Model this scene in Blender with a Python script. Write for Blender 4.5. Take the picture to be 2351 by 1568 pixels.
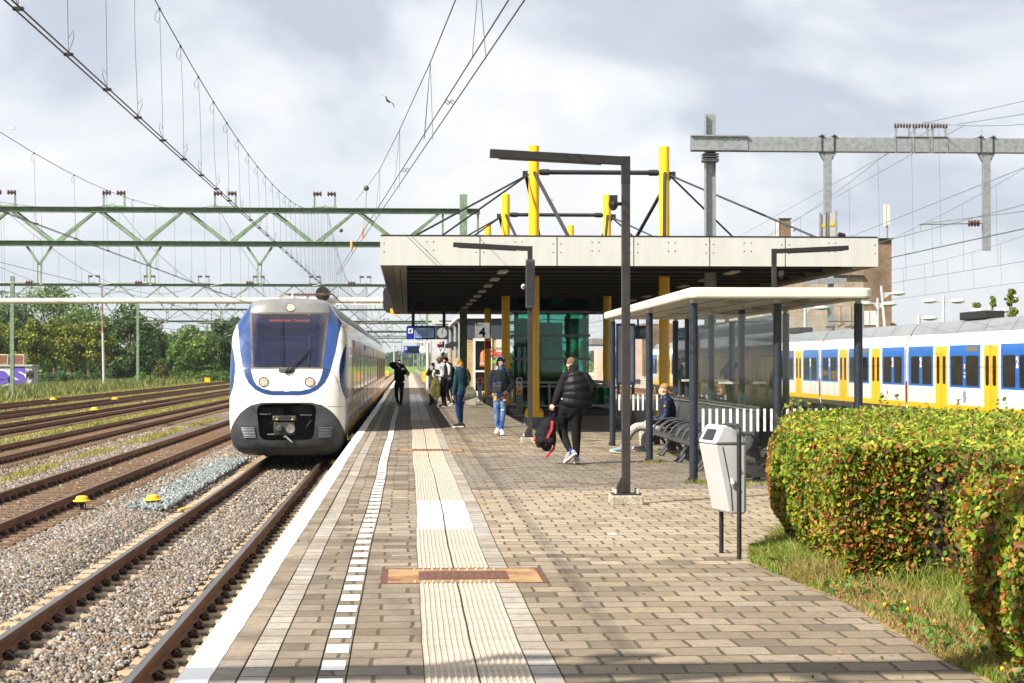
import bpy, bmesh, math, random
import numpy as np
from mathutils import Vector, Matrix, noise
R = math.radians
PI = math.pi
random.seed(11)
for o in list(bpy.data.objects): bpy.data.objects.remove(o)
S = bpy.context.scene
COL = S.collection

# ---------------- camera: long lens, standing on the platform; world Y runs along the track ----------------
H, F = 1.72, 4200.0
cam_d = bpy.data.cameras.new('camera'); cam = bpy.data.objects.new('camera', cam_d); COL.objects.link(cam)
cam_d.sensor_width = 36.0; cam_d.lens = 36.0 * F / 2351.0
cam_d.clip_start = 0.1; cam_d.clip_end = 9000
YAW, PITCH = math.atan(239.5 / F), math.atan(49.0 / F)
cam.location = (0, 0, H); cam.rotation_euler = (R(90) + PITCH, 0, -YAW)
S.camera = cam
CM = cam.rotation_euler.to_matrix()
S.render.resolution_x, S.render.resolution_y = 1024, 683

def ray(u, v): return CM @ Vector(((u - 1175.5), (784.0 - v), -F))
def P(u, v, Y):
    d = ray(u, v); return Vector((0, 0, H)) + d * (Y / d.y)
def G(u, v, z=0.0):
    d = ray(u, v); return Vector((0, 0, H)) + d * ((z - H) / d.z)

# ---------------- light ----------------
SUNDIR = Vector((-.975, -.68, 1.0)).normalized()          # towards the sun
sun_d = bpy.data.lights.new('sun', 'SUN'); sun = bpy.data.objects.new('sun', sun_d); COL.objects.link(sun)
sun_d.energy = 5.0; sun_d.angle = R(.5); sun_d.color = (1.0, .93, .82)
sun.rotation_euler = SUNDIR.to_track_quat('Z', 'Y').to_euler()
W = bpy.data.worlds.new('World'); S.world = W; W.use_nodes = True
nt = W.node_tree; nt.nodes.clear(); N = nt.nodes; L = nt.links
def wn(t, **k):
    n = N.new(t)
    for a, b in k.items(): setattr(n, a, b)
    return n
out = wn('ShaderNodeOutputWorld')
sky = wn('ShaderNodeTexSky', sky_type='NISHITA', sun_disc=False, sun_elevation=math.asin(SUNDIR.z), sun_rotation=math.atan2(SUNDIR.x, SUNDIR.y) % (2 * PI))
sky.altitude = 0; sky.air_density = 1.0; sky.dust_density = 1.5; sky.ozone_density = 1.5
bg1 = wn('ShaderNodeBackground'); bg1.inputs[1].default_value = 0.055
L.new(sky.outputs[0], bg1.inputs[0])
tc = wn('ShaderNodeTexCoord')
sep = wn('ShaderNodeSeparateXYZ'); L.new(tc.outputs['Generated'], sep.inputs[0])
# broken cloud, flattened a little towards the horizon
cmb = wn('ShaderNodeVectorMath', operation='MULTIPLY'); L.new(tc.outputs['Generated'], cmb.inputs[0]); cmb.inputs[1].default_value = (1, 1, 1.75)
def cloudnoise(scale, detail, rough, off, dist=0.0):
    mp = wn('ShaderNodeMapping'); mp.inputs['Location'].default_value = off
    L.new(cmb.outputs[0], mp.inputs[0])
    nz = wn('ShaderNodeTexNoise'); nz.inputs['Scale'].default_value = scale; nz.inputs['Detail'].default_value = detail
    nz.inputs['Roughness'].default_value = rough; nz.inputs['Distortion'].default_value = dist
    L.new(mp.outputs[0], nz.inputs[0]); return nz
n1 = cloudnoise(4.6, 10, .52, (2.3, 5.1, 0), .5)
n2 = cloudnoise(10, 8, .5, (7.3, 1.9, 3), .2)
cr = wn('ShaderNodeValToRGB'); L.new(n1.outputs[0], cr.inputs[0])
e = cr.color_ramp.elements; e[0].position = .40; e[0].color = (.56, .61, .71, 1); e[1].position = .56; e[1].color = (1.0, .985, .97, 1)
m = e.new(.475); m.color = (.80, .83, .89, 1)
cr2 = wn('ShaderNodeValToRGB'); L.new(n2.outputs[0], cr2.inputs[0])
e = cr2.color_ramp.elements; e[0].position = .35; e[0].color = (.92, .93, .95, 1); e[1].position = .65; e[1].color = (1.06, 1.06, 1.05, 1)
ml = wn('ShaderNodeMix', data_type='RGBA', blend_type='MULTIPLY'); ml.inputs[0].default_value = 1
L.new(cr.outputs[0], ml.inputs[6]); L.new(cr2.outputs[0], ml.inputs[7])
bg2 = wn('ShaderNodeBackground'); bg2.inputs[1].default_value = 0.50
L.new(ml.outputs[2], bg2.inputs[0])
# clouds thin out towards the horizon
mr = wn('ShaderNodeMapRange'); L.new(sep.outputs['Z'], mr.inputs[0])
mr.inputs[1].default_value = 0.0; mr.inputs[2].default_value = .10; mr.inputs[3].default_value = .72; mr.inputs[4].default_value = .97
ms = wn('ShaderNodeMixShader'); L.new(mr.outputs[0], ms.inputs[0]); L.new(bg1.outputs[0], ms.inputs[1]); L.new(bg2.outputs[0], ms.inputs[2])
L.new(ms.outputs[0], out.inputs[0])
S.view_settings.view_transform = 'Standard'; S.view_settings.look = 'None'
S.view_settings.exposure = 1.1; S.view_settings.gamma = 1.0
S.cycles.max_bounces = 8; S.cycles.transparent_max_bounces = 24; S.cycles.diffuse_bounces = 3; S.cycles.glossy_bounces = 4
S.cycles.use_denoising = True; S.cycles.caustics_reflective = False; S.cycles.caustics_refractive = False
S.cycles.sample_clamp_indirect = 6

# ---------------- materials ----------------
MATS = {}
def mat(name, col, rough=.6, metal=0.0, var=.12, scale=6.0, bump=0.0, bscale=60.0, spec=.5, coat=0.0, col2=None, detail=6, gen=False, emit=0.0, alpha=1.0, stretch=None, ramp=(.35, .65)):
    """procedural surface: two noise-mixed tones of one colour plus optional bump"""
    if name in MATS: return MATS[name]
    m = bpy.data.materials.new(name); m.use_nodes = True; t = m.node_tree; b = t.nodes['Principled BSDF']
    tcn = t.nodes.new('ShaderNodeTexCoord'); mp = t.nodes.new('ShaderNodeMapping'); t.links.new(tcn.outputs['Object'], mp.inputs[0])
    if stretch: mp.inputs['Scale'].default_value = stretch
    nz = t.nodes.new('ShaderNodeTexNoise'); nz.inputs['Scale'].default_value = scale; nz.inputs['Detail'].default_value = detail; nz.inputs['Roughness'].default_value = .6
    t.links.new(mp.outputs[0], nz.inputs[0])
    c1 = col2 or tuple(c * (1 - var) for c in col); c2 = col if col2 else tuple(min(1, c * (1 + var * .6)) for c in col)
    rp = t.nodes.new('ShaderNodeValToRGB'); e = rp.color_ramp.elements
    e[0].position, e[1].position = ramp; e[0].color = (*c1[:3], 1); e[1].color = (*c2[:3], 1)
    t.links.new(nz.outputs[0], rp.inputs[0]); t.links.new(rp.outputs[0], b.inputs['Base Color'])
    b.inputs['Roughness'].default_value = rough; b.inputs['Metallic'].default_value = metal
    b.inputs['Specular IOR Level'].default_value = spec; b.inputs['Coat Weight'].default_value = coat; b.inputs['Coat Roughness'].default_value = .05
    if emit:
        t.links.new(rp.outputs[0], b.inputs['Emission Color']); b.inputs['Emission Strength'].default_value = emit
    if alpha < 1: b.inputs['Alpha'].default_value = alpha
    if bump:
        n2 = t.nodes.new('ShaderNodeTexNoise'); n2.inputs['Scale'].default_value = bscale; n2.inputs['Detail'].default_value = 4
        t.links.new(mp.outputs[0], n2.inputs[0])
        bp = t.nodes.new('ShaderNodeBump'); bp.inputs['Strength'].default_value = bump; bp.inputs['Distance'].default_value = .02
        t.links.new(n2.outputs[0], bp.inputs['Height']); t.links.new(bp.outputs[0], b.inputs['Normal'])
    MATS[name] = m; return m
def glass(name, tint, mixf=.25, rough=.02):
    """a pane: mostly clear, with the mirror sheen of real glass; mixf is how much dirt and tint sits on it"""
    if name in MATS: return MATS[name]
    m = bpy.data.materials.new(name); m.use_nodes = True; t = m.node_tree; t.nodes.clear()
    o = t.nodes.new('ShaderNodeOutputMaterial'); tr = t.nodes.new('ShaderNodeBsdfTransparent'); tr.inputs[0].default_value = (*tint, 1)
    gl = t.nodes.new('ShaderNodeBsdfGlossy'); gl.inputs['Roughness'].default_value = rough; gl.inputs['Color'].default_value = (.9, .95, .95, 1)
    fr = t.nodes.new('ShaderNodeFresnel'); fr.inputs[0].default_value = 1.5
    mxs = t.nodes.new('ShaderNodeMixShader'); t.links.new(fr.outputs[0], mxs.inputs[0]); t.links.new(tr.outputs[0], mxs.inputs[1]); t.links.new(gl.outputs[0], mxs.inputs[2])
    df = t.nodes.new('ShaderNodeBsdfDiffuse'); df.inputs[0].default_value = (*[c * .35 for c in tint], 1)
    m2 = t.nodes.new('ShaderNodeMixShader'); m2.inputs[0].default_value = mixf; t.links.new(mxs.outputs[0], m2.inputs[1]); t.links.new(df.outputs[0], m2.inputs[2])
    t.links.new(m2.outputs[0], o.inputs[0]); MATS[name] = m; return m

# ---------------- mesh builder ----------------
class MB:
    def __init__(s): s.v = []; s.f = []; s.m = []; s.mi = 0
    def quadpts(s, pts):
        b = len(s.v); s.v += [tuple(p) for p in pts]; s.f.append(tuple(range(b, b + len(pts)))); s.m.append(s.mi); return s
    def box(s, a, b, rz=0.0, c=None):
        x0, y0, z0 = a; x1, y1, z1 = b
        pts = [(x0, y0, z0), (x1, y0, z0), (x1, y1, z0), (x0, y1, z0), (x0, y0, z1), (x1, y0, z1), (x1, y1, z1), (x0, y1, z1)]
        if rz:
            cx, cy = c if c else ((x0 + x1) / 2, (y0 + y1) / 2); cs, sn = math.cos(rz), math.sin(rz)
            pts = [(cx + (p[0] - cx) * cs - (p[1] - cy) * sn, cy + (p[0] - cx) * sn + (p[1] - cy) * cs, p[2]) for p in pts]
        k = len(s.v); s.v += pts
        for f in ((0, 3, 2, 1), (4, 5, 6, 7), (0, 1, 5, 4), (1, 2, 6, 5), (2, 3, 7, 6), (3, 0, 4, 7)):
            s.f.append(tuple(k + i for i in f)); s.m.append(s.mi)
        return s
    def beam(s, p0, p1, w, h=None):
        """square bar between two points"""
        h = h or w; p0, p1 = Vector(p0), Vector(p1); d = (p1 - p0).normalized()
        up = Vector((0, 0, 1)) if abs(d.z) < .95 else Vector((0, 1, 0))
        a = d.cross(up).normalized() * w / 2; b = a.cross(d).normalized() * h / 2
        k = len(s.v)
        for q in (p0, p1): s.v += [tuple(q + a + b), tuple(q - a + b), tuple(q - a - b), tuple(q + a - b)]
        for f in ((3, 2, 1, 0), (4, 5, 6, 7), (0, 1, 5, 4), (1, 2, 6, 5), (2, 3, 7, 6), (3, 0, 4, 7)):
            s.f.append(tuple(k + i for i in f)); s.m.append(s.mi)
        return s
    def tube(s, pts, r, n=10, caps=True, ell=None, up=None):
        """tube through points; r is one radius or a list; ell squashes the second axis (number or list)"""
        pts = [Vector(p) for p in pts]; m = len(pts)
        rs = r if isinstance(r, (list, tuple)) else [r] * m
        es = ell if isinstance(ell, (list, tuple)) else [ell or 1.0] * m
        k = len(s.v); prev = None
        for i, p in enumerate(pts):
            d = (pts[min(i + 1, m - 1)] - pts[max(i - 1, 0)])
            d = d.normalized() if d.length > 1e-9 else Vector((0, 0, 1))
            if prev is None:
                u0 = Vector(up) if up is not None else (Vector((0, 0, 1)) if abs(d.z) < .9 else Vector((0, -1, 0)))
                a = d.cross(u0).normalized()
            else:
                a = (prev - d * prev.dot(d)).normalized()
            prev = a; b = d.cross(a).normalized()
            for j in range(n):
                t = 2 * PI * j / n
                s.v.append(tuple(p + a * (math.cos(t) * rs[i]) + b * (math.sin(t) * rs[i] * es[i])))
        for i in range(m - 1):
            for j in range(n):
                s.f.append((k + i * n + j, k + i * n + (j + 1) % n, k + (i + 1) * n + (j + 1) % n, k + (i + 1) * n + j)); s.m.append(s.mi)
        if caps:
            s.f.append(tuple(k + j for j in range(n))[::-1]); s.m.append(s.mi)
            s.f.append(tuple(k + (m - 1) * n + j for j in range(n))); s.m.append(s.mi)
        return s
    def cyl(s, p0, p1, r, r2=None, n=16): return s.tube([p0, p1], [r, r if r2 is None else r2], n)
    def lathe(s, prof, c=(0, 0, 0), n=20, axis='z'):
        k = len(s.v); m = len(prof)
        for (r, z) in prof:
            for j in range(n):
                t = 2 * PI * j / n; x, y = r * math.cos(t), r * math.sin(t)
                q = (x, y, z) if axis == 'z' else (x, z, y) if axis == 'y' else (z, x, y)
                s.v.append((c[0] + q[0], c[1] + q[1], c[2] + q[2]))
        for i in range(m - 1):
            for j in range(n):
                s.f.append((k + i * n + j, k + i * n + (j + 1) % n, k + (i + 1) * n + (j + 1) % n, k + (i + 1) * n + j)); s.m.append(s.mi)
        s.f.append(tuple(k + j for j in range(n))[::-1]); s.m.append(s.mi)
        s.f.append(tuple(k + (m - 1) * n + j for j in range(n))); s.m.append(s.mi)
        return s
    def prism(s, poly, a, b, axis='y'):
        """2-D outline extruded from a to b along an axis; outline given in the other two axes in order"""
        def q(p, t): return (p[0], t, p[1]) if axis == 'y' else (t, p[0], p[1]) if axis == 'x' else (p[0], p[1], t)
        k = len(s.v); n = len(poly)
        s.v += [q(p, a) for p in poly] + [q(p, b) for p in poly]
        s.f.append(tuple(range(k, k + n))); s.m.append(s.mi); s.f.append(tuple(range(k + 2 * n - 1, k + n - 1, -1))); s.m.append(s.mi)
        for i in range(n):
            j = (i + 1) % n; s.f.append((k + i, k + n + i, k + n + j, k + j)); s.m.append(s.mi)
        return s
    def ball(s, c, r, seg=14, rings=9, rot=None):
        rx, ry, rz = r if isinstance(r, (tuple, list)) else (r, r, r)
        k = len(s.v)
        for i in range(rings + 1):
            ph = PI * i / rings
            for j in range(seg):
                t = 2 * PI * j / seg
                q = Vector((rx * math.sin(ph) * math.cos(t), ry * math.sin(ph) * math.sin(t), rz * math.cos(ph)))
                if rot is not None: q = rot @ q
                s.v.append((c[0] + q.x, c[1] + q.y, c[2] + q.z))
        for i in range(rings):
            for j in range(seg):
                s.f.append((k + i * seg + j, k + (i + 1) * seg + j, k + (i + 1) * seg + (j + 1) % seg, k + i * seg + (j + 1) % seg)); s.m.append(s.mi)
        return s
    def grid(s, rows):
        k = len(s.v); n = len(rows[0])
        for r in rows: s.v += [tuple(p) for p in r]
        for i in range(len(rows) - 1):
            for j in range(n - 1):
                s.f.append((k + i * n + j, k + i * n + j + 1, k + (i + 1) * n + j + 1, k + (i + 1) * n + j)); s.m.append(s.mi)
        return s
    def build(s, name, mats, parent=None, smooth=False, loc=None, bevel=0, fix=True, ang=35):
        me = bpy.data.meshes.new(name)
        off = Vector(loc) if loc is not None else Vector((0, 0, 0))
        vv = [(a - off.x, b - off.y, c - off.z) for a, b, c in s.v] if loc is not None else s.v
        me.from_pydata(vv, [], s.f)
        for mm in (mats if isinstance(mats, (list, tuple)) else [mats]): me.materials.append(mm)
        if any(s.m): me.polygons.foreach_set('material_index', s.m)
        if fix:
            bm = bmesh.new(); bm.from_mesh(me); bmesh.ops.remove_doubles(bm, verts=bm.verts, dist=1e-5) if smooth else None
            bmesh.ops.recalc_face_normals(bm, faces=bm.faces); bm.to_mesh(me); bm.free()
        o = bpy.data.objects.new(name, me); COL.objects.link(o)
        if loc is not None: o.location = loc
        if smooth:
            me.polygons.foreach_set('use_smooth', [True] * len(me.polygons))
            if ang: me.set_sharp_from_angle(angle=R(ang))
        if bevel:
            b = o.modifiers.new('bevel', 'BEVEL'); b.width = bevel; b.segments = 2; b.limit_method = 'ANGLE'; b.angle_limit = R(40)
        if parent is not None: o.parent = parent
        me.update(); return o
def npmesh(name, verts, faces, mats, parent=None, smooth=False, fmat=None, vcol=None):
    """fast mesh from numpy arrays; faces share one corner count; vcol = per-face grey/colour attribute 'tint'"""
    me = bpy.data.meshes.new(name); nv, nf, k = len(verts), len(faces), faces.shape[1]
    me.vertices.add(nv); me.vertices.foreach_set('co', np.ascontiguousarray(verts, np.float32).ravel())
    me.loops.add(nf * k); me.loops.foreach_set('vertex_index', np.ascontiguousarray(faces, np.int32).ravel())
    me.polygons.add(nf); me.polygons.foreach_set('loop_start', np.arange(nf, dtype=np.int32) * k)
    for mm in (mats if isinstance(mats, (list, tuple)) else [mats]): me.materials.append(mm)
    if fmat is not None: me.polygons.foreach_set('material_index', np.ascontiguousarray(fmat, np.int32))
    me.update(calc_edges=True)
    if vcol is not None:
        at = me.attributes.new('tint', 'FLOAT_COLOR', 'FACE'); c = np.ones((nf, 4), np.float32); c[:, :3] = vcol; at.data.foreach_set('color', c.ravel())
    if smooth: me.polygons.foreach_set('use_smooth', np.ones(nf, bool))
    o = bpy.data.objects.new(name, me); COL.objects.link(o)
    if parent is not None: o.parent = parent
    return o
def tag(o, label=None, cat=None, group=None, kind=None):
    if label: o['label'] = label
    if cat: o['category'] = cat
    if group: o['group'] = group
    if kind: o['kind'] = kind
    return o
def thing(name, label, cat, loc=(0, 0, 0), rz=0.0, group=None):
    o = bpy.data.objects.new(name, None); o.empty_display_size = .2; COL.objects.link(o); o.location = loc; o.rotation_euler = (0, 0, rz)
    return tag(o, label, cat, group)
def kids(o): return [c for c in KID.get(o.name, [])]
def copy_tree(o, parent=None):
    c = o.copy(); COL.objects.link(c)
    if parent is not None: c.parent = parent
    for ch in [x for x in bpy.data.objects if x.parent == o]: copy_tree(ch, c)
    return c
def dup(o, loc, rz=None, label=None, scale=None):
    c = copy_tree(o); c.location = loc
    if rz is not None: c.rotation_euler = (0, 0, rz)
    if scale is not None: c.scale = (scale,) * 3 if not isinstance(scale, tuple) else scale
    if label: c['label'] = label
    return c
FONT_CACHE = {}
def text_mesh(name, body, size, material, parent, loc, rot=(R(90), 0, 0), align='CENTER', bold=0.0, depth=.001, sx=1.0):
    """lettering as thin mesh; local to parent"""
    cu = bpy.data.curves.new(name, 'FONT'); cu.body = body; cu.size = size; cu.align_x = align; cu.align_y = 'CENTER'; cu.extrude = depth; cu.offset = bold; cu.resolution_u = 3
    tmp = bpy.data.objects.new('tmp_text', cu); COL.objects.link(tmp)
    dg = bpy.context.evaluated_depsgraph_get(); me = bpy.data.meshes.new_from_object(tmp.evaluated_get(dg)); bpy.data.objects.remove(tmp)
    me.materials.clear(); me.materials.append(material); me.name = name
    o = bpy.data.objects.new(name, me); COL.objects.link(o); o.location = loc; o.rotation_euler = rot; o.scale = (sx, 1, 1)
    if parent is not None: o.parent = parent
    return o
def wloc(o):
    v = Vector((0, 0, 0))
    while o is not None: v = v + o.location; o = o.parent
    return v
def part(mb, name, mats, parent, **k):
    """a part whose shape was collected in world coordinates under an unrotated thing"""
    off = wloc(parent); mb.v = [(a - off.x, b - off.y, c - off.z) for a, b, c in mb.v]
    return mb.build(name, mats, parent, **k)
def node_mat(name, fn, **k):
    if name in MATS: return MATS[name]
    m = bpy.data.materials.new(name); m.use_nodes = True; t = m.node_tree; b = t.nodes['Principled BSDF']
    class T: pass
    T.t = t; T.b = b
    def nd(ty, **kw):
        n = t.nodes.new(ty)
        for a, v in kw.items(): setattr(n, a, v)
        return n
    T.nd = staticmethod(nd); T.ln = staticmethod(lambda a, b_: t.links.new(a, b_))
    def noise_(vec, scale, detail=5, rough=.6, dist=0.0):
        n = nd('ShaderNodeTexNoise'); n.inputs['Scale'].default_value = scale; n.inputs['Detail'].default_value = detail; n.inputs['Roughness'].default_value = rough; n.inputs['Distortion'].default_value = dist
        if vec is not None: t.links.new(vec, n.inputs[0])
        return n.outputs[0]
    def ramp(fac, stops):
        n = nd('ShaderNodeValToRGB'); t.links.new(fac, n.inputs[0]); e = n.color_ramp.elements
        e[0].position = stops[0][0]; e[0].color = (*stops[0][1], 1); e[1].position = stops[-1][0]; e[1].color = (*stops[-1][1], 1)
        for p_, c_ in stops[1:-1]: q = e.new(p_); q.color = (*c_, 1)
        return n.outputs[0]
    def mixc(fac, a, b_, mode='MIX'):
        n = nd('ShaderNodeMix', data_type='RGBA', blend_type=mode)
        for i, x in ((0, fac), (6, a), (7, b_)):
            if isinstance(x, (int, float)): n.inputs[i].default_value = x
            elif isinstance(x, tuple): n.inputs[i].default_value = (*x, 1) if len(x) == 3 else x
            else: t.links.new(x, n.inputs[i])
        return n.outputs[2]
    def math_(op, a, b_=0.0, c_=0.0):
        n = nd('ShaderNodeMath', operation=op)
        for i, x in enumerate((a, b_, c_)):
            if isinstance(x, (int, float)): n.inputs[i].default_value = x
            else: t.links.new(x, n.inputs[i])
        return n.outputs[0]
    def bump(h, s=.5, d=.01):
        n = nd('ShaderNodeBump'); n.inputs['Strength'].default_value = s; n.inputs['Distance'].default_value = d; t.links.new(h, n.inputs['Height']); t.links.new(n.outputs[0], b.inputs['Normal'])
    T.noise = staticmethod(noise_); T.ramp = staticmethod(ramp); T.mix = staticmethod(mixc); T.math = staticmethod(math_); T.bump = staticmethod(bump)
    T.obj = nd('ShaderNodeTexCoord').outputs['Object']
    fn(T); 
    for a, v in k.items(): b.inputs[a.replace('_', ' ')].default_value = v
    MATS[name] = m; return m
# ================= ground, platform, tracks =================
RZ = -.78                                   # rail head
def f(T):
    sp = T.nd('ShaderNodeSeparateXYZ'); T.ln(T.obj, sp.inputs[0])
    n = T.noise(T.obj, .02, 8, .6); n2 = T.noise(T.obj, .6, 6, .7)
    c = T.ramp(n, [(.38, (.05, .085, .02)), (.5, (.085, .13, .022)), (.62, (.14, .15, .045))])
    c = T.mix(.5, c, T.ramp(n2, [(.3, (.035, .06, .012)), (.7, (.16, .19, .05))]))
    far = T.math('GREATER_THAN', sp.outputs['Y'], 330.0)
    n3 = T.noise(T.obj, .006, 3, .5)
    c = T.mix(far, c, T.ramp(n3, [(.4, (.10, .19, .02)), (.6, (.15, .23, .03))]))
    T.ln(c, T.b.inputs['Base Color']); T.bump(n2, .6, .1)
M_FIELD = node_mat('field', f, Roughness=.95, Specular_IOR_Level=.1)
mb = MB(); mb.quadpts([(-3500, -300, -1.35), (3500, -300, -1.35), (3500, 6500, -1.35), (-3500, 6500, -1.35)])
tag(mb.build('ground', M_FIELD), kind='structure')

def gravel(grass):
    def f(T):
        v = T.nd('ShaderNodeTexVoronoi'); v.inputs['Scale'].default_value = 19; T.ln(T.obj, v.inputs[0])
        sv = T.nd('ShaderNodeSeparateColor'); T.ln(v.outputs['Color'], sv.inputs[0])
        c = T.ramp(sv.outputs[0], [(0, (.07, .05, .035)), (.3, (.2, .15, .11)), (.6, (.33, .27, .21)), (1, (.47, .45, .42))])
        d = T.ramp(v.outputs['Distance'], [(.0, (1, 1, 1)), (.55, (.25, .25, .25))])
        c = T.mix(1, c, d, 'MULTIPLY')
        big = T.noise(T.obj, .35, 5, .6)
        c = T.mix(T.math('MULTIPLY', big, .85), c, (.15, .095, .055))
        if grass:
            mp = T.nd('ShaderNodeMapping'); mp.inputs['Scale'].default_value = (1, .16, 1); T.ln(T.obj, mp.inputs[0])
            g = T.noise(mp.outputs[0], .55, 7, .62)
            gm = T.ramp(g, [(.50 - grass * .1, (0, 0, 0)), (.62 - grass * .1, (1, 1, 1))])
            gc = T.ramp(T.noise(T.obj, 2.5, 6, .7), [(.3, (.10, .12, .02)), (.5, (.25, .21, .06)), (.7, (.38, .30, .12))])
            c = T.mix(gm, c, gc)
        T.ln(c, T.b.inputs['Base Color']); T.bump(v.outputs['Distance'], 1.0, -.03)
    return f
M_BAL = node_mat('ballast', gravel(0), Roughness=.9)
M_BALG = node_mat('ballast_weedy', gravel(.75), Roughness=.95)
BZ = RZ - .225
mb = MB()
for x0, x1, y0, y1 in ((-9.3, -1.31, 1, 480),): mb.quadpts([(x0, y0, BZ), (x1, y0, BZ), (x1, y1, BZ), (x0, y1, BZ)])
tag(mb.build('ballast_bed', M_BAL), kind='structure')
mb = MB(); mb.quadpts([(-9.3, 1, BZ - .002), (-27.5, 1, BZ - .12), (-27.5, 480, BZ - .12), (-9.3, 480, BZ - .002)])
mb.quadpts([(-27.5, 1, BZ - .12), (-29, 1, -1.36), (-29, 480, -1.36), (-27.5, 480, BZ - .12)])
tag(mb.build('weedy_ballast_bed', M_BALG), kind='structure')
mb = MB(); mb.quadpts([(11.8, 1, BZ), (26, 1, BZ), (26, 480, BZ), (11.8, 480, BZ)])
mb.quadpts([(26, 1, BZ), (27.5, 1, -1.36), (27.5, 480, -1.36), (26, 480, BZ)])
tag(mb.build('ballast_bed_beyond_platform', M_BALG), kind='structure')

# real stones in the near beds: one mesh of angular chips
M_STONE = node_mat('ballast_stone', lambda T: (lambda a, n: (T.ln(T.mix(.35, a, T.mix(1, a, n, 'MULTIPLY')), T.b.inputs['Base Color'])))(
    (lambda q: (setattr(q, 'attribute_name', 'tint'), q.outputs['Color'])[1])(T.nd('ShaderNodeAttribute')), T.ramp(T.noise(T.obj, 60, 4), [(.3, (.3, .3, .3)), (.7, (1, 1, 1))])), Roughness=.85)
rng = np.random.default_rng(5)
def stones(n, xf, yf, zf, size, seed, name, pal, keep=None):
    r = np.random.default_rng(seed)
    x = xf(r, n); y = yf(r, n)
    if keep is not None:
        k = keep(x, y, r); x, y = x[k], y[k]; n = len(x)
    s = size * (0.45 + 0.75 * r.random(n) ** 1.3)
    base = np.array([(-1, -1, -1), (1, -1, -1), (1, 1, -1), (-1, 1, -1), (-1, -1, 1), (1, -1, 1), (1, 1, 1), (-1, 1, 1)], float)
    v = base[None] * (.22 + .78 * r.random((n, 8, 3)) ** .8)
    v *= (np.stack([.55 + .45 * r.random(n), .55 + .45 * r.random(n), .4 + .35 * r.random(n)], 1) * s[:, None])[:, None]
    q = r.normal(size=(n, 4)); q /= np.linalg.norm(q, axis=1)[:, None]; w, a, b, c = q.T
    Rm = np.stack([1 - 2 * (b * b + c * c), 2 * (a * b - c * w), 2 * (a * c + b * w), 2 * (a * b + c * w), 1 - 2 * (a * a + c * c), 2 * (b * c - a * w), 2 * (a * c - b * w), 2 * (b * c + a * w), 1 - 2 * (a * a + b * b)], 1).reshape(n, 3, 3)
    v = np.einsum('nij,nkj->nki', Rm, v)
    z = zf(x, y, r)
    v += np.stack([x, y, z], 1)[:, None]
    fc = np.array([(0, 3, 2, 1), (4, 5, 6, 7), (0, 1, 5, 4), (1, 2, 6, 5), (2, 3, 7, 6), (3, 0, 4, 7)])
    faces = (fc[None] + (np.arange(n) * 8)[:, None, None]).reshape(-1, 4)
    pal = np.array(pal); ci = r.integers(0, len(pal), n); col = pal[ci] * (.75 + .5 * r.random((n, 1)))
    return tag(npmesh(name, v.reshape(-1, 3), faces, M_STONE, vcol=np.repeat(col, 6, 0)), kind='stuff')
PAL = [(.26, .235, .20), (.18, .15, .12), (.14, .145, .15), (.29, .24, .185), (.18, .11, .06), (.38, .36, .33), (.07, .065, .06), (.28, .215, .155), (.20, .14, .085), (.115, .11, .105)]
PALR = [(.20, .14, .09), (.16, .10, .06), (.24, .17, .11), (.12, .08, .05), (.30, .24, .18), (.19, .15, .12)]
PALB = [(.20, .235, .24), (.28, .31, .31), (.15, .18, .19), (.23, .25, .24)]
TR1, TR2 = -2.95, -7.1
SL = .6
def z1(x, y, r):
    u = np.abs(x - TR1)
    z = np.where(u < .45, BZ + .022, np.where(u < 1.32, BZ - .012, BZ - .0 + .085 * np.sin(np.clip((u - 1.32) / 1.1, 0, 1) * 3.14)))
    u2 = np.abs(x - TR2); z = np.where(u2 < 1.3, BZ - .01, z)
    return z + r.random(len(x)) * .02
def keep1(x, y, r):
    u = np.abs(x - TR1); ph = np.abs(((y / SL) + .5) % 1 - .5) * SL          # distance to sleeper centre
    on = (u < 1.32) & (ph < .14) & (r.random(len(x)) > np.where(u < .35, .6, np.where(u > 1.18, .35, .03))); rail = (np.abs(u - .7525) < .11)
    u2 = np.abs(x - TR2); ph2 = np.abs(((y / .6) + .5) % 1 - .5) * .6; on2 = (u2 < 1.3) & (ph2 < .12) & (r.random(len(x)) > .08); rail2 = np.abs(u2 - .7525) < .1
    duct = (np.abs(x + 5.12) < .13) & (y < 19.4)
    vis = x > -936 / 4200 * y * 1.1 - .4
    return ~on & ~rail & ~on2 & ~rail2 & vis & ~duct
yfar = lambda a, b, p: (lambda r, n: a + (b - a) * r.random(n) ** p)
stones(30000, lambda r, n: -9.2 + 3.4 * r.random(n), yfar(18, 40, 1.05), lambda x, y, r: z1(x, y, r) + .004, .036, 6, 'rusty_ballast_stones', PALR, keep1)
stones(175000, lambda r, n: -9.2 + 7.9 * r.random(n), yfar(13.5, 34, 1.05), z1, .036, 1, 'ballast_stones', PAL, keep1)
stones(64000, lambda r, n: -9.2 + 7.9 * r.random(n), yfar(34, 62, 1.0), lambda x, y, r: z1(x, y, r), .047, 2, 'ballast_stones_farther_on', PAL, keep1)
stones(6200, lambda r, n: -4.6 + .24 * r.normal(size=n), lambda r, n: 33 + 17 * r.random(n), lambda x, y, r: BZ + .09 + r.random(len(x)) * .05, .055, 3, 'fresh_grey_ballast', PALB, lambda x, y, r: (x < -4.3) & (x > -5.1))
stones(15000, lambda r, n: -9.2 - 5 * r.random(n), lambda r, n: 38 + 40 * r.random(n), lambda x, y, r: BZ - .02 + r.random(len(x)) * .03, .05, 4, 'ballast_stones_by_the_third_track', PAL, lambda x, y, r: (np.abs(np.abs(x + 11.6) - .75) > .12) & (x > -936 / 4200 * y * 1.1 - .4))

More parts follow.
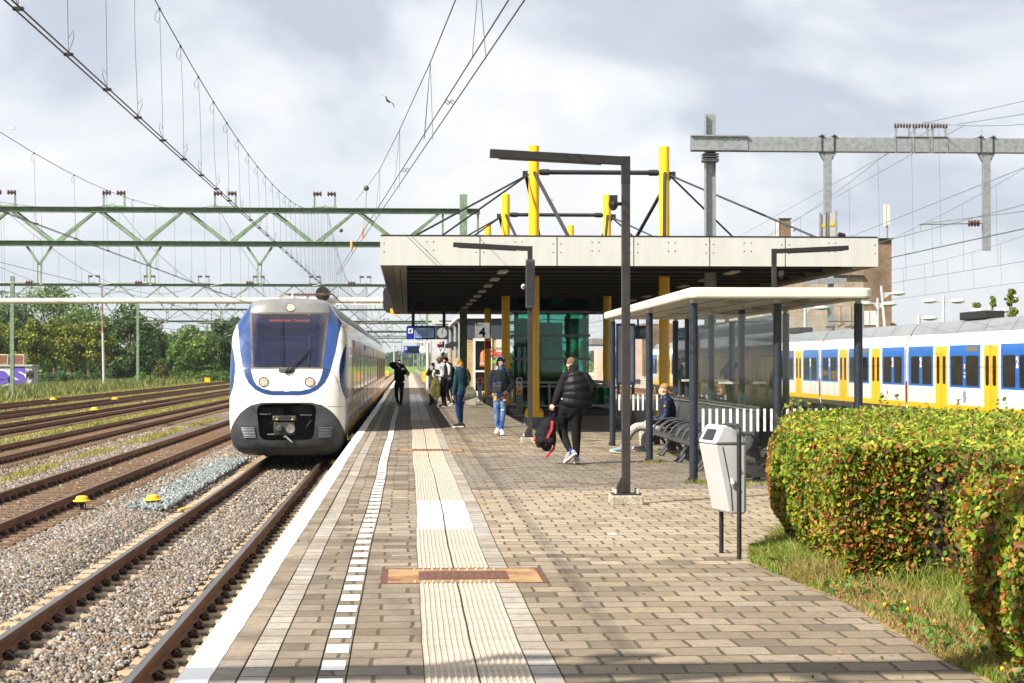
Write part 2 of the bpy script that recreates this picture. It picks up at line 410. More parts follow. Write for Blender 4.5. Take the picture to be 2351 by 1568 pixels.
# rails
M_RUST = mat('rail_rust', (.17, .072, .030), .75, .2, .35, 3, bump=.3, bscale=40, stretch=(4, .5, 4))
M_SHINE = mat('rail_running_surface', (.17, .15, .145), .33, .8, .25, 2, stretch=(20, .3, 1))
M_SHINE2 = mat('rail_dull_running_surface', (.16, .09, .06), .5, .5, .3, 2, stretch=(20, .3, 1))
M_SLC = mat('sleeper_concrete', (.36, .27, .17), .9, 0, .3, 5, bump=.6, bscale=30)
M_SLW = mat('sleeper_timber', (.17, .10, .052), .9, 0, .45, 5, bump=.8, bscale=25, stretch=(.4, 6, 3))
M_CLIP = mat('rail_clip_iron', (.035, .018, .012), .7, .3, .4, 20)
RP = [(-.075, -.172), (.075, -.172), (.075, -.16), (.012, -.14), (.009, -.045), (.036, -.036), (.036, -.004), (-.036, -.004), (-.036, -.036), (-.009, -.045), (-.012, -.14), (-.075, -.16)]
def rail(x, z, y0, y1, parent, shine=M_SHINE):
    mb = MB(); mb.prism([(x + a, z + b) for a, b in RP], y0, y1)
    mb.mi = 1; mb.box((x - .034, y0, z - .0035), (x + .034, y1, z))
    return part(mb, 'rail', [M_RUST, shine], parent, fix=True)
def clips(mb, x, y, z):
    for s in (-1, 1):
        mb.box((x + s * .115 - .045, y - .05, z - .01), (x + s * .115 + .045, y + .05, z + .022))
        mb.tube([(x + s * .14, y - .06, z + .025), (x + s * .1, y - .075, z + .055), (x + s * .065, y - .03, z + .03), (x + s * .1, y, z + .06), (x + s * .065, y + .03, z + .03), (x + s * .1, y + .075, z + .055), (x + s * .14, y + .06, z + .025)], .013, 5)
def make_sleeper(kind):
    mb = MB(); zt = -.172
    if kind == 'c':
        xs = [-1.28, -1.2, -.95, -.75, -.5, -.3, 0, .3, .5, .75, .95, 1.2, 1.28]
        zz = [-.06, -.012, 0, 0, -.02, -.045, -.05, -.045, -.02, 0, 0, -.012, -.06]; ww = [.1, .12, .125, .125, .105, .09, .085, .09, .105, .125, .125, .12, .1]
        rows = []
        for x, z, w in zip(xs, zz, ww): rows.append([(x, -w - .02, zt - .15), (x, -w, zt + z - .02), (x, -w * .75, zt + z), (x, w * .75, zt + z), (x, w, zt + z - .02), (x, w + .02, zt - .15)])
        mb.grid(rows); mb.quadpts(rows[0]); mb.quadpts(rows[-1])
    else:
        mb.box((-1.28, -.12, zt - .12), (1.28, .12, zt - .005))
    mb.mi = 1
    for s in (-1, 1): clips(mb, s * .7525, 0, zt + .012)
    return mb
def track(x, z, y0, y1, kind, label, detail, gap=.6, shine=M_SHINE):
    t = tag(bpy.data.objects.new('railway_track', None), kind='structure'); COL.objects.link(t); t.location = (x, 0, z)
    for s in (-1, 1): rail(x + s * .7525, z, y0, y1, t, shine)
    ms = [M_SLC if kind == 'c' else M_SLW, M_CLIP]
    o = make_sleeper(kind).build('sleeper', ms, t)
    k0 = int(math.ceil(y0 / gap)); k1 = int(detail / gap)
    o.location = (0, k0 * gap, 0)
    r = random.Random(int(abs(x) * 10))
    for k in range(k0 + 1, k1):
        c = o.copy(); COL.objects.link(c); c.parent = t; c.location = (r.uniform(-.02, .02), k * gap + r.uniform(-.012, .012), r.uniform(-.008, .004)); c.rotation_euler = (0, 0, r.uniform(-.01, .01))
    mb = MB()
    for k in range(k1, int(y1 / gap)):
        mb.mi = 0; mb.box((-1.28, k * gap - .12, -.3), (1.28, k * gap + .12, -.175))
        if k * gap < 130:
            mb.mi = 1
            for s in (-1, 1): mb.box((s * .7525 - .14, k * gap - .06, -.18), (s * .7525 + .14, k * gap + .06, -.12))
    far = mb.build('far_sleepers', ms, t, fix=False); far['kind'] = 'stuff'
    return t
track(TR1, RZ, 12, 420, 'c', '', 46.5)
track(TR2, RZ, 24, 420, 'w', '', 72, shine=M_SHINE2)
for x, dz, k in ((-11.6, -.0, 'w'), (-16.0, -.03, 'w'), (-20.3, -.05, 'w'), (-24.7, -.06, 'w')):
    track(x, RZ + dz, -x / 936 * 4200 * .9 - 6, 420, k, '', -x * 4.3 + 6, shine=M_SHINE2)
for x in (13.45, 17.8, 22.25): track(x, RZ, 20, 420, 'w', '', 24 if x > 14 else 30)

# platform: slab with separate paving strips laid side by side
M_CONC = mat('platform_concrete', (.34, .31, .26), .9, 0, .25, 2, bump=.3, bscale=50)
XE, XR, YE = -1.24, 11.7, 300
mb = MB(); mb.box((XE + .03, 1, -1.3), (XR - .03, YE, -.012)); tag(mb.build('platform', M_CONC), kind='structure')
def pav(wid, row, c_lo, c_hi, zone=True, moss=.5, joint=(.075, .06, .04), off=.5, jw=.013, seed=0.0, ox=0.0, blotch=.35):
    def f(T):
        mp = T.nd('ShaderNodeMapping'); mp.inputs['Location'].default_value = (ox, 0, 0); T.ln(T.obj, mp.inputs[0])
        wv = T.nd('ShaderNodeVectorMath', operation='SCALE'); nz = T.nd('ShaderNodeTexNoise'); nz.inputs['Scale'].default_value = .45; nz.inputs['Detail'].default_value = 3; T.ln(T.obj, nz.inputs[0])
        T.ln(nz.outputs['Color'], wv.inputs[0]); wv.inputs['Scale'].default_value = .16
        n9 = T.nd('ShaderNodeTexNoise'); n9.inputs['Scale'].default_value = 9; n9.inputs['Detail'].default_value = 2; T.ln(T.obj, n9.inputs[0])
        wv2 = T.nd('ShaderNodeVectorMath', operation='SCALE'); T.ln(n9.outputs['Color'], wv2.inputs[0]); wv2.inputs['Scale'].default_value = .028
        ad = T.nd('ShaderNodeVectorMath', operation='ADD'); T.ln(mp.outputs[0], ad.inputs[0]); T.ln(wv.outputs[0], ad.inputs[1])
        ad2 = T.nd('ShaderNodeVectorMath', operation='ADD'); T.ln(ad.outputs[0], ad2.inputs[0]); T.ln(wv2.outputs[0], ad2.inputs[1]); ad = ad2
        def brick(a, b, mcol, ms=jw, sm=.25):
            n = T.nd('ShaderNodeTexBrick'); n.offset = off; n.inputs['Scale'].default_value = 1; n.inputs['Brick Width'].default_value = wid; n.inputs['Row Height'].default_value = row
            n.inputs['Mortar Size'].default_value = ms; n.inputs['Mortar Smooth'].default_value = sm; n.inputs['Bias'].default_value = 0
            n.inputs['Color1'].default_value = (*a, 1); n.inputs['Color2'].default_value = (*b, 1); n.inputs['Mortar'].default_value = (*mcol, 1)
            T.ln(ad.outputs[0], n.inputs[0]); return n
        bw = brick((0, 0, 0), (1, 1, 1), (.5, .5, .5))
        rv = bw.outputs['Color']
        mid = tuple((a + b) / 2 for a, b in zip(c_lo, c_hi))
        c = T.ramp(rv, [(0, c_lo), (.22, tuple(x * .96 for x in mid)), (.45, tuple(x * 1.08 for x in mid)), (.75, (c_hi[0] * .92, c_hi[1] * .97, c_hi[2] * 1.12)), (1, c_hi)])
        fine = T.noise(T.obj, 90, 5, .75)
        c = T.mix(1, c, T.ramp(fine, [(.3, (.50, .49, .48)), (.5, (.92, .92, .92)), (.7, (1.3, 1.3, 1.3))]), 'MULTIPLY'); med = T.noise(T.obj, 14, 6, .7); c = T.mix(.8, c, T.ramp(med, [(.35, (.70, .68, .66)), (.6, (1.08, 1.08, 1.08))]), 'MULTIPLY')
        bl = T.noise(T.obj, 1.1, 6, .62)
        c = T.mix(blotch, c, T.ramp(bl, [(.38, (.42, .39, .36)), (.6, (1.0, 1.0, 1.0))]), 'MULTIPLY')
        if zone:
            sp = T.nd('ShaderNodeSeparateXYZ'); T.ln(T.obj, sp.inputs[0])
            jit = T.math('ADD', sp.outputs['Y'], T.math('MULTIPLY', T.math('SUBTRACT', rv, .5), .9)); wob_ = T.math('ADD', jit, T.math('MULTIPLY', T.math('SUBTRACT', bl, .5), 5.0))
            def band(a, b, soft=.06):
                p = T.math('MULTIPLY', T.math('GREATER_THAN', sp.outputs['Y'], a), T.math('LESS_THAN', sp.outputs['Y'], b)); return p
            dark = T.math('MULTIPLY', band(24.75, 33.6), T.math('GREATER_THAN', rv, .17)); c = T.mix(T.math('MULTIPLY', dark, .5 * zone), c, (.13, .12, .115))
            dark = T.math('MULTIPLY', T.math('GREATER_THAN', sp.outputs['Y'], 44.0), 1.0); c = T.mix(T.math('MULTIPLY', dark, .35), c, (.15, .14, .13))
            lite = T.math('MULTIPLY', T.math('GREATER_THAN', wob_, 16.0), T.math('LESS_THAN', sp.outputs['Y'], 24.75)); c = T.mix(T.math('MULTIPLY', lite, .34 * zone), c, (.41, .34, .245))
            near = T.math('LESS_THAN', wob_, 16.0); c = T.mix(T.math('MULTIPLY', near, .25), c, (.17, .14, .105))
        gum = T.nd('ShaderNodeTexVoronoi'); gum.inputs['Scale'].default_value = 2.6; T.ln(T.obj, gum.inputs[0]); c = T.mix(T.math('MULTIPLY', T.math('LESS_THAN', gum.outputs['Distance'], .055), .45), c, (.05, .045, .04))
        mos = T.noise(T.obj, 5, 4, .7)
        jc = T.mix(T.ramp(mos, [(.52, (0, 0, 0)), (.68, (1, 1, 1))]), joint, (.13 * moss + .03, .15 * moss + .03, .012))
        c = T.mix(bw.outputs['Fac'], c, jc)
        T.ln(c, T.b.inputs['Base Color'])
        h = T.math('ADD', T.math('MULTIPLY', T.math('SUBTRACT', 1.0, bw.outputs['Fac']), 1.0), T.math('MULTIPLY', fine, .15)); h = T.math('ADD', h, T.math('MULTIPLY', rv, .25))
        T.bump(h, .8, .012)
    return f
A, B = (.132, .107, .078), (.355, .280, .186)
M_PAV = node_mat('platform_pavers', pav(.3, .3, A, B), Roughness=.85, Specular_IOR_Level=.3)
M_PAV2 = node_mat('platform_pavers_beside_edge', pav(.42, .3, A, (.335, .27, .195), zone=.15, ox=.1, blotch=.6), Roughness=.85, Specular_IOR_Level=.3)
M_EDGE = node_mat('platform_coping', pav(2.0, .9, (.24, .195, .14), (.33, .27, .195), zone=False, moss=.1, jw=.01, blotch=.8), Roughness=.85)
M_BLK = node_mat('small_paving_blocks', pav(9., .3, (.30, .265, .215), (.42, .37, .30), zone=False, off=0, ox=4.5, blotch=.5), Roughness=.85)
M_WHITE = mat('white_road_paint', (.80, .80, .78), .6, 0, .14, 9, bump=.2, bscale=90, ramp=(.25, .45))
M_MOSS = mat('mossy_joint', (.07, .075, .02), .95, 0, .6, 12, bump=.5)
def wob(y, k=0): return (.012 * math.sin(y * .31 + k) + .005 * math.sin(y * .9 + 1.3 + k) + .0015 * math.sin(y * 4.3)) * min(1, y / 10)
def sheet(mb, xa, xb, z, y0, y1, dy=.25, wa=0, wb=0, ka=0.0, kb=0.0):
    rows = []; y = y0
    while y < y1 + 1e-6:
        rows.append([(xa + wa * wob(y, ka), y, z), (xb + wb * wob(y, kb), y, z)]); y += dy if y < 60 else 2.0
    mb.grid(rows)
STR = [('coping_stones', XE, -.93, M_EDGE, 0, 0), ('edge_block_row', -.915, -.765, M_BLK, .6, .6), ('edge_pavers', -.755, -.495, M_PAV2, .6, .8), ('marking_row_pavers', -.485, -.335, M_PAV2, .8, .8),
       ('strip_side_pavers', -.325, .095, M_PAV2, .8, 1), ('platform_pavers', .86, XR, M_PAV, 1, 0), ('strip_block_row', .695, .85, M_BLK, 1, 1)]
tg = bpy.data.objects.new('platform_paving', None); COL.objects.link(tg); tag(tg, kind='structure')
for nm, xa, xb, m_, wa, wb in STR:
    mb = MB(); sheet(mb, xa, xb, 0, 1, YE, .25, wa, wb); mb.build(nm, m_, tg, fix=False)
mb = MB(); sheet(mb, XE + .05, 2, -.008, 1, YE, .5); mb.build('paving_joints', M_MOSS, tg, fix=False)
mb = MB(); mb.box((XE - .015, 1, -.09), (XE + .03, YE, -.002)); mb.box((XR - .03, 1, -.09), (XR + .02, YE, -.002)); mb.build('coping_lip', M_CONC, tg)
# painted edge line and dashes
mb = MB(); rows = []; y = 1.0; r = random.Random(3)
while y < YE:
    e_ = .004 * math.sin(y * 1.1) + r.uniform(-.003, .003); rows.append([(XE - .01, y, .004), (XE + .172 + e_ + wob(y) * .6, y, .004)]); y += .15 if y < 60 else 1.5
mb.grid(rows); rows2 = [[(p[0][0], p[0][1], .004), (p[0][0] - .006, p[0][1], -.1)] for p in rows]; mb.grid(rows2)
tag(mb.build('platform_edge_line', M_WHITE, fix=False), kind='structure')
mb = MB(); y = 7.28; k = 0
while y < 250:
    if not (14.2 < y < 14.2): 
        w = wob(y, .3) * .8; j = r.uniform(-.004, .004)
        mb.quadpts([(-.478 + w + j, y + j, .004), (-.345 + w + j, y, .004), (-.345 + w, y + .325 + j, .004), (-.478 + w, y + .325, .004)])
    y += .6; k += 1
tag(mb.build('dashed_line_markings', M_WHITE, fix=False), kind='structure')
# ribbed guide strip of two tiles
def tact(base, lo):
    def f(T):
        sp = T.nd('ShaderNodeSeparateXYZ'); T.ln(T.obj, sp.inputs[0])
        fr = T.math('FRACT', T.math('DIVIDE', sp.outputs['Y'], .3)); d = T.math('ABSOLUTE', T.math('SUBTRACT', fr, .5)); jn = T.math('GREATER_THAN', d, .48)
        c = T.ramp(T.noise(T.obj, 3, 6, .7), [(.3, lo), (.6, base)])
        c = T.mix(.3, c, T.ramp(T.noise(T.obj, 60, 4, .7), [(.3, tuple(x * .5 for x in base)), (.7, base)]))
        rib = T.ramp(T.math('MULTIPLY', sp.outputs['Z'], 130.0), [(.15, (.78, .74, .68)), (.8, (1, 1, 1))]); c = T.mix(1, c, rib, 'MULTIPLY')
        T.ln(T.mix(T.math('MULTIPLY', jn, .75), c, (.10, .08, .05)), T.b.inputs['Base Color'])
    return f
M_TAC = node_mat('guide_tile', tact((.53, .455, .37), (.41, .345, .275)), Roughness=.8)
M_TACW = node_mat('white_guide_tile', tact((.80, .79, .76), (.6, .58, .54)), Roughness=.8)
mb = MB()
def ribs(mb, xa, xb, y0, y1, ks):
    n = 8; w = (xb - xa) / n; prof = []
    for i in range(n): prof += [(xa + i * w, .002), (xa + i * w + w * .38, .002), (xa + i * w + w * .5, .0085), (xa + i * w + w * .8, .0085), (xa + i * w + w * .92, .002)]
    prof.append((xb, .002)); rows = []; y = y0
    while y < y1 - 1e-6:
        w_ = wob(y, ks); rows.append([(x + w_, y, z) for x, z in prof]); y += .15 if y < 40 else 1.2 if y < 90 else 6
    w_ = wob(y1, ks); rows.append([(x + w_, y1, z) for x, z in prof]); mb.grid(rows)
segs = [(1, 14.3, 0), (15.32, 18.9, 0), (18.9, 22.85, 1), (22.85, 35.6, 0), (36.5, 55, 0), (55, 100, 1), (100, YE, 0)]
for a, b, i in segs:
    mb.mi = i; ribs(mb, .10, .392, a, b, 0); ribs(mb, .402, .69, a, b, .15)
tag(mb.build('ribbed_guide_strip', [M_TAC, M_TACW], fix=False, smooth=False), kind='structure')
# rusty cover plates across the strip
M_RP = mat('rusted_plate', (.34, .21, .095), .75, .1, .5, 2.2, col2=(.19, .075, .025), bump=.2, ramp=(.4, .56))
M_RD = mat('dark_rust', (.13, .055, .035), .8, .2, .35, 12)
def plate(yc, ln, lab):
    t = thing('drain_cover', lab, 'drain cover', (.45, yc, 0), group='rusty plates set across the guide strip')
    mb = MB(); mb.box((-.62, -ln / 2, -.02), (.62, ln / 2, .003)); mb.build('plate', M_RP, t)
    mb = MB(); 
    for a, b, c_, d in ((-.64, -ln / 2 - .03, .64, -ln / 2), (-.64, ln / 2, .64, ln / 2 + .03), (-.66, -ln / 2, -.61, ln / 2), (.61, -ln / 2, .66, ln / 2)): mb.box((a, b, -.02), (c_, d, .005))
    mb.build('frame', M_RD, t)
    mb = MB()
    for i in range(11): x = -.33 + i * .062; mb.box((x, -ln * .27, .003), (x + .04, ln * .27, .009))
    mb.box((-.36, -ln * .29, .002), (.36, ln * .29, .005)); mb.build('grating', M_RD, t)
    mb = MB()
    for s in (-1, 1):
        for i in range(10): x = -.4 + i * .073; mb.box((x, s * ln * .42 - ln * .06, .003), (x + .014, s * ln * .42 + ln * .06, .0075))
    mb.build('guide_rib', M_TAC, t)
plate(14.8, .98, 'large rusty cover plate across the cream guide strip, nearest the camera')
plate(36.05, .84, 'smaller-looking rusty plate across the guide strip, beside the train nose')
# faint survey paint marks
mb = MB()
for (xa, xb, y, w) in ((-.14, .05, 16.35, .05), (.92, 2.35, 17.6, .035), (2.0, 2.1, 18.2, .25), (-.13, .02, 23.3, .08)): mb.quadpts([(xa, y, .0035), (xb, y + .02, .0035), (xb, y + w, .0035), (xa, y + w * .8, .0035)])
tag(mb.build('paint_marks', mat('worn_white_paint', (.55, .54, .52), .8, 0, .4, 8)), kind='structure')
# yellow track-side caps, cable cover, debris
M_YEL = mat('yellow_plastic', (.78, .46, .015), .45, 0, .12, 8, spec=.4)
M_BLK_ = mat('black_plastic', (.015, .015, .017), .5, 0, .3, 20)
CAPS = []
def cap(loc, lab, s=1.0):
    if not CAPS:
        t = thing('marker_post', lab, 'marker post', loc, group='yellow mushroom caps on short black stems between the tracks')
        mb = MB(); mb.lathe([(.0, .26), (.06, .262), (.10, .25), (.115, .215), (.12, .19), (.165, .175), (.165, .16), (.1, .165), (0, .17)], n=18); mb.box((.02, -.09, .2), (.09, .09, .245)); mb.build('cap', M_YEL, t, smooth=True)
        mb = MB(); mb.cyl((0, 0, -.02), (0, 0, .17), .035, n=12); mb.tube([(.05, 0, 0), (.07, 0, .08), (.04, 0, .15)], .01, 6); mb.build('stem', M_BLK_, t, smooth=True)
        CAPS.append(t); t.scale = (s,) * 3; return t
    return dup(CAPS[0], loc, random.uniform(0, 3), lab, s)
zc = BZ + .03
for u, v, lab in ((188, 1163, 'yellow cap on black stem in the gravel, nearer the second track and the duct lids'), (351, 1160, 'yellow cap on black stem in the gravel beside the fresh grey stones'),
                  (122, 918, 'yellow cap beside the outermost rail, left end'), (264, 917, 'yellow cap between outer tracks, second along'), (217, 944, 'small yellow cap between the third and fourth tracks'), (420, 912, 'tiny yellow cap near the far green posts')):
    if v < 930 and u in (420,): continue
    g = G(u, v + 8, zc); cap(g, lab, 1.0 if v > 1000 else 1.5)
mb = MB()
for k in range(24): yy = 13.5 + k * .25; mb.box((-5.24, yy, BZ + .03), (-5.0, yy + .242, BZ + .075 + .004 * (k % 3)))
tag(mb.build('cable_duct', M_SLC), 'row of tan concrete cable duct lids sunk in gravel between the tracks', 'cable duct')
t = G(430, 1167, BZ + .06); mb = MB(); mb.box((-.03, -.45, 0), (.03, .45, .02), rz=-.22)
tag(mb.build('yellow_batten', M_YEL, loc=None), 'thin yellow strip lying beside the rail of the train track', 'strip').location = t
g = G(165, 1255, BZ + .05); mb = MB(); mb.tube([(-.1, 0, .02), (-.02, .03, .07), (.05, 0, .03), (.15, .02, .02)], [.03, .05, .04, .01], 6); tag(mb.build('rubble_piece', mat('dark_scrap', (.05, .035, .025), .8)), 'dark brown piece of scrap lying in the gravel near the duct lids', 'scrap').location = g
# ================= the two trains =================
M_TWHITE = mat('train_white', (.78, .77, .74), .22, 0, .10, 1.2, coat=.6, bump=.02, bscale=8, ramp=(.28, .5), col2=(.60, .55, .46), stretch=(1, 1.2, .25), detail=9)
M_TWHITEF = mat('train_front_white', (.60, .58, .54), .35, 0, .42, 2.2, coat=.3, ramp=(.22, .42), detail=9)
M_TBLUE = mat('train_blue', (.008, .043, .175), .3, 0, .2, 2, coat=.5, detail=9)
M_TBLUE2 = mat('train_side_blue', (.005, .12, .46), .3, 0, .1, 2, coat=.3)
M_TYEL = mat('train_yellow', (.80, .42, .005), .35, 0, .06, 2, coat=.2)
M_TGREY = mat('train_roof_grey', (.21, .225, .235), .5, .1, .12, 1.2)
M_TCAP = mat('train_cap_grey', (.20, .215, .225), .45, .1, .25, 2, col2=(.15, .15, .14))
M_TDARK = mat('train_skirt_dark', (.045, .05, .055), .45, .1, .3, 2.5, bump=.05, bscale=60)
M_TBLK = mat('underframe_black', (.012, .012, .012), .7, 0, .4, 4)
M_TGLS = mat('train_window', (.012, .014, .016), .04, 0, .4, 1.2, spec=.7)
M_TGLS2 = mat('train_door_window', (.01, .011, .013), .05, 0, .4, 2, spec=.6)
M_RUB = mat('rubber_seal', (.012, .012, .013), .6)
M_STEEL = mat('bare_steel', (.32, .31, .30), .4, .8, .25, 12)
M_STEELD = mat('dark_casting', (.075, .07, .065), .5, .6, .35, 12)
M_RED = mat('red_paint', (.42, .015, .012), .5, 0, .15, 10)
M_LED = mat('led_orange', (.9, .17, .03), .5, emit=1.0)
M_LAMP = mat('lamp_led', (.45, .36, .27), .4, 0, .45, 55, emit=.04, ramp=(.42, .52), col2=(.35, .25, .17))
M_CHROME = mat('lamp_bezel', (.12, .12, .125), .35, .5)
M_LETW = mat('white_lettering', (.85, .85, .85), .5)
M_LETB = mat('blue_lettering', (.01, .04, .2), .5)
M_LETK = mat('black_lettering', (.012, .012, .014), .5)
M_LETY = mat('orange_lettering', (.75, .25, .01), .5)
TP = [(1.22, .40), (1.36, .46), (1.42, .62), (1.44, .85), (1.44, 1.4), (1.44, 2.2), (1.44, 2.9), (1.425, 3.2), (1.34, 3.46), (1.24, 3.64), (1.13, 3.82), (1.03, 3.98), (.93, 4.07), (.7, 4.13), (.4, 4.165), (.0, 4.18)]
TPz = np.array([p[1] for p in TP]); TPw = np.array([p[0] for p in TP])
def tw(z): return float(np.interp(z, TPz, TPw))
def side_panel(mb, sg, z0, z1, y0, y1, off, nz=6, thick=True):
    """panel hugging the carriage side; outer face only plus a small return edge"""
    zs = [z0 + (z1 - z0) * i / nz for i in range(nz + 1)]
    rows = [[(sg * (tw(z) + off), y0, z), (sg * (tw(z) + off), y1, z)] for z in zs]; mb.grid(rows)
    if thick:
        mb.grid([[(sg * (tw(z) + off), y0, z), (sg * (tw(z) - .01), y0, z)] for z in zs]); mb.grid([[(sg * (tw(z) + off), y1, z), (sg * (tw(z) - .01), y1, z)] for z in zs])
        for q in (0, -1): mb.quadpts([(sg * (tw(zs[q]) + off), y0, zs[q]), (sg * (tw(zs[q]) + off), y1, zs[q]), (sg * (tw(zs[q]) - .01), y1, zs[q]), (sg * (tw(zs[q]) - .01), y0, zs[q])])
def round_panel(mb, sg, z0, z1, y0, y1, off, r=.07):
    pts = []
    for cy, cz, a0 in ((y1 - r, z1 - r, 0), (y0 + r, z1 - r, 90), (y0 + r, z0 + r, 180), (y1 - r, z0 + r, 270)):
        for k in range(4): a = R(a0 + k * 30); pts.append((cy + r * math.cos(a), cz + r * math.sin(a)))
    mb.quadpts([(sg * (tw(z) + off), y, z) for y, z in pts])
def emblem(sg_parent, y, z, h, material, x, sg, name='emblem'):
    """two arrow-headed bent bars, one the half-turn of the other"""
    w = h * .82; out = MB()
    S1 = [(-.5, .05), (-.28, .5), (.02, .5), (.33, .0), (.17, .0), (-.06, .36), (-.2, .36), (-.36, .05)]
    S2 = [(.30, .34), (.22, .5), (.42, .5), (.5, .3), (.5, .05)]
    for poly in ([(-.5, .0), (-.27, .5), (-.02, .5), (.18, .06), (.5, .06), (.5, .2), (.27, .2), (.05, .5), (.05, .5), (-.02, .5)],):
        pass
    a = [(-.5, -.02), (-.30, .5), (.0, .5), (.14, .12), (.36, .12), (.26, .5), (.36, .5), (.5, .06), (.5, -.02), (.03, -.02), (-.1, .34), (-.22, .34), (-.36, -.02)]
    for s in (1, -1):
        t = (.0, .03) if s == 1 else (.0, -.03)
        out.quadpts([(x, y - sg * (s * p + t[0]) * w, z + (s * q + t[1]) * h) for p, q in a])
    o = out.build(name, material, sg_parent, fix=False)
    bm = bmesh.new(); bm.from_mesh(o.data); bmesh.ops.triangulate(bm, faces=bm.faces); bm.to_mesh(o.data); bm.free(); return o

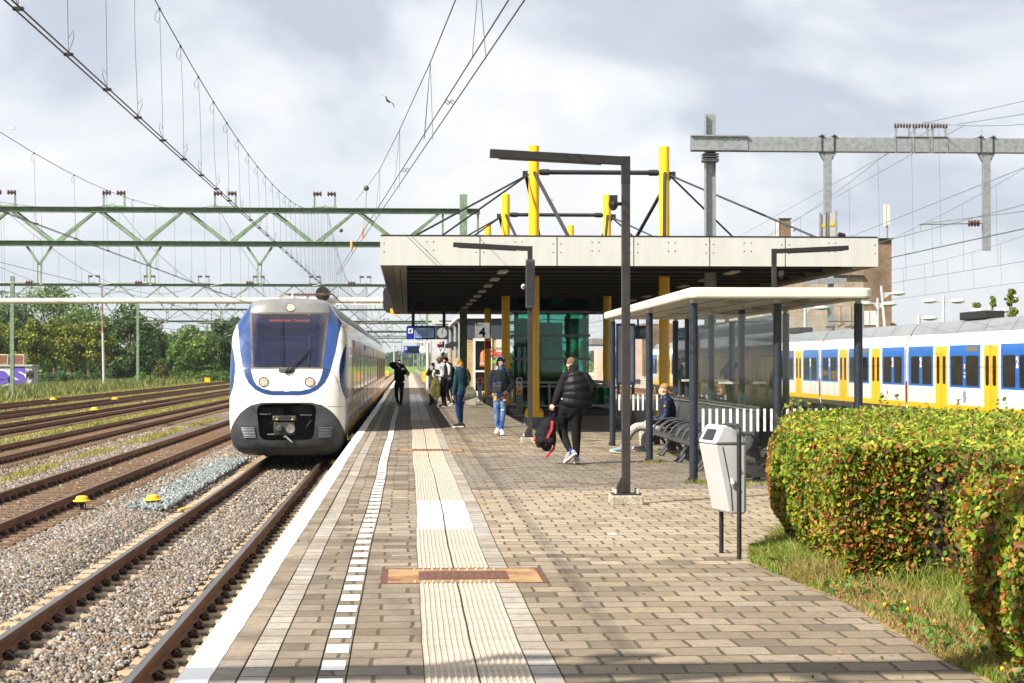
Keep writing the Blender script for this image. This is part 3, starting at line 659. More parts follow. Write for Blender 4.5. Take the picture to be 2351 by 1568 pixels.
def carriage(t, y0, y1, sg, first=False, marks=(), far=False, logo=False):
    """one articulated unit, local to the train; sg is the visible side"""
    Ln = y1 - y0
    mb = MB(); ya, yb = y0 + (0 if first else .14), y1 - .14
    zb = [q for q in TP if q[1] <= 3.65]; rows = []
    for s in (-1, 1): rows = [[(s * w, ya, z), (s * w, yb, z)] for w, z in zb]; mb.grid(rows)
    for yy in (ya, yb): mb.quadpts([(-w, yy, z) for w, z in TP] + [(w, yy, z) for w, z in TP[::-1][1:]])
    mb.quadpts([(-1.22, ya, .4), (1.22, ya, .4), (1.22, yb, .4), (-1.22, yb, .4)])
    c = mb.build('carriage', M_TWHITE, t, smooth=True, ang=30)
    mb = MB(); zr = [q for q in TP if q[1] >= 3.63]; line = [(-w, z) for w, z in zr] + [(w, z) for w, z in zr[::-1][1:]]
    mb.grid([[(x * 1.004, ya - (.08 if not first else 0), z + .006), (x * 1.004, yb + .08, z + .006)] for x, z in line]); mb.build('roof', M_TGREY, c, smooth=True, ang=60)
    mb = MB()
    for k in range(1, 5): yy = ya + (yb - ya) * k / 5; mb.grid([[(x * 1.008, yy, z + .012), (x * 1.008, yy + .03, z + .012)] for x, z in line])
    mb.build('roof_seam', M_TDARK, c, fix=False)
    # yellow sill stripe, grey skirt, running gear
    mb = MB(); side_panel(mb, sg, .68, .90, ya, yb, .003, 2); mb.build('yellow_stripe', M_TYEL, c)
    mb = MB(); side_panel(mb, sg, .46, .675, ya, yb, .005, 3); mb.build('skirt', M_TDARK, c)
    mb = MB()
    for cy in ((y0,) if first else (y0, y1)):
        pass
    mb.box((-1.1, ya, .2), (1.1, yb, .45))
    r_ = random.Random(int(y0 * 7))
    for k in range(5): yy = ya + 2.5 + k * 2.3; mb.box((sg * 1.25 - .15, yy, .18 + r_.uniform(0, .08)), (sg * 1.25 + .12, yy + r_.uniform(.8, 1.8), .45))
    mb.build('underframe', M_TBLK, c)
    for cy in ((y1,) if not first else (y0 + 2.2, y1)):
        mb = MB()
        for d in (-1.1, 1.1):
            for s in (-1, 1): mb.lathe([(.0, -.06), (.38, -.06), (.40, -.05), (.40, .05), (0, .05)], (s * .75, cy + d, .41), 20, 'x')
        mb.box((sg * 1.2 - .08, cy - 1.5, .42), (sg * 1.2 + .06, cy + 1.5, .6)); mb.box((sg * 1.25 - .1, cy - .3, .2), (sg * 1.25 + .05, cy + .3, .5))
        mb.cyl((sg * 1.28, cy - .35, .42), (sg * 1.28, cy + .35, .42), .09)
        mb.build('bogie', M_TBLK, c)
    # articulation: dark bellows, cream edge, low red mark
    if y1:
        mb = MB(); mb.grid([[(s_ * (tw(z) - .06), y1 - .16, z), (s_ * (tw(z) - .06), y1 + .16, z)] for s_ in (sg,) for z in np.linspace(.5, 4.05, 16)]); mb.grid([[(x * .95, y1 - .16, z - .05), (x * .95, y1 + .16, z - .05)] for x, z in line]); mb.build('bellows', M_TBLK, c)
        mb = MB(); side_panel(mb, sg, .75, 3.6, y1 + .14, y1 + .26, .006, 8); mb.build('edge_trim', mat('tan_trim', (.30, .25, .19), .5), c)
        mb = MB(); side_panel(mb, sg, .85, 1.75, y1 + .02, y1 + .12, .004, 8); mb.build('red_mark', M_RED, c)
    # bands, doors, windows
    def L_(a): return y0 + a * Ln / 16.1
    bands = [(0.3, 3.9), (6.2, 10.0), (12.2, 15.8)]
    if first: bands = [(6.2, 10.0), (12.2, 15.8)]
    for a, b in bands:
        mb = MB(); side_panel(mb, sg, 1.57, 3.17, L_(a), L_(b), .004, 10); mb.build('window_band', M_TBLUE2, c)
    wins = [(.75, 1.9), (2.4, 3.65), (6.45, 7.9), (8.35, 9.75), (12.45, 13.7), (14.2, 15.35)]
    if first: wins = wins[2:]
    for a, b in wins:
        mb = MB(); round_panel(mb, sg, 1.64, 2.77, L_(a) - .04, L_(b) + .04, .007, .09); f_ = mb.build('window', M_RUB, c)
        if not far:
            mb = MB(); round_panel(mb, sg, 1.68, 2.73, L_(a), L_(b), .009, .07); f_.data.materials.append(M_TGLS)
            me = mb.build('pane_tmp', M_TGLS); join_into(f_, me, 1)
    for a in ((5.0,) if first else (5.0,)) + (11.1,):
        d = thing_part('door', c)
        mb = MB(); side_panel(mb, sg, .68, 3.14, L_(a - .77), L_(a + .77), .006, 10)
        d_ = mb.build('door', M_TYEL, c)
        mb = MB(); side_panel(mb, sg, .68, 3.14, L_(a) - .012, L_(a) + .012, .010, 10, False); seam = mb.build('seam_tmp', M_RUB); 
        d_.data.materials.append(M_RUB); join_into(d_, seam, 1)
        d_.data.materials.append(M_TGLS2)
        for q in (-.40, .40):
            mb = MB(); round_panel(mb, sg, 1.68, 2.76, L_(a + q) - .2, L_(a + q) + .2, .011, .1); x_ = mb.build('tmp', M_TGLS2); join_into(d_, x_, 2)
        if logo and a == 5.0 and not far:
            for q in (-.38, .38):
                mb = MB()
                for w_ in (-.13, .13): mb.tube([(sg * 1.447, L_(a + q) + w_ + .09 * math.cos(k * PI / 6), 1.08 + .09 * math.sin(k * PI / 6)) for k in range(13)], .008, 4, False)
                mb.tube([(sg * 1.447, L_(a + q) - .13, 1.08), (sg * 1.447, L_(a + q) - .05, 1.27), (sg * 1.447, L_(a + q) + .1, 1.25), (sg * 1.447, L_(a + q) + .13, 1.08)], .008, 4)
                mb.build('bicycle_mark', M_LETY, c)
    mb = MB(); round_panel(mb, sg, 2.92, 3.13, L_(6.45), L_(7.9), .009, .03); mb.build('display', mat('display_grey', (.13, .12, .10), .4), c)
    for yy in marks:
        text_mesh('class_number', '2', .52, M_LETW, c, (sg * 1.45, L_(yy), 2.5), rot=(R(90), 0, R(90) * sg), depth=.002, bold=.022)
    if logo:
        emblem(c, L_(8.1), 1.23, .42, M_LETB if False else mat('emblem_blue', (.01, .07, .33), .4), sg * 1.45, sg)
        mb = MB(); mb.box((sg * 1.447 - .002, L_(8.02), 1.95), (sg * 1.447 + .003, L_(8.16), 2.02)); mb.box((sg * 1.447 - .002, L_(8.02), 2.1), (sg * 1.447 + .003, L_(8.16), 2.14)); mb.box((sg * 1.447 - .002, L_(8.04), 2.28), (sg * 1.447 + .003, L_(8.14), 2.45)); mb.build('pictogram', M_LETW, c)
        mb = MB(); mb.box((-.9, L_(7.5), 4.15), (-.1, L_(10.5), 4.45)); mb.build('roof_unit', M_TBLK, c, bevel=.04)
    return c
def thing_part(n, c): return None
def join_into(a, b, slot):
    """merge b's geometry into mesh a with material slot"""
    bm = bmesh.new(); bm.from_mesh(a.data); n = len(bm.faces); bm.from_mesh(b.data); bm.faces.ensure_lookup_table()
    for f_ in bm.faces[n:]: f_.material_index = slot
    bm.to_mesh(a.data); bm.free(); bpy.data.objects.remove(b)
def pantograph(t, x, y, z):
    mb = MB(); z0_ = z; mb.tube([(x + 0, y + 1.5, z), (x + .0, y + .1, z + .12)], .03, 6); mb.tube([(x + .0, y + .1, z + .12), (x, y + .9, z + .3)], .022, 6); z = z - .65
    mb.tube([(x - .8 + .1 * 0, y + .9, z + .82), (x - .65, y + .9, z + .95), (x + .65, y + .9, z + .95), (x + .8, y + .9, z + .82)], .02, 6); mb.tube([(x - .55, y + 1.15, z + .93), (x + .55, y + 1.15, z + .93)], .02, 6)
    mb.tube([(x - .65, y + .9, z + .95), (x - .55, y + 1.15, z + .93)], .012, 5); mb.tube([(x + .65, y + .9, z + .95), (x + .55, y + 1.15, z + .93)], .012, 5)
    z = z0_
    for s in (-1, 1): mb.box((x + s * .5 - .05, y + .2, z - .05), (x + s * .5 + .05, y + 1.8, z + .06)); mb.cyl((x + s * .5, y + .4, z - .25), (x + s * .5, y + .4, z), .07)
    return mb.build('pantograph', mat('pantograph_bronze', (.16, .09, .05), .5, .5), t)

# ---- standing train beyond the platform, seen from its left flank ----
tr = thing('passenger_train', 'long white train with blue window bands and yellow doors standing beyond the hedge', 'train', (22.25, 0, RZ), group=None)
yb = 59.3
carriage(tr, 43.2 + .01, 59.3, -1, marks=(2.15, 13.95))
for k in range(6):
    carriage(tr, yb + 16.1 * k, yb + 16.1 * (k + 1), -1, marks=(2.15, 13.95), far=k > 3, logo=(k in (0, 2)))
pantograph(tr, 0, 92.2, 4.35)
# ---- arriving train at the platform: shaped nose ----
NY = 45.35
tn = thing('passenger_train', 'white and blue electric train with lit headlamps arriving along the platform edge', 'train', (TR1 - .03, NY, RZ))
PZ = [(1.02, .2, .42), (1.16, .25, .28), (1.27, .33, .17), (1.35, .45, .08), (1.40, .62, .03), (1.425, .85, 0), (1.44, 1.1, 0), (1.44, 1.5, 0), (1.44, 1.9, .02), (1.44, 2.2, .07), (1.44, 2.4, .14), (1.44, 2.9, .48), (1.425, 3.2, .68),
      (1.37, 3.4, .82), (1.29, 3.55, .91), (1.18, 3.72, .99), (1.1, 3.85, 1.04), (1.03, 3.97, 1.10), (.985, 4.03, 1.16), (.92, 4.075, 1.24), (.8, 4.11, 1.38), (.6, 4.14, 1.62), (.3, 4.165, 1.95), (.02, 4.18, 2.2)]
def smooth_profile(P_, step):
    a = np.array(P_); d = np.r_[0, np.cumsum(np.hypot(np.diff(a[:, 0]), np.hypot(np.diff(a[:, 1]), np.diff(a[:, 2]))))]
    t = np.arange(0, d[-1], step); t = np.r_[t, d[-1]]
    # Catmull-Rom through the listed stations
    o = []
    for tt in t:
        i = min(max(np.searchsorted(d, tt) - 1, 0), len(a) - 2); u = (tt - d[i]) / (d[i + 1] - d[i])
        p0, p1, p2, p3 = a[max(i - 1, 0)], a[i], a[i + 1], a[min(i + 2, len(a) - 1)]
        h = d[i + 1] - d[i]; m1 = (p2 - p0) / max(d[i + 1] - d[max(i - 1, 0)], 1e-6) * h; m2 = (p3 - p1) / max(d[min(i + 2, len(a) - 1)] - d[i], 1e-6) * h
        o.append((2 * u**3 - 3 * u**2 + 1) * p1 + (u**3 - 2 * u**2 + u) * m1 + (-2 * u**3 + 3 * u**2) * p2 + (u**3 - u**2) * m2)
    return np.array(o)
pf = smooth_profile(PZ, .0125)
NL = 2.5
def plan(w, y0, n):
    L_ = min(.62, NL - y0 - .05); e = 3.6
    th = np.linspace(0, PI / 2, 400); x = w * np.sin(th) ** (2 / e); y = y0 + L_ * (1 - np.cos(th) ** (2 / e))
    x = np.r_[x, w]; y = np.r_[y, NL]
    s = np.r_[0, np.cumsum(np.hypot(np.diff(x), np.diff(y)))]; 
    t = np.linspace(0, 1, n) * s[-1]
    return np.interp(t, s, x), np.interp(t, s, y)
NC = 230; rowsx = []; rowsy = []
for w, z, y0 in pf: x, y = plan(max(w, .01), y0, NC); rowsx.append(x); rowsy.append(y)
X = np.array(rowsx); Y = np.array(rowsy); Z = np.repeat(pf[:, 1][:, None], NC, 1); Y0 = np.repeat(pf[:, 2][:, None], NC, 1)
X = np.concatenate([-X[:, ::-1][:, :-1], X], 1); Y = np.concatenate([Y[:, ::-1][:, :-1], Y], 1); Z = np.concatenate([Z[:, ::-1][:, :-1], Z], 1); Y0 = np.concatenate([Y0[:, ::-1][:, :-1], Y0], 1)
nr, nc = X.shape
def cen(A): return (A[:-1, :-1] + A[1:, :-1] + A[:-1, 1:] + A[1:, 1:]) / 4
cx, cy, cz, cy0 = np.abs(cen(X)), cen(Y), cen(Z), cen(Y0)
itp = lambda v, pts: np.interp(v, [p[0] for p in pts], [p[1] for p in pts])
reg = np.zeros(cx.shape, int)                                        # 0 white shell
bo = itp(cz, [(1.69, 0), (1.695, .35), (1.73, .55), (1.83, .76), (1.99, .93), (2.15, 1.02), (2.35, 1.09), (2.78, 1.19), (3.25, 1.26), (3.5, 1.31), (3.58, 1.36), (3.66, 1.6)])
reg[(cz > 1.69) & (cx < bo)] = 1                                     # blue
reg[(cz > 3.62)] = 1
bi = itp(cz, [(1.80, 0), (1.81, .35), (1.87, .6), (1.95, .73), (2.05, .80), (2.2, .85), (2.35, .885)])
reg[(cz > 1.80) & (cz < 2.36) & (cx < bi)] = 2                       # panel
g = itp(cz, [(2.35, .875), (3.77, 1.0)])
fr = (cz > 2.35) & (cz < 3.77) & (cx < g); reg[fr] = 3               # frame
reg[fr & (cz > 2.395) & (cz < 3.73) & (cx < g - .05)] = 4            # glass
reg[(cz >= 3.77) & (cx < itp(cz, [(3.77, 1.0), (4.02, .97), (4.06, .93), (4.2, .93)]))] = 5      # grey cap
reg[(cz >= 4.13) & (cx < .93)] = 5
sk = itp(cx, [(0, 1.52), (.6, 1.52), (.85, 1.46), (1.0, 1.38), (1.15, 1.25), (1.27, 1.1), (1.35, .95), (1.41, .8), (1.44, .6)]); sk = np.where(cx > 1.415, np.maximum(.48, .8 - (cy - cy0 - .2) * .5), sk)
reg[cz < sk] = 6                                                     # skirt
reg[(cx > 1.44 - .16 * (1 - ((cz - 2.29) / .70) ** 2)) & (cz > 1.6) & (cz < 2.98)] = 7
reg[(cx > 1.40) & (cz > .68) & (cz < .86) & (cy > .75)] = 8
reg[(cx / itp(cz, [(.59, .66), (1.49, .74)])) ** 7 + np.abs((cz - 1.04) / .45) ** 7 < 1] = 9
reg[(cx < .2) & (cz > 2.235 + .5 * np.maximum(cx - .12, 0)) & (cz < 2.352)] = 10
names = {0: ('shell', M_TWHITEF), 1: ('blue_band', M_TBLUE), 2: ('front_panel', M_TWHITEF), 3: ('windscreen_frame', mat('dusty_frame', (.05, .04, .03), .6, 0, .5, 4, col2=(.11, .085, .05))), 5: ('roof_cap', M_TCAP), 6: ('front_skirt', M_TDARK), 7: ('side_flash', M_TBLUE), 8: ('yellow_stripe', M_TYEL), 10: ('wiper_recess', M_TDARK)}
def f(T):
    n = T.noise(T.obj, 3, 8, .7); n2 = T.noise(T.obj, 170, 2, .6)
    df = T.nd('ShaderNodeBsdfDiffuse'); df.inputs[0].default_value = (.36, .34, .32, 1)
    tr = T.nd('ShaderNodeBsdfTransparent'); tr.inputs[0].default_value = (.52, .56, .86, 1); gl = T.nd('ShaderNodeBsdfGlossy'); gl.inputs['Roughness'].default_value = .03; gl.inputs['Color'].default_value = (.55, .60, 1.0, 1)
    fz = T.nd('ShaderNodeFresnel'); fz.inputs[0].default_value = 1.75
    m1 = T.nd('ShaderNodeMixShader'); T.ln(fz.outputs[0], m1.inputs[0]); T.ln(tr.outputs[0], m1.inputs[1]); T.ln(gl.outputs[0], m1.inputs[2])
    sp = T.nd('ShaderNodeSeparateXYZ'); T.ln(T.obj, sp.inputs[0]); ax = T.math('ABSOLUTE', sp.outputs['X'])
    e = T.math('ADD', T.math('MULTIPLY', T.math('MAXIMUM', T.math('SUBTRACT', ax, .74), 0.0), 1.0), T.math('MULTIPLY', T.math('MAXIMUM', T.math('SUBTRACT', sp.outputs['Z'], 3.45), 0.0), .45))
    fac = T.math('ADD', T.math('MULTIPLY', e, T.math('ADD', n, .0)), .012)
    fac = T.math('ADD', fac, T.math('MULTIPLY', T.math('GREATER_THAN', n2, .66), .16))
    m2 = T.nd('ShaderNodeMixShader'); T.ln(fac, m2.inputs[0]); T.ln(m1.outputs[0], m2.inputs[1]); T.ln(df.outputs[0], m2.inputs[2])
    o = [q for q in T.t.nodes if q.type == 'OUTPUT_MATERIAL'][0]; T.ln(m2.outputs[0], o.inputs[0])
M_WSC = node_mat('dusty_windscreen', f)
names[4] = ('windscreen', M_WSC); reg[(reg == 7) & (cen(X) < 0)] = 11; names[11] = names[7]
V = np.stack([X, Y, Z], -1).reshape(-1, 3)
ii, jj = np.meshgrid(np.arange(nr - 1), np.arange(nc - 1), indexing='ij')
quads = np.stack([ii * nc + jj, ii * nc + jj + 1, (ii + 1) * nc + jj + 1, (ii + 1) * nc + jj], -1).reshape(-1, 4)
rf = reg.reshape(-1)
for k, (nm, m_) in names.items():
    q = quads[rf == k]
    if not len(q): continue
    u, inv = np.unique(q, return_inverse=True)
    npmesh(nm, V[u], inv.reshape(-1, 4), m_, tn, smooth=True)
# inside the coupler opening
mb = MB(); mb.box((-.8, .62, .45), (.8, .66, 1.6)); mb.box((-.8, .06, 1.5), (.8, .64, 1.54)); mb.box((-.8, .1, .5), (.8, .64, .58))
for s in (-1, 1): mb.box((s * .76 - .03, .06, .5), (s * .76 + .03, .64, 1.55))
mb.box((-.7, .35, 1.2), (-.1, .5, 1.4)); mb.box((.15, .3, 1.25), (.66, .5, 1.45)); mb.tube([(.3, .3, .7), (.45, .2, .85), (.6, .3, 1.1)], .02, 6); mb.tube([(-.6, .3, .7), (-.5, .2, .95), (-.38, .25, 1.0)], .025, 6)
mb.build('coupler_recess', M_TBLK, tn)
mb = MB(); mb.box((-.31, -.06, .72), (.205, .1, 1.05)); cp = mb.build('coupler', M_STEELD, tn, bevel=.02)
mb = MB(); mb.lathe([(0, -.14), (.04, -.15), (.075, -.11), (.1, -.02), (.1, .06), (0, .06)], (-.155, -.05, .876), 18, 'y'); mb.build('coupling_cone', M_TDARK, cp, smooth=True)
mb = MB(); mb.lathe([(.085, -.02), (.11, -.025), (.11, .02), (.085, .02)], (.10, -.06, .88), 18, 'y'); mb.build('coupling_ring', M_STEEL, cp, smooth=True)
mb = MB(); mb.lathe([(0, -.012), (.085, -.012), (.085, 0), (0, 0)], (.10, -.06, .88), 18, 'y'); mb.build('coupling_cup', M_TBLK, cp)
mb = MB(); mb.box((-.34, -.1, 1.07), (.24, .08, 1.2)); cv = mb.build('coupler_cover', M_TDARK, tn, bevel=.03)
mb = MB()
for k in range(11): mb.box((-.17 + k * .028, -.106, 1.12), (-.155 + k * .028, -.1, 1.19))
mb.build('ribs', M_RUB, cv)
for x in (-.235, .145): mb = MB(); mb.quadpts([(x - .03, -.104, 1.095), (x + .03, -.104, 1.095), (x, -.104, 1.15)]); mb.build('warning_triangle', M_TYEL, cv)
mb = MB(); mb.tube([(-.02, -.1, .7), (.08, -.25, .62), (.17, -.38, .55)], [.022, .026, .016], 10); mb.box((-.47, -.05, .73), (-.3, .0, .755)); mb.lathe([(0, -.02), (.03, -.02), (.03, .02), (0, .02)], (-.04, -.08, .69), 12, 'y'); mb.build('uncoupling_rod', M_STEEL, tn, smooth=True)
text_mesh('lettering', 'Afsluitkraan TL', .045, mat('faint_lettering', (.25, .25, .26), .6), tn, (-.53, .05, 1.235)); text_mesh('lettering', 'Afsluitkraan HR', .045, MATS['faint_lettering'], tn, (.47, .05, 1.215))
# lamps
def yface(x, z):
    i = np.argmin(np.abs(pf[:, 1] - z)); xs, ys = plan(pf[i, 0], pf[i, 2], 300); return float(np.interp(abs(x), xs, ys))
for x, z, r_, sl in ((-.565, 2.03, .105, 0.1), (.565, 2.03, .105, .1), (0.02, 3.90, .1, .35)):
    y = yface(x, z) - .012; mb = MB(); mb.lathe([(r_, .02), (r_ + .022, .0), (r_ + .018, -.012), (r_, -.006)], (0, 0, 0), 24, 'y'); l_ = mb.build('headlamp', M_CHROME, tn, smooth=True); l_.location = (x, y, z); l_.rotation_euler = (-sl, 0, 0)
    mb = MB(); mb.lathe([(0, -.006), (r_ * .99, -.004), (r_ * .99, .01), (0, .01)], (0, 0, 0), 24, 'y'); mb.build('lens', M_LAMP, l_)
    r2 = random.Random(int(z * 9 + x * 7))
    for ring, n_ in ((.0, 1), (.032, 5), (.060, 9), (.086, 13)):
        mb = MB()
        for k in range(n_):
            a = k * 2 * PI / n_ + ring * 9; mb.lathe([(0, -.012), (.0095, -.011), (.0095, -.004), (0, -.004)], (ring * math.cos(a), 0, ring * math.sin(a)), 6, 'y')
        mb.build('diode_ring', mat('lamp_diode', (1.0, .82, .58), .4, emit=.8), l_)
for s in (-1, 1): mb = MB(); mb.ball((s * .77, yface(.77, 2.1) - .004, 2.1), .016); mb.build('bolt', M_STEEL, tn)
# grilles on the skirt
for s in (-1, 1):
    cxg = s * .92; mb = MB(); yy = yface(.92, .78)
    mb.grid([[(cxg + dx, yface(cxg + dx, z) - .008, z) for dx in np.linspace(-.23, .23, 9)] for z in (.61, .95)]); gr = mb.build('vent', M_TDARK, tn)
    mb = MB()
    for k in range(7):
        z = .655 + k * .038; sh = s * .006 * k; mb.grid([[(cxg + sh + dx, yface(cxg + sh + dx, z) - d, z + e_) for dx in np.linspace(-.17 + .008 * (6 - k), .17, 7)] for d, e_ in ((.012, 0), (.035, .008), (.03, .024), (.012, .026))])
    mb.build('louvre', mat('louvre_grey', (.13, .14, .15), .4, .3), gr)
# raised emblem and panel joints
em = emblem(tn, 0, 2.03, .15, mat('raised_emblem', (.60, .59, .56), .4), 0, 1); me = em.data
for v_ in me.vertices: a, b = v_.co.y, v_.co.z; v_.co = (a * 2.4, yface(a * 2.4, b) - .008, b)
em.modifiers.new('thick', 'SOLIDIFY').thickness = .012
def seam(pts, w=.012):
    mb = MB(); mb.tube([(x, yface(x, z) - .001, z) for x, z in pts], w / 2, 5); return mb.build('panel_joint', M_RUB, tn)
for s in (-1, 1):
    seam([(s * x, z) for x, z in ((.87, 2.35), (.98, 2.34), (1.08, 2.30), (1.17, 2.2), (1.24, 2.05), (1.29, 1.8))], .012); seam([(s * x, 1.42) for x in np.linspace(.98, 1.40, 8)], .01)
seam([(0.0, z) for z in np.linspace(.22, .57, 6)], .012)
# wiper
wy = lambda z: yface(0, z) - .05
mb = MB(); mb.tube([(.53, wy(3.22), 3.22), (.55, wy(2.8) - .02, 2.8), (.52, wy(2.42), 2.42)], .014, 6); mb.tube([(-.03, wy(2.3) - .02, 2.30), (.3, wy(2.6) - .05, 2.63), (.55, wy(2.86) - .03, 2.86)], .016, 6); mb.tube([(.05, wy(2.3) - .02, 2.28), (.34, wy(2.58) - .05, 2.60), (.56, wy(2.8) - .03, 2.82)], .012, 6); mb.ball((-.02, wy(2.3), 2.28), .05); mb.ball((.06, wy(2.3), 2.31), .045); mb.ball((.545, wy(2.84) - .03, 2.84), .03)
mb.build('wiper', M_RUB, tn)
# cab interior behind the glass
M_INT = mat('cab_interior', (.55, .58, .92), .7, 0, .1, 3); M_INTD = mat('cab_interior_dark', (.10, .11, .24), .6, 0, .2, 3); M_BLIND = mat('cab_blind', (.13, .135, .23), .6, 0, .08, 3)
mb = MB(); mb.box((-1.12, 1.75, 1.9), (1.12, 1.79, 3.5)); mb.box((-1.12, 1.3, 2.0), (-1.08, 2.3, 3.3)); mb.box((1.08, 1.3, 2.0), (1.12, 2.3, 3.3)); mb.build('cab_bulkhead', M_INT, tn)
pts = [(-.62, 2.3)] + [(-.62 + 1.24 * k / 16, 3.12 + .2 * math.sin(PI * k / 16)) for k in range(17)] + [(.62, 2.3)]
mb = MB(); mb.prism(pts, 1.66, 1.74); mb.build('cab_doorway', M_INTD, tn)
mb = MB(); mb.grid([[(x, pf_y(z) + .09, z) for x in (-.85, .85)] for z in (3.36, 3.69)]) if False else mb.grid([[(x, yface(0, z) + .12, z) for x in (-.9, .9)] for z in (3.40, 3.46, 3.52, 3.58, 3.68)]); mb.build('destination_display', mat('display_dark_blue', (.06, .06, .13), .6), tn)
mb = MB(); mb.grid([[(x, yface(0, z) + .10, z) for x in (-.74, .74)] for z in (2.86, 2.93, 3.0, 3.05)]); mb.build('sun_blind', M_BLIND, tn)
mb = MB(); mb.grid([[(x, yface(0, z) + .11, z) for x in (-.88, .88)] for z in (3.14, 3.18)]); mb.build('blind_rail', M_INTD, tn)
mb = MB(); mb.prism([(-1.0, 2.30), (1.0, 2.30), (.8, 2.42), (.4, 2.52), (0, 2.55), (-.4, 2.52), (-.8, 2.42)], .55, .95); mb.build('dashboard', mat('dashboard_blue', (.02, .05, .14), .5), tn)
tx = text_mesh('lettering', 'Amsterdam Centraal', .12, M_LED, tn, (0.0, yface(0, 3.57) + .06, 3.57), rot=(R(62), 0, 0), bold=-.001)
# roof clutter and following carriages
mb = MB(); mb.lathe([(.07, 0), (.05, .05), (.02, .1), (.012, .2), (0, .2)], (.02, 2.0, 4.15), 12); mb.build('antenna', mat('light_grey_plastic', (.5, .5, .48), .5), tn, smooth=True)
carriage(tn, NL - .002, 14.1, 1, first=True)
for k in range(4): carriage(tn, 14.1 + 16.1 * k, 14.1 + 16.1 * (k + 1), 1, marks=(), far=k > 1)
pantograph(tn, .25, 4.5, 4.1)
# ================= canopy with its masts =================
M_FAS = mat('fascia_panel', (.45, .455, .43), .45, 0, .07, 1.6, ramp=(.3, .6), stretch=(3, 1, .5), detail=9)
M_DARKST = mat('dark_steel', (.022, .024, .030), .5, .2, .3, 5)
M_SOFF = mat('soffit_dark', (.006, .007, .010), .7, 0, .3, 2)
M_RIB = mat('soffit_rib', (.075, .065, .05), .6, .1, .3, 4)
M_GALV = mat('galvanised_steel', (.30, .32, .335), .5, .5, .22, 9, detail=9)
M_GRN = mat('green_paint', (.15, .225, .145), .55, 0, .35, 5, bump=.1)
M_MAST = mat('mast_yellow', (.98, .56, .005), .42, 0, .05, 2)
M_MASTB = mat('mast_foot_grey', (.14, .165, .19), .7, 0, .2, 8)
M_BEAMBR = mat('canopy_edge_beam', (.22, .19, .145), .6, .1, .35, 4)
CX0, CX1, CY0, CY1, CZ0, CZ1 = -.64, 11.1, 42.6, 83.0, 3.99, 4.66
ca = thing('platform_canopy', 'broad flat canopy with light grey fascia panels and black ribbed underside over the platform', 'canopy', (5.23, CY0, 0))
mb = MB(); w = 2.83
xs = [CX0, (1102 - 936) / 98.7 - 0, None]
cuts = [CX0] + [(u - 936) / 98.7 for u in (1102, 1280, 1458, 1635, 1812)] + [CX1]
for a, b in zip(cuts[:-1], cuts[1:]): mb.box((a + .012, CY0, CZ0), (b - .012, CY0 + .04, CZ1))
for k in range(6): a = CY0 + .05 + k * 6.72; mb.box((CX0, a, CZ0), (CX0 + .04, a + 6.7, CZ1)); mb.box((CX1 - .04, a, CZ0), (CX1, a + 6.7, CZ1))
part(mb, 'fascia', M_FAS, ca)
mb = MB()
for a, b in zip(cuts[:-1], cuts[1:]):
    for fx in (a + .09, (a + b) / 2 - .08, (a + b) / 2 + .08, b - .09):
        for z in (CZ0 + .35, CZ1 - .12) if abs(fx - (a + b) / 2) < .2 else (CZ0 + .31, CZ1 - .16): mb.lathe([(0, CY0 - .006), (.016, CY0 - .004), (.016, CY0 + .002), (0, CY0 + .002)], (fx, 0, z), 8, 'y')
part(mb, 'fascia_fixings', M_STEELD, ca)
mb = MB(); mb.box((CX0 + .02, CY0 + .03, CZ1 - .02), (CX1 - .02, CY1, CZ1 + .02)); mb.box((CX0 + .01, CY0 + .045, CZ1 + .001), (CX1 - .01, CY0 + .2, CZ1 + .045)); part(mb, 'roof_deck', M_DARKST, ca)
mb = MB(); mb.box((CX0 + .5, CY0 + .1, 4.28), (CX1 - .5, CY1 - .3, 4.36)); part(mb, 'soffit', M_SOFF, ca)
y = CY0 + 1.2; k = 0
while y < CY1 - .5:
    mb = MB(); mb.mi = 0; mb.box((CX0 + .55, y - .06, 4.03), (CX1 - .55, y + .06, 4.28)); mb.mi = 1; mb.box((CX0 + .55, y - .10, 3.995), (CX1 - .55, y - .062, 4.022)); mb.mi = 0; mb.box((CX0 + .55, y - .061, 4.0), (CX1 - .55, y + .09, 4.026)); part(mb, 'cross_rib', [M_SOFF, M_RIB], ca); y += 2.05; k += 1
mb = MB()
for s, x in ((1, CX0), (-1, CX1)):
    mb.box((x + s * .05 - .0, CY0 + .05, 4.0), (x + s * .28, CY1, 4.25)); mb.box((x + s * .30 if s > 0 else x - .62, CY0 + .05, 3.93), (x + .62 if s > 0 else x - .30, CY1, 4.27))
part(mb, 'edge_beam', M_BEAMBR, ca)
mb = MB()
for s, x in ((1, CX0), (-1, CX1)):
    for k in range(100): yy = CY0 + .3 + k * .4; mb.ball((x + s * .46, yy, 3.928), .018, 6, 4)
part(mb, 'rivet_row', M_STEELD, ca)
mb = MB(); mb.box((CX0, CY1, 3.93), (CX1, CY1 + .15, 4.6)); part(mb, 'end_beam', M_BEAMBR, ca)
for x in (2.35, 8.1):
    for k in range(10 if x < 5 else 6): yy = CY0 + 2.2 + k * 4.1; mb = MB(); mb.box((x - .11, yy, 3.955), (x + .11, yy + 1.2, 4.0)); part(mb, 'strip_light', mat('strip_light_housing', (.5, .48, .42), .5), ca)
MX = (3.44, 7.02); MY = (49.8, 64.2, 78.6); MT = 7.65
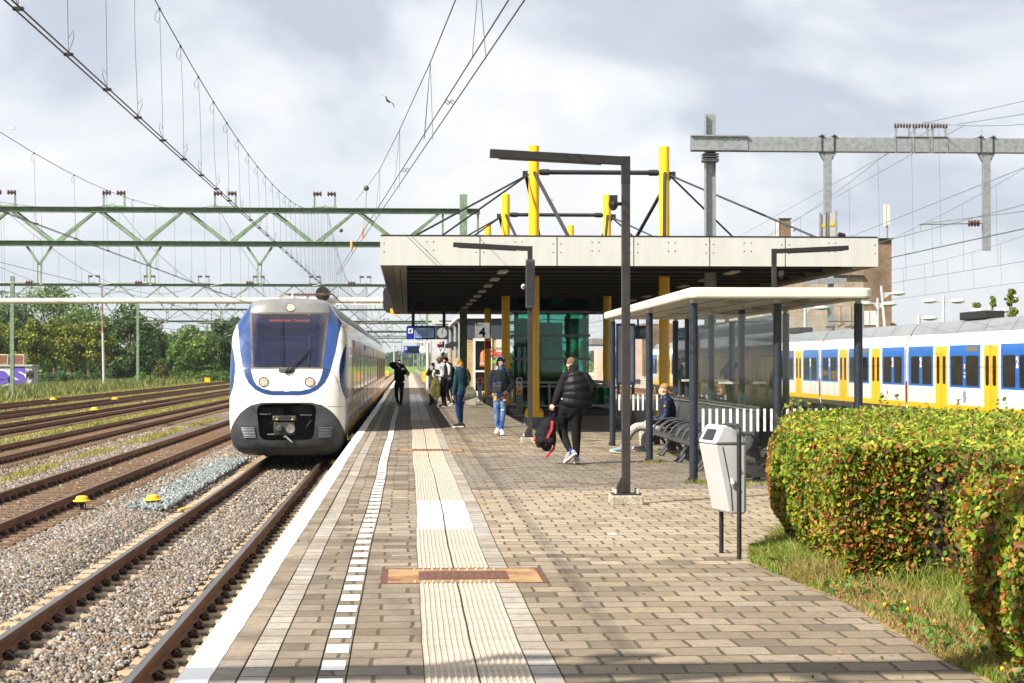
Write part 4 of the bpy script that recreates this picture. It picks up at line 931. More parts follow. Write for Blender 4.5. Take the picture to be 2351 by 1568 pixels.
for iy, y in enumerate(MY):
    for ix, x in enumerate(MX):
        s = -1 if ix == 0 else 1
        where = ['nearest row', 'middle row', 'farthest row'][iy]
        t = thing('canopy_mast', f'round yellow mast through the canopy roof, {"platform-edge" if ix == 0 else "shelter"} side of the {where}', 'mast', (x, y, 0), group='yellow masts carrying the canopy')
        mb = MB(); mb.lathe([(.145, .26), (.145, MT - .01), (.135, MT), (0, MT)], (0, 0, 0), 28); mb.build('pole', M_MAST, t, smooth=True)
        mb = MB(); mb.box((-.24, -.24, .24), (.24, .24, .40)); [mb.cyl((a * .19, b * .19, .4), (a * .19, b * .19, .47), .025, n=6) for a in (-1, 1) for b in (-1, 1)]; mb.build('base_flange', M_MAST, t, bevel=.01)
        mb = MB(); mb.box((-.27, -.27, 0), (.27, .27, .24)); mb.build('footing', M_MASTB, t, bevel=.015)
        # stays: two long rods outwards, two struts back and front
        for d in (-1, 1):
            mb = MB(); mb.tube([(s * .16, d * .02, 6.86), (s * 3.55, d * 4.6, 4.7)], .028, 8); mb.build('stay_rod', M_DARKST, t, smooth=True)
            mb = MB(); mb.tube([(s * .22 if d > 0 else .0, d * .14, 6.9), ((-s) * (.62 if True else 0) * (1 if True else 1), d * 4.4, 4.75)], .05, 10); mb.box((-s * .62 - .12, d * 4.4 - .12, 4.66), (-s * .62 + .12, d * 4.4 + .12, 4.80)); mb.build('strut', M_DARKST, t)
        mb = MB(); mb.box((s * .12 - .05, -.05, 6.78), (s * .26 + .05 * s, .05, 6.96)); mb.build('bracket', M_DARKST, t)
for iy, y in enumerate(MY):
    mb = MB(); mb.tube([(MX[0] + .15, y, 6.93), (MX[1] - .15, y, 6.93)], .065, 10)
    for a in (MX[0] + .3, MX[1] - .3): mb.cyl((a - .12, y, 6.93), (a + .12, y, 6.93), .085)
    tag(mb.build('mast_tie', M_DARKST, smooth=True), ['black horizontal tie bar joining the tops of the two nearest yellow masts', 'black horizontal tie bar joining the middle pair of yellow masts', 'black horizontal tie bar joining the farthest pair of masts'][iy], 'tie bar', 'tie bars between mast tops')
# ================= glass lift hall, its railing, kiosk =================
GX0, GX1, GY0, GY1 = 3.78, 6.45, 65.0, 72
def f(T):
    tr = T.nd('ShaderNodeBsdfTransparent'); tr.inputs[0].default_value = (.22, .60, .50, 1); gl = T.nd('ShaderNodeBsdfGlossy'); gl.inputs['Roughness'].default_value = .02; gl.inputs[0].default_value = (.7, .95, .88, 1)
    fz = T.nd('ShaderNodeFresnel'); fz.inputs[0].default_value = 1.7; m1 = T.nd('ShaderNodeMixShader'); T.ln(fz.outputs[0], m1.inputs[0]); T.ln(tr.outputs[0], m1.inputs[1]); T.ln(gl.outputs[0], m1.inputs[2])
    o = [q for q in T.t.nodes if q.type == 'OUTPUT_MATERIAL'][0]; T.ln(m1.outputs[0], o.inputs[0])
M_GGL = node_mat('green_glass', f)
M_TEAL = mat('teal_frame', (.03, .16, .13), .5, 0, .3, 3); M_INNER = mat('lift_inner', (.06, .18, .15), .6, 0, .6, .8)
s_ = 4200 / GY0; gz = lambda v: H + (833 - v) / s_
t = thing('lift_hall', 'dark green glass lift hall with grey rails, standing between the yellow masts', 'lift hall', ((GX0 + GX1) / 2, GY0, 0))
mb = MB(); mb.box((GX0, GY0, .35), (GX1, GY0 + .03, 4.2)); mb.box((GX0, GY0, .35), (GX0 + .03, GY1, 4.2)); mb.box((GX1 - .03, GY0, .35), (GX1, GY1, 4.2)); part(mb, 'glass_wall', M_GGL, t)
mb = MB(); mb.box((GX0 - .05, GY0 - .05, 0), (GX1 + .05, GY1, .35)); part(mb, 'plinth', M_DARKST, t)
for v in (716, 770, 824, 878):
    mb = MB(); z = gz(v); mb.box((GX0 - .05, GY0 - .05, z - .045), (GX1 + .05, GY0 - .004, z + .045)); mb.box((GX0 - .05, GY0 - .05, z - .045), (GX0 - .004, GY1, z + .045)); part(mb, 'glazing_rail', M_GALV, t)
for k, x in enumerate((GX0 + .1, GX0 + .75, GX0 + 1.35, GX1 - .62, GX1 - .12)):
    mb = MB(); mb.cyl((x, GY0 + (.25 if k in (0, 4) else 1.6), .3), (x, GY0 + (.25 if k in (0, 4) else 1.6), 4.2), .07 if k in (0, 4) else .05); part(mb, 'post', mat('lift_post_green', (.10, .38, .30), .4), t, smooth=True)
mb = MB(); mb.box((GX0 + .35, GY0 + 2.0, .3), (GX0 + 1.9, GY0 + 3.8, 3.2)); part(mb, 'lift_cage', M_INNER, t)
mb = MB()
for z in (1.0, 1.75, 2.45, 3.0): mb.box((GX0 + .3, GY0 + 1.95, z), (GX1 - .4, GY0 + 2.0, z + .05))
mb.tube([(GX0 + .3, GY0 + 1, 3.35), (GX0 + .7, GY0 + .9, 3.2), (GX0 + 1.2, GY0 + 1, 3.3), (GX1 - .5, GY0 + 1, 3.25)], .02, 6); part(mb, 'inner_bracing', M_TEAL, t)
for x in (GX0 + .6, GX0 + 1.25): mb = MB(); mb.box((x, GY0 + 1.9, .5), (x + .55, GY0 + 1.94, 2.3)); part(mb, 'lift_door', mat('lift_door_green', (.08, .26, .22), .3, .3), t)
mb = MB(); mb.box((GX1 - .75, GY0 + 1.2, 2.6), (GX1 - .6, GY0 + 1.4, 3.4)); mb.box((GX0 + 1.4, GY0 + .9, 3.75), (GX0 + 1.95, GY0 + 1.1, 4.1)); part(mb, 'cabinet', mat('pale_green_box', (.3, .5, .42), .6), t)
# stair railing in front
def railing(x0, y0, x1, y1, lab, n, hh=1.08, solid=True):
    t = thing('railing', lab, 'railing', (x0, y0, 0), group='grey metal railings round the stairwell')
    mb = MB(); mb.beam((x0, y0, hh), (x1, y1, hh), .09, .06); mb.beam((x0, y0, hh - .13), (x1, y1, hh - .13), .05); mb.beam((x0, y0, .32), (x1, y1, .32), .05); part(mb, 'rails', M_GALV, t)
    for k in range(n + 1):
        a = k / n; x, y = x0 + (x1 - x0) * a, y0 + (y1 - y0) * a; mb = MB(); mb.beam((x, y, .2), (x, y, hh), .06); mb.box((x - .1, y - .06, .18), (x + .1, y + .06, .22)); part(mb, 'post', M_GALV, t)
    mb = MB(); mb.beam((x0, y0, .1), (x1, y1, .1), .2, .2); part(mb, 'kerb', M_DARKST, t)
    if solid:
        mb = MB(); mb.beam((x0, y0 + .02, .63), (x1, y1 + .02, .63), .012, .55); part(mb, 'infill_panel', M_GGL, t)
    else:
        mb = MB(); m_ = 14
        for k in range(m_): a = (k + .5) / m_; mb.beam((x0 + (x1 - x0) * a, y0 + (y1 - y0) * a, .32), (x0 + (x1 - x0) * a, y0 + (y1 - y0) * a, hh - .13), .03)
        part(mb, 'bars', M_GALV, t)
railing(3.62, 59.6, 6.62, 59.6, 'grey railing across the front of the glass lift hall', 3)
railing(3.62, 59.6, 3.40, 80, 'barred grey railing running back beside the platform-side masts', 8, solid=False)
railing(6.62, 59.6, 6.62, 66, 'grey railing on the shelter side of the lift hall', 3)
# fire hydrant post, ticket reader, alarm box
q = G(1102, 921); yy = 86.0; s_ = 4200 / 82.1
t = thing('hydrant_post', 'grey-blue post with red domed cap and red disc beside the kiosk door', 'hydrant', (3.24, 82.1, 0)); t.scale = (.6, .6, .6)
mb = MB(); mb.lathe([(.20, 0), (.20, .05), (.155, .1), (.15, .7), (.18, 1.2), (.29, 1.45), (.29, 1.5), (0, 1.5)], n=20); mb.build('body', mat('post_blue_grey', (.27, .34, .40), .5), t, smooth=True)
mb = MB(); mb.lathe([(.30, 1.5), (.30, 1.62), (.14, 1.74), (.06, 1.78), (.05, 1.88), (0, 1.88)], n=20); mb.build('cap', M_RED, t, smooth=True)
mb = MB(); mb.lathe([(0, -.3), (.13, -.28), (.13, -.2), (0, -.2)], (0, 0, 1.3), 16, 'y'); mb.build('valve_disc', M_RED, t)
t = thing('card_reader', 'slim grey card reader post with orange face in front of the railing', 'card reader', (3.58, 58.6, 0)); t.scale = (.62, .62, .62)
mb = MB(); mb.box((-.17, -.12, .08), (.17, .12, 1.12)); mb.build('post', mat('reader_grey', (.16, .17, .18), .5), t, bevel=.02)
mb = MB(); mb.box((-.33, -.2, 0), (.33, .2, .09)); mb.build('base_stone', M_CONC, t, bevel=.02)
mb = MB(); mb.box((-.16, -.135, 1.12), (.16, .1, 1.62)); a_ = mb.build('orange_face', mat('reader_orange', (.85, .33, .005), .4), t, bevel=.02)
mb = MB(); mb.prism([(-.15, 1.38), (.15, 1.38), (.15, 1.98), (.1, 2.02), (-.1, 2.02), (-.15, 1.98)], -.15, .08); b_ = mb.build('reader_head', mat('reader_light', (.55, .57, .58), .4), t)
mb = MB(); mb.box((-.1, -.155, 1.83), (.1, -.15, 1.96)); mb.build('screen', M_TBLK, b_); mb = MB(); mb.lathe([(.0, -.155), (.05, -.155), (.05, -.15), (0, -.15)], (0, 0, 1.62), 14, 'y'); mb.build('touch_ring', M_RED, b_)
e_ = emblem(t, 0, 1.28, .1, M_LETK, -.14, 1); 
for v_ in e_.data.vertices: a, b = v_.co.y, v_.co.z; v_.co = (a * 1.7, -.142, b)
mb = MB(); mb.box((-.1, -.13, .92), (.1, -.121, 1.08)); mb.build('notice', mat('notice_blue', (.08, .18, .4), .5), t)
mb = MB(); mb.box((3.31, 78.3, 2.33), (3.57, 78.44, 2.66)); tag(mb.build('alarm_box', M_RED), 'small red call box fixed on the farthest yellow mast', 'alarm box')
# kiosk
M_BRY = node_mat('tan_brick', pav(.24, .085, (.30, .20, .09), (.52, .36, .17), zone=False, moss=.0, joint=(.09, .07, .05), jw=.01), Roughness=.9)
def brickmat(name, ca_, cb_, joint, rz=False, w=.24, h=.085):
    def f(T):
        sp = T.nd('ShaderNodeSeparateXYZ'); T.ln(T.obj, sp.inputs[0]); cb = T.nd('ShaderNodeCombineXYZ'); T.ln(T.math('ADD', sp.outputs['X'], sp.outputs['Y']), cb.inputs[0]); T.ln(sp.outputs['Z'], cb.inputs[1])
        n = T.nd('ShaderNodeTexBrick'); n.inputs['Scale'].default_value = 1; n.inputs['Brick Width'].default_value = w; n.inputs['Row Height'].default_value = h; n.inputs['Mortar Size'].default_value = h * .13; n.inputs['Bias'].default_value = 0
        n.inputs['Color1'].default_value = (*ca_, 1); n.inputs['Color2'].default_value = (*cb_, 1); n.inputs['Mortar'].default_value = (*joint, 1); T.ln(cb.outputs[0], n.inputs[0])
        c = T.mix(.45, n.outputs[0], T.ramp(T.noise(T.obj, .5, 7, .7), [(.35, tuple(x * .5 for x in ca_)), (.65, tuple(min(1, x * 1.4) for x in cb_))])); T.ln(c, T.b.inputs['Base Color']); T.bump(n.outputs['Fac'], .5, -.01)
    return node_mat(name, f, Roughness=.9)
M_BRY = brickmat('tan_brick_wall', (.30, .19, .08), (.56, .40, .19), (.07, .05, .03))
M_FRW = mat('cream_frame', (.55, .56, .53), .5, 0, .08, 3)
KY = 92.0; t = thing('kiosk', 'tan brick platform kiosk with a glazed door and dark fascia, behind the yellow masts', 'kiosk', (3.0, KY, 0))
mb = MB(); mb.box((3.02, KY, -.0), (6.5, KY + 46, 2.95)); part(mb, 'brick_wall', M_BRY, t)
mb = MB(); mb.box((2.96, KY - .06, 2.95), (6.56, KY + 46.1, 3.95)); part(mb, 'dark_fascia', mat('fascia_slate', (.035, .045, .065), .5, 0, .2, 3), t)
mb = MB(); mb.box((2.5, KY - .3, 3.95), (6.7, KY + 46.2, 4.08)); part(mb, 'roof', M_FRW, t)
mb = MB(); mb.box((3.28, KY - .08, .05), (3.4, KY, 2.9)); mb.box((4.12, KY - .08, .05), (4.24, KY, 2.9)); mb.box((3.28, KY - .085, 2.82), (4.24, KY, 2.95)); mb.box((3.4, KY - .07, 1.25), (4.12, KY, 1.35)); mb.box((3.4, KY - .07, .05), (4.12, KY, .3)); d_ = part(mb, 'door_frame', M_FRW, t)
mb = MB(); mb.box((3.4, KY - .03, .3), (4.12, KY - .02, 2.82)); part(mb, 'door_glass', M_TGLS, d_)
mb = MB(); mb.prism([(3.62, 1.55), (4.1, 1.55), (4.08, 2.2), (3.98, 2.35), (3.76, 2.35), (3.65, 2.2)], KY - .05, KY - .04); part(mb, 'orange_vest', mat('vest_orange', (.75, .13, .03), .7), d_)
mb = MB(); mb.box((3.62, KY - .055, 1.66), (4.1, KY - .051, 1.72)); mb.box((3.7, KY - .055, 1.72), (3.75, KY - .051, 2.25)); part(mb, 'reflective_band', mat('reflective', (.5, .5, .48), .4), d_)
mb = MB(); mb.box((3.98, KY - .06, 1.37), (4.11, KY - .05, 1.6)); part(mb, 'sticker', mat('sticker_blue', (.45, .55, .65), .5), d_)
mb = MB(); mb.box((4.45, KY - .05, .4), (5.2, KY - .01, 2.9)); part(mb, 'cream_panel', mat('cream_panel', (.5, .48, .43), .6), t)
pn = thing('shop_sign', 'pale shop lettering sign with red script on the kiosk wall beside the hooded man', 'shop sign', (4.40, KY - .1, 2.08))
text_mesh('lettering', 'Döner', .42, mat('sign_red', (.5, .02, .02), .5), pn, (.12, -.02, .12), bold=.012, depth=.005, sx=.8); text_mesh('lettering', 'eG', .36, mat('sign_green', (.12, .42, .03), .5), pn, (.05, -.02, -.28), bold=.01, depth=.005)
mb = MB(); mb.tube([(-.5, -.01, .34), (-.3, -.01, .47), (.1, -.01, .42), (.6, -.01, .45)], .02, 6); mb.build('swash', MATS['sign_green'], pn)
for k, y in enumerate((95, 104, 116)):
    t2 = thing('downpipe_post', ['pale galvanised post against the side of the tan kiosk, nearest', 'pale galvanised post against the kiosk side, middle one', 'pale galvanised post at the far end of the kiosk side'][k], 'post', (2.72, y, 0), group='pale posts along the kiosk side'); mb = MB(); mb.cyl((0, 0, 0), (0, 0, 3.95), .11); mb.build('pipe', M_GALV, t2, smooth=True); mb = MB(); mb.box((-.16, -.16, 3.88), (.16, .16, 3.98)); mb.build('head', M_GALV, t2)
for k, y in enumerate((97.5, 100, 107, 110)):
    mb = MB(); mb.prism([(0, .0), (-.35, .28), (-.35, .12), (-.75, .12), (-.75, -.12), (-.35, -.12), (-.35, -.28)], y, y + .04); mb.v = [(a + 3.0, b, c + 2.72) for a, b, c in mb.v]
    tag(mb.build('arrow_plate', M_DARKST), ['dark arrow-shaped plate high on the kiosk side, nearest the mast', 'dark arrow-shaped plate, second along the kiosk side', 'dark arrow-shaped plate, third along the kiosk side', 'dark arrow-shaped plate farthest along the kiosk side'][k], 'wall plate', 'arrow-shaped plates on the kiosk side')
# ================= hanging signs =================
M_NAVY = mat('sign_blue', (.005, .03, .32), .35, 0, .08, 2)
def info_sign(x0, x1, z0, z1, y, lab, lit, xs_, xc):
    t = thing('departure_display', lab, 'display', ((x0 + x1) / 2, y, z0))
    mb = MB(); mb.box((x0, y, z0), (xc, y + .3, z1)); part(mb, 'housing', M_NAVY, t)
    mb = MB(); mb.box((xc + .01, y, z0), (x1, y + .3, z1)); ck = part(mb, 'clock_housing', mat('clock_grey', (.42, .43, .42), .5), t)
    h = z1 - z0; cxx = (xc + x1) / 2; rr = h * .39
    mb = MB(); mb.lathe([(0, y - .03), (rr, y - .03), (rr, y), (0, y)], (cxx, 0, z0 + h / 2), 28, 'y'); fc = part(mb, 'clock_face', mat('clock_white', (.7, .7, .66), .4, emit=.30), ck)
    mb = MB()
    for k in range(12):
        a = k * PI / 6; c_, s2 = math.sin(a), math.cos(a); mb.beam((cxx + c_ * rr * .8, y - .034, z0 + h / 2 + s2 * rr * .8), (cxx + c_ * rr * .93, y - .034, z0 + h / 2 + s2 * rr * .93), .018, .004)
    for a, l_, w_ in ((R(62), .5, .035), (R(12), .85, .028)): mb.beam((cxx, y - .038, z0 + h / 2), (cxx + math.sin(a) * rr * l_, y - .038, z0 + h / 2 + math.cos(a) * rr * l_), w_, .004)
    mb.box((cxx - .02, y - .045, z0 + h / 2 - .02), (cxx + .02, y - .03, z0 + h / 2 + .02)); part(mb, 'clock_hands', M_LETK, ck)
    mb = MB(); a = R(215); mb.beam((cxx, y - .045, z0 + h / 2), (cxx + math.sin(a) * rr * .85, y - .045, z0 + h / 2 + math.cos(a) * rr * .85), .012, .004); part(mb, 'second_hand', M_RED, ck)
    mb = MB(); mb.box((xs_[0], y - .02, z0 + h * .13), (xs_[1], y - .004, z1 - h * .1)); sc = part(mb, 'screen', mat('screen_lit', (.26, .40, .58), .3, var=.05, emit=.12) if lit else mat('screen_off', (.012, .025, .03), .2, 0, .4, 2), t)
    mb = MB(); mb.box((x0 + (.07), y - .02, z1 - h * .54), (x0 + .07 + h * .37, y - .004, z1 - h * .14)); ns = part(mb, 'number_plate', mat('plate_white', (.72, .72, .72), .5), t)
    text_mesh('lettering', '4', h * .36, mat('numeral_blue', (.006, .03, .22), .5), t, (x0 + .07 + h * .15 - (x0 + x1) / 2, -.024, h * .64), bold=.008); text_mesh('lettering', 'b', h * .17, MATS['numeral_blue'], t, (x0 + .07 + h * .3 - (x0 + x1) / 2, -.024, h * .74))
    mb = MB(); mb.box((x0 + .36 * h + .14, y - .012, z0), (x0 + .36 * h + .155, y - .003, z1)); part(mb, 'divider', mat('plate_white', (.72, .72, .72), .5), t)
    if lit:
        mk = M_LETB; xl = xs_[0] + .03 - (x0 + x1) / 2
        for tx_, sz, zz, al, xx in (('14:05', .115, .80, 'LEFT', xl), ('Sprinter', .115, .80, 'RIGHT', xs_[1] - .14 - (x0 + x1) / 2), ('Amsterdam Centraal', .135, .655, 'LEFT', xl), ('via Heemskerk, Beverwijk, Driehuis,', .078, .53, 'LEFT', xl), ('Santpoort N., Santpoort Z.,', .078, .44, 'LEFT', xl), ('Bloemendaal, Haarlem, Spaarnwoude,', .078, .35, 'LEFT', xl), ('Halfweg-Zw. en Sloterdijk', .078, .26, 'LEFT', xl)):
            text_mesh('lettering', tx_, sz * h / .95, mk, t, (xx, -.025, zz * h), align=al, bold=.002)
        e_ = emblem(t, 0, .80 * h, .07, M_LETB, 0, 1)
        for v_ in e_.data.vertices: a, b = v_.co.y, v_.co.z; v_.co = (a * 1.8 + xs_[1] - .07 - (x0 + x1) / 2, -.025, b)
    return t
Y1 = 74.0; k1 = 4200 / Y1
sx = lambda u, k=k1: (u - 936) / k
sz_ = lambda v, k=k1: H + (833 - v) / k
t = info_sign(sx(933), sx(1029), sz_(779), sz_(750), Y1, 'blue departure display for track 4b with lit text and clock under the canopy', True, (sx(954), sx(996)), sx(1000))
mb = MB(); mb.box((sx(945), Y1 + .1, sz_(750)), (sx(952), Y1 + .2, 4.0)); mb.box((sx(1016), Y1 + .1, sz_(750)), (sx(1023), Y1 + .2, 4.0)); part(mb, 'hanger', M_RIB, t)
mb = MB(); mb.box((sx(935), Y1 - .02, sz_(750)), (sx(1029), Y1 + .32, sz_(748))); 
for k in range(26): mb.box((sx(937) + k * .065, Y1 - .02, sz_(748)), (sx(937) + k * .065 + .015, Y1 + .02, sz_(748) + .05))
part(mb, 'bird_spikes', M_DARKST, t)
Y2 = 118.0; k2 = 4200 / Y2
t = info_sign(sx(927, k2), sx(975, k2), sz_(811.5, k2), sz_(794, k2), Y2, 'small dark departure display with clock farther along the platform', False, (sx(934.5, k2), sx(961, k2)), sx(963.5, k2))
mb = MB(); mb.cyl((sx(982, k2), Y2, 0), (sx(982, k2), Y2, sz_(785, k2)), .1); mb.box((sx(925, k2), Y2 - .1, sz_(787, k2)), (sx(990, k2), Y2 + .3, sz_(782, k2))); part(mb, 'hanger', mat('pale_beam', (.5, .52, .53), .5), t)
YS = 70.0; kS = 4200 / YS
t = thing('platform_number_sign', 'white hanging sign reading spoor 4 between the kiosk and the green column', 'sign', (sx(1106, kS), YS, 0))
mb = MB(); mb.box((sx(1090.5, kS), YS, sz_(776.5, kS)), (sx(1124, kS), YS + .12, sz_(741, kS))); part(mb, 'panel', mat('sign_cream', (.50, .48, .42), .5, emit=.30), t)
mb = MB(); mb.box((sx(1091.5, kS), YS - .006, sz_(746, kS)), (sx(1095.5, kS), YS - .002, sz_(741, kS))); part(mb, 'corner_square', MATS['numeral_blue'], t)
text_mesh('lettering', '4', .48, MATS['numeral_blue'], t, (0.02, -.006, sz_(764, kS)), bold=.02); text_mesh('lettering', 'spoor', .12, MATS['numeral_blue'], t, (-.06, -.006, sz_(745.5, kS)), bold=.002)
mb = MB(); mb.box((sx(1124, kS), YS - .03, sz_(770, kS)), (sx(1126.5, kS), YS + .15, 4.0)); part(mb, 'hanger', M_DARKST, t)
# ================= green lattice portals over the tracks =================
def chord(mb, x0, x1, y, z, d=.16):
    for yy in (y,): mb.box((x0, yy - d * .75, z + d * .42), (x1, yy + d * .75, z + d * .5)); mb.box((x0, yy - d * .75, z - d * .5), (x1, yy + d * .75, z - d * .42)); mb.box((x0, yy + .03, z - d * .42), (x1, yy + .05, z + d * .42))
ZT, ZB = 7.96, 6.58
def insulators(x, y, z):
    mb = MB(); 
    for s in (-1, 1): mb.beam((x + s * .42, y, z), (x + s * .42, y, z + .6), .07); 
    mb.beam((x - .5, y, z + .03), (x + .5, y, z + .03), .06)
    m2 = []
    for s in (-1, 1):
        q = MB(); q.lathe([(.03, -.19), (.10, -.17), (.10, -.12), (.045, -.10), (.045, -.07), (.10, -.04), (.10, .02), (.045, .04), (.045, .07), (.10, .10), (.10, .15), (.03, .17)], (x + s * .29, y, z + .58), 10, 'x'); m2.append(q)
    return mb, m2
TRX = (TR1, TR2, -11.6, -16.0, -20.3, -24.7)
M_INS = mat('brown_insulator', (.08, .035, .025), .3, 0, .2, 10); M_PALE = mat('weathered_zinc', (.40, .38, .33), .6, .3, .25, 10)
def portal(y, lab, full, right=True):
    t = thing('lattice_portal', lab, 'overhead portal', (0, y, 0), group='green lattice portals over the tracks'); d = .2 if full else .2
    xl, xr = -33.0, 2.97
    for z, nm in ((ZT, 'top_chord'), (ZB, 'bottom_chord')): mb = MB(); chord(mb, xl, xr, y, z, .22); part(mb, nm, M_GRN, t)
    x = 1.38; n = 0
    while x > xl + 2:
        mb = MB()
        for dx in (-1.75, 1.75):
            if x + dx > xr: continue
            mb.beam((x + (.1 if dx > 0 else -.1), y - .09, ZT - .1), (x + dx - (.15 if dx > 0 else -.15), y - .09, ZB + .1), .07, .10)
            if full: mb.beam((x + (.25 if dx > 0 else -.1) * 1, y + .1, ZT - .1), (x + dx - (.0 if dx > 0 else -.3), y + .1, ZB + .1), .06, .08)
        part(mb, 'diagonal', M_GRN, t); x -= 3.5; n += 1
    mb = MB(); mb.box((xr - .12, y - .05, ZB), (xr - .04, y + .05, ZT)); mb.box((1.9 - .5, y - .05, ZB), (1.9 - .42, y + .05, ZT)); part(mb, 'end_post', M_GRN, t)
    for x_, zt in ((2.29, 8.65), (-31.5, 8.65)):
        if x_ > 0 and not right: continue
        zb = 0 if x_ > 0 else -1.0; mb = MB(); mb.box((x_ - .15, y - .16, zb + .3), (x_ + .15, y - .14, zt)); mb.box((x_ - .15, y + .14, zb + .3), (x_ + .15, y + .16, zt)); mb.box((x_ - .02, y - .14, zb + .3), (x_ + .02, y + .14, zt))
        mb.box((x_ - .35, y - .35, zb + .27), (x_ + .35, y + .35, zb + .31)); 
        for s in (-1, 1): mb.quadpts([(x_ + s * .15, y, zb + .31), (x_ + s * .36, y, zb + .31), (x_ + s * .15, y, zb + .75)])
        c_ = part(mb, 'column', M_GRN, t); mb = MB(); mb.box((x_ - .5, y - .5, zb - .3), (x_ + .5, y + .5, zb + .27)); part(mb, 'footing', M_CONC, c_)
    for i, x_ in enumerate(TRX):
        # V hanger, drop post and registration arm
        xp = x_ + 1.05; mb = MB(); ft = ZB - .12
        if i: mb.beam((xp - .5, y, ft), (xp, y, ft - .75), .09); mb.beam((xp + .5, y, ft), (xp, y, ft - .75), .09)
        if i: mb.beam((xp - .07, y, ft - .7), (xp - .07, y, ft - 1.55), .05); mb.beam((xp + .07, y, ft - .7), (xp + .07, y, ft - 1.55), .05); mb.box((xp - .12, y - .03, ft - 1.57), (xp + .12, y + .03, ft - 1.5)); part(mb, 'drop_post', M_GRN, t)
        mb = MB(); sgn = -1; zz = 4.98
        mb.tube([(xp - .05, y - .05, zz), (xp - .6, y - .05, zz + .02)], .03, 6); mb.tube([(xp - .6, y - .05, zz + .02), (xp - 1.4, y - .05, zz + .0), (xp - 2.0, y - .05, zz - .12)], .02, 6); mb.tube([(xp - 1.9, y - .05, zz - .1), (xp - 1.9, y - .05, zz - .3)], .012, 5); part(mb, 'registration_arm', M_PALE, t)
        mb = MB()
        for k in range(3): mb.lathe([(.03, -.04), (.09, -.02), (.09, .02), (.03, .04)], (xp - .3 - k * .1, y - .05, zz), 10, 'x')
        part(mb, 'arm_insulator', M_INS, t)
        a, b = insulators(x_ - (.35 if i else .45), y, ZT + .11); part(a, 'insulator_bracket', M_GRN, t); [part(q_, 'insulator', M_INS, t) for q_ in b]
    return t
PY = (75.3, 148.0, 216.0, 290.0, 362.0, 430)
portal(4.8, 'green lattice portal standing behind the photographer, seen only by its shadow', False, right=False)
portal(PY[0], 'large green lattice portal nearest, its end reaching over the canopy', True)
portal(PY[1], 'green lattice portal second from the camera, behind the white beam', False, right=False)
for y, l_ in zip(PY[2:], ('green lattice portal third from the camera', 'green lattice portal fourth from the camera, above the bushes', 'small far green lattice portal, fifth in line', 'smallest green lattice portal at the end of the line')): portal(y, l_, False)
# pale square concrete column of the second portal
mb = MB(); mb.box((1.95, PY[1] - .35, 0), (2.65, PY[1] + .35, 8.6)); tag(part(mb, 'portal_column', mat('pale_column', (.42, .43, .42), .6, 0, .15, 3), None) if 0 else mb.build('portal_column', mat('pale_column', (.42, .43, .42), .6, 0, .15, 3)), 'thick pale grey column at the platform end of the second portal', 'column')
# white tube beam carrying signals
YB = 105.0; kB = 4200 / YB
t = thing('signal_beam', 'long cream tube beam crossing the tracks behind the arriving train', 'beam', (-20, YB, 5.1))
mb = MB(); mb.tube([(-36, YB, 5.15), (-30, YB, 5.2), (-1.35, YB, sz_(690, kB))], .165, 14); part(mb, 'tube', mat('cream_tube', (.60, .59, .50), .5, 0, .12, 1), t, smooth=True)
mb = MB(); mb.beam((-6.5, YB - .3, sz_(699, kB)), (-1.4, YB - .3, sz_(699, kB)), .08)
for x in (-6.2, -4.6, -3.0, -1.5): mb.beam((x, YB - .3, sz_(700, kB)), (x, YB - .3, sz_(684, kB)), .05)
part(mb, 'walkway_rail', mat('cream_tube', (.6, .59, .5), .5), t)
for x in (-36.2,): mb = MB(); mb.cyl((x, YB, -1.2), (x, YB, 5.3), .2); part(mb, 'leg', MATS['cream_tube'], t, smooth=True)
def signal_head(x, z, lab, tall, red):
    t = thing('signal', lab, 'signal', (x, YB - .45, z)); mb = MB()
    pts = [(.42 * math.cos(a), .42 * math.sin(a) + (.0)) for a in np.linspace(0, PI, 16)]; dn = -.75 if tall else 0
    pts += [(.42 * math.cos(a), dn + .42 * math.sin(a)) for a in np.linspace(PI, 2 * PI, 16)]; mb.prism(pts, -.02, .02); mb.build('backing_board', M_LETK, t)
    mb = MB(); mb.lathe([(.13, -.3), (.15, -.3), (.15, .0), (.13, .0)], (0, 0, -.02), 16, 'y'); mb.build('hood', M_TBLK, t)
    if red: mb = MB(); mb.lathe([(0, -.05), (.1, -.05), (.1, 0), (0, 0)], (.22, 0, -.62), 14, 'y'); mb.build('red_lamp', mat('signal_red', (1, .03, .02), .4, emit=1.5), t)
    mb = MB(); mb.beam((0, .2, dn - .3), (0, .2, .3), .08); mb.build('bracket', M_GALV, t); return t
signal_head(sx(742, kB * 1.004), sz_(676, kB), 'round black signal board standing on the cream beam above the train roof', False, False)
t = signal_head(sx(896.5, kB), sz_(673, kB), 'tall black signal board with red light beside the canopy edge', True, True)
mb = MB(); mb.box((.0, -.12, -1.25), (.55, -.08, -.9)); pl = mb.build('number_plate', mat('plate_yellow', (.75, .42, .02), .5), t); text_mesh('lettering', '19', .3, M_LETK, t, (.26, -.125, -1.07), bold=.01)
mb = MB(); mb.box((.02, -.119, -1.23), (.53, -.114, -1.2)); mb.box((.02, -.119, -.95), (.53, -.114, -.92)); mb.build('plate_border', M_LETK, pl)
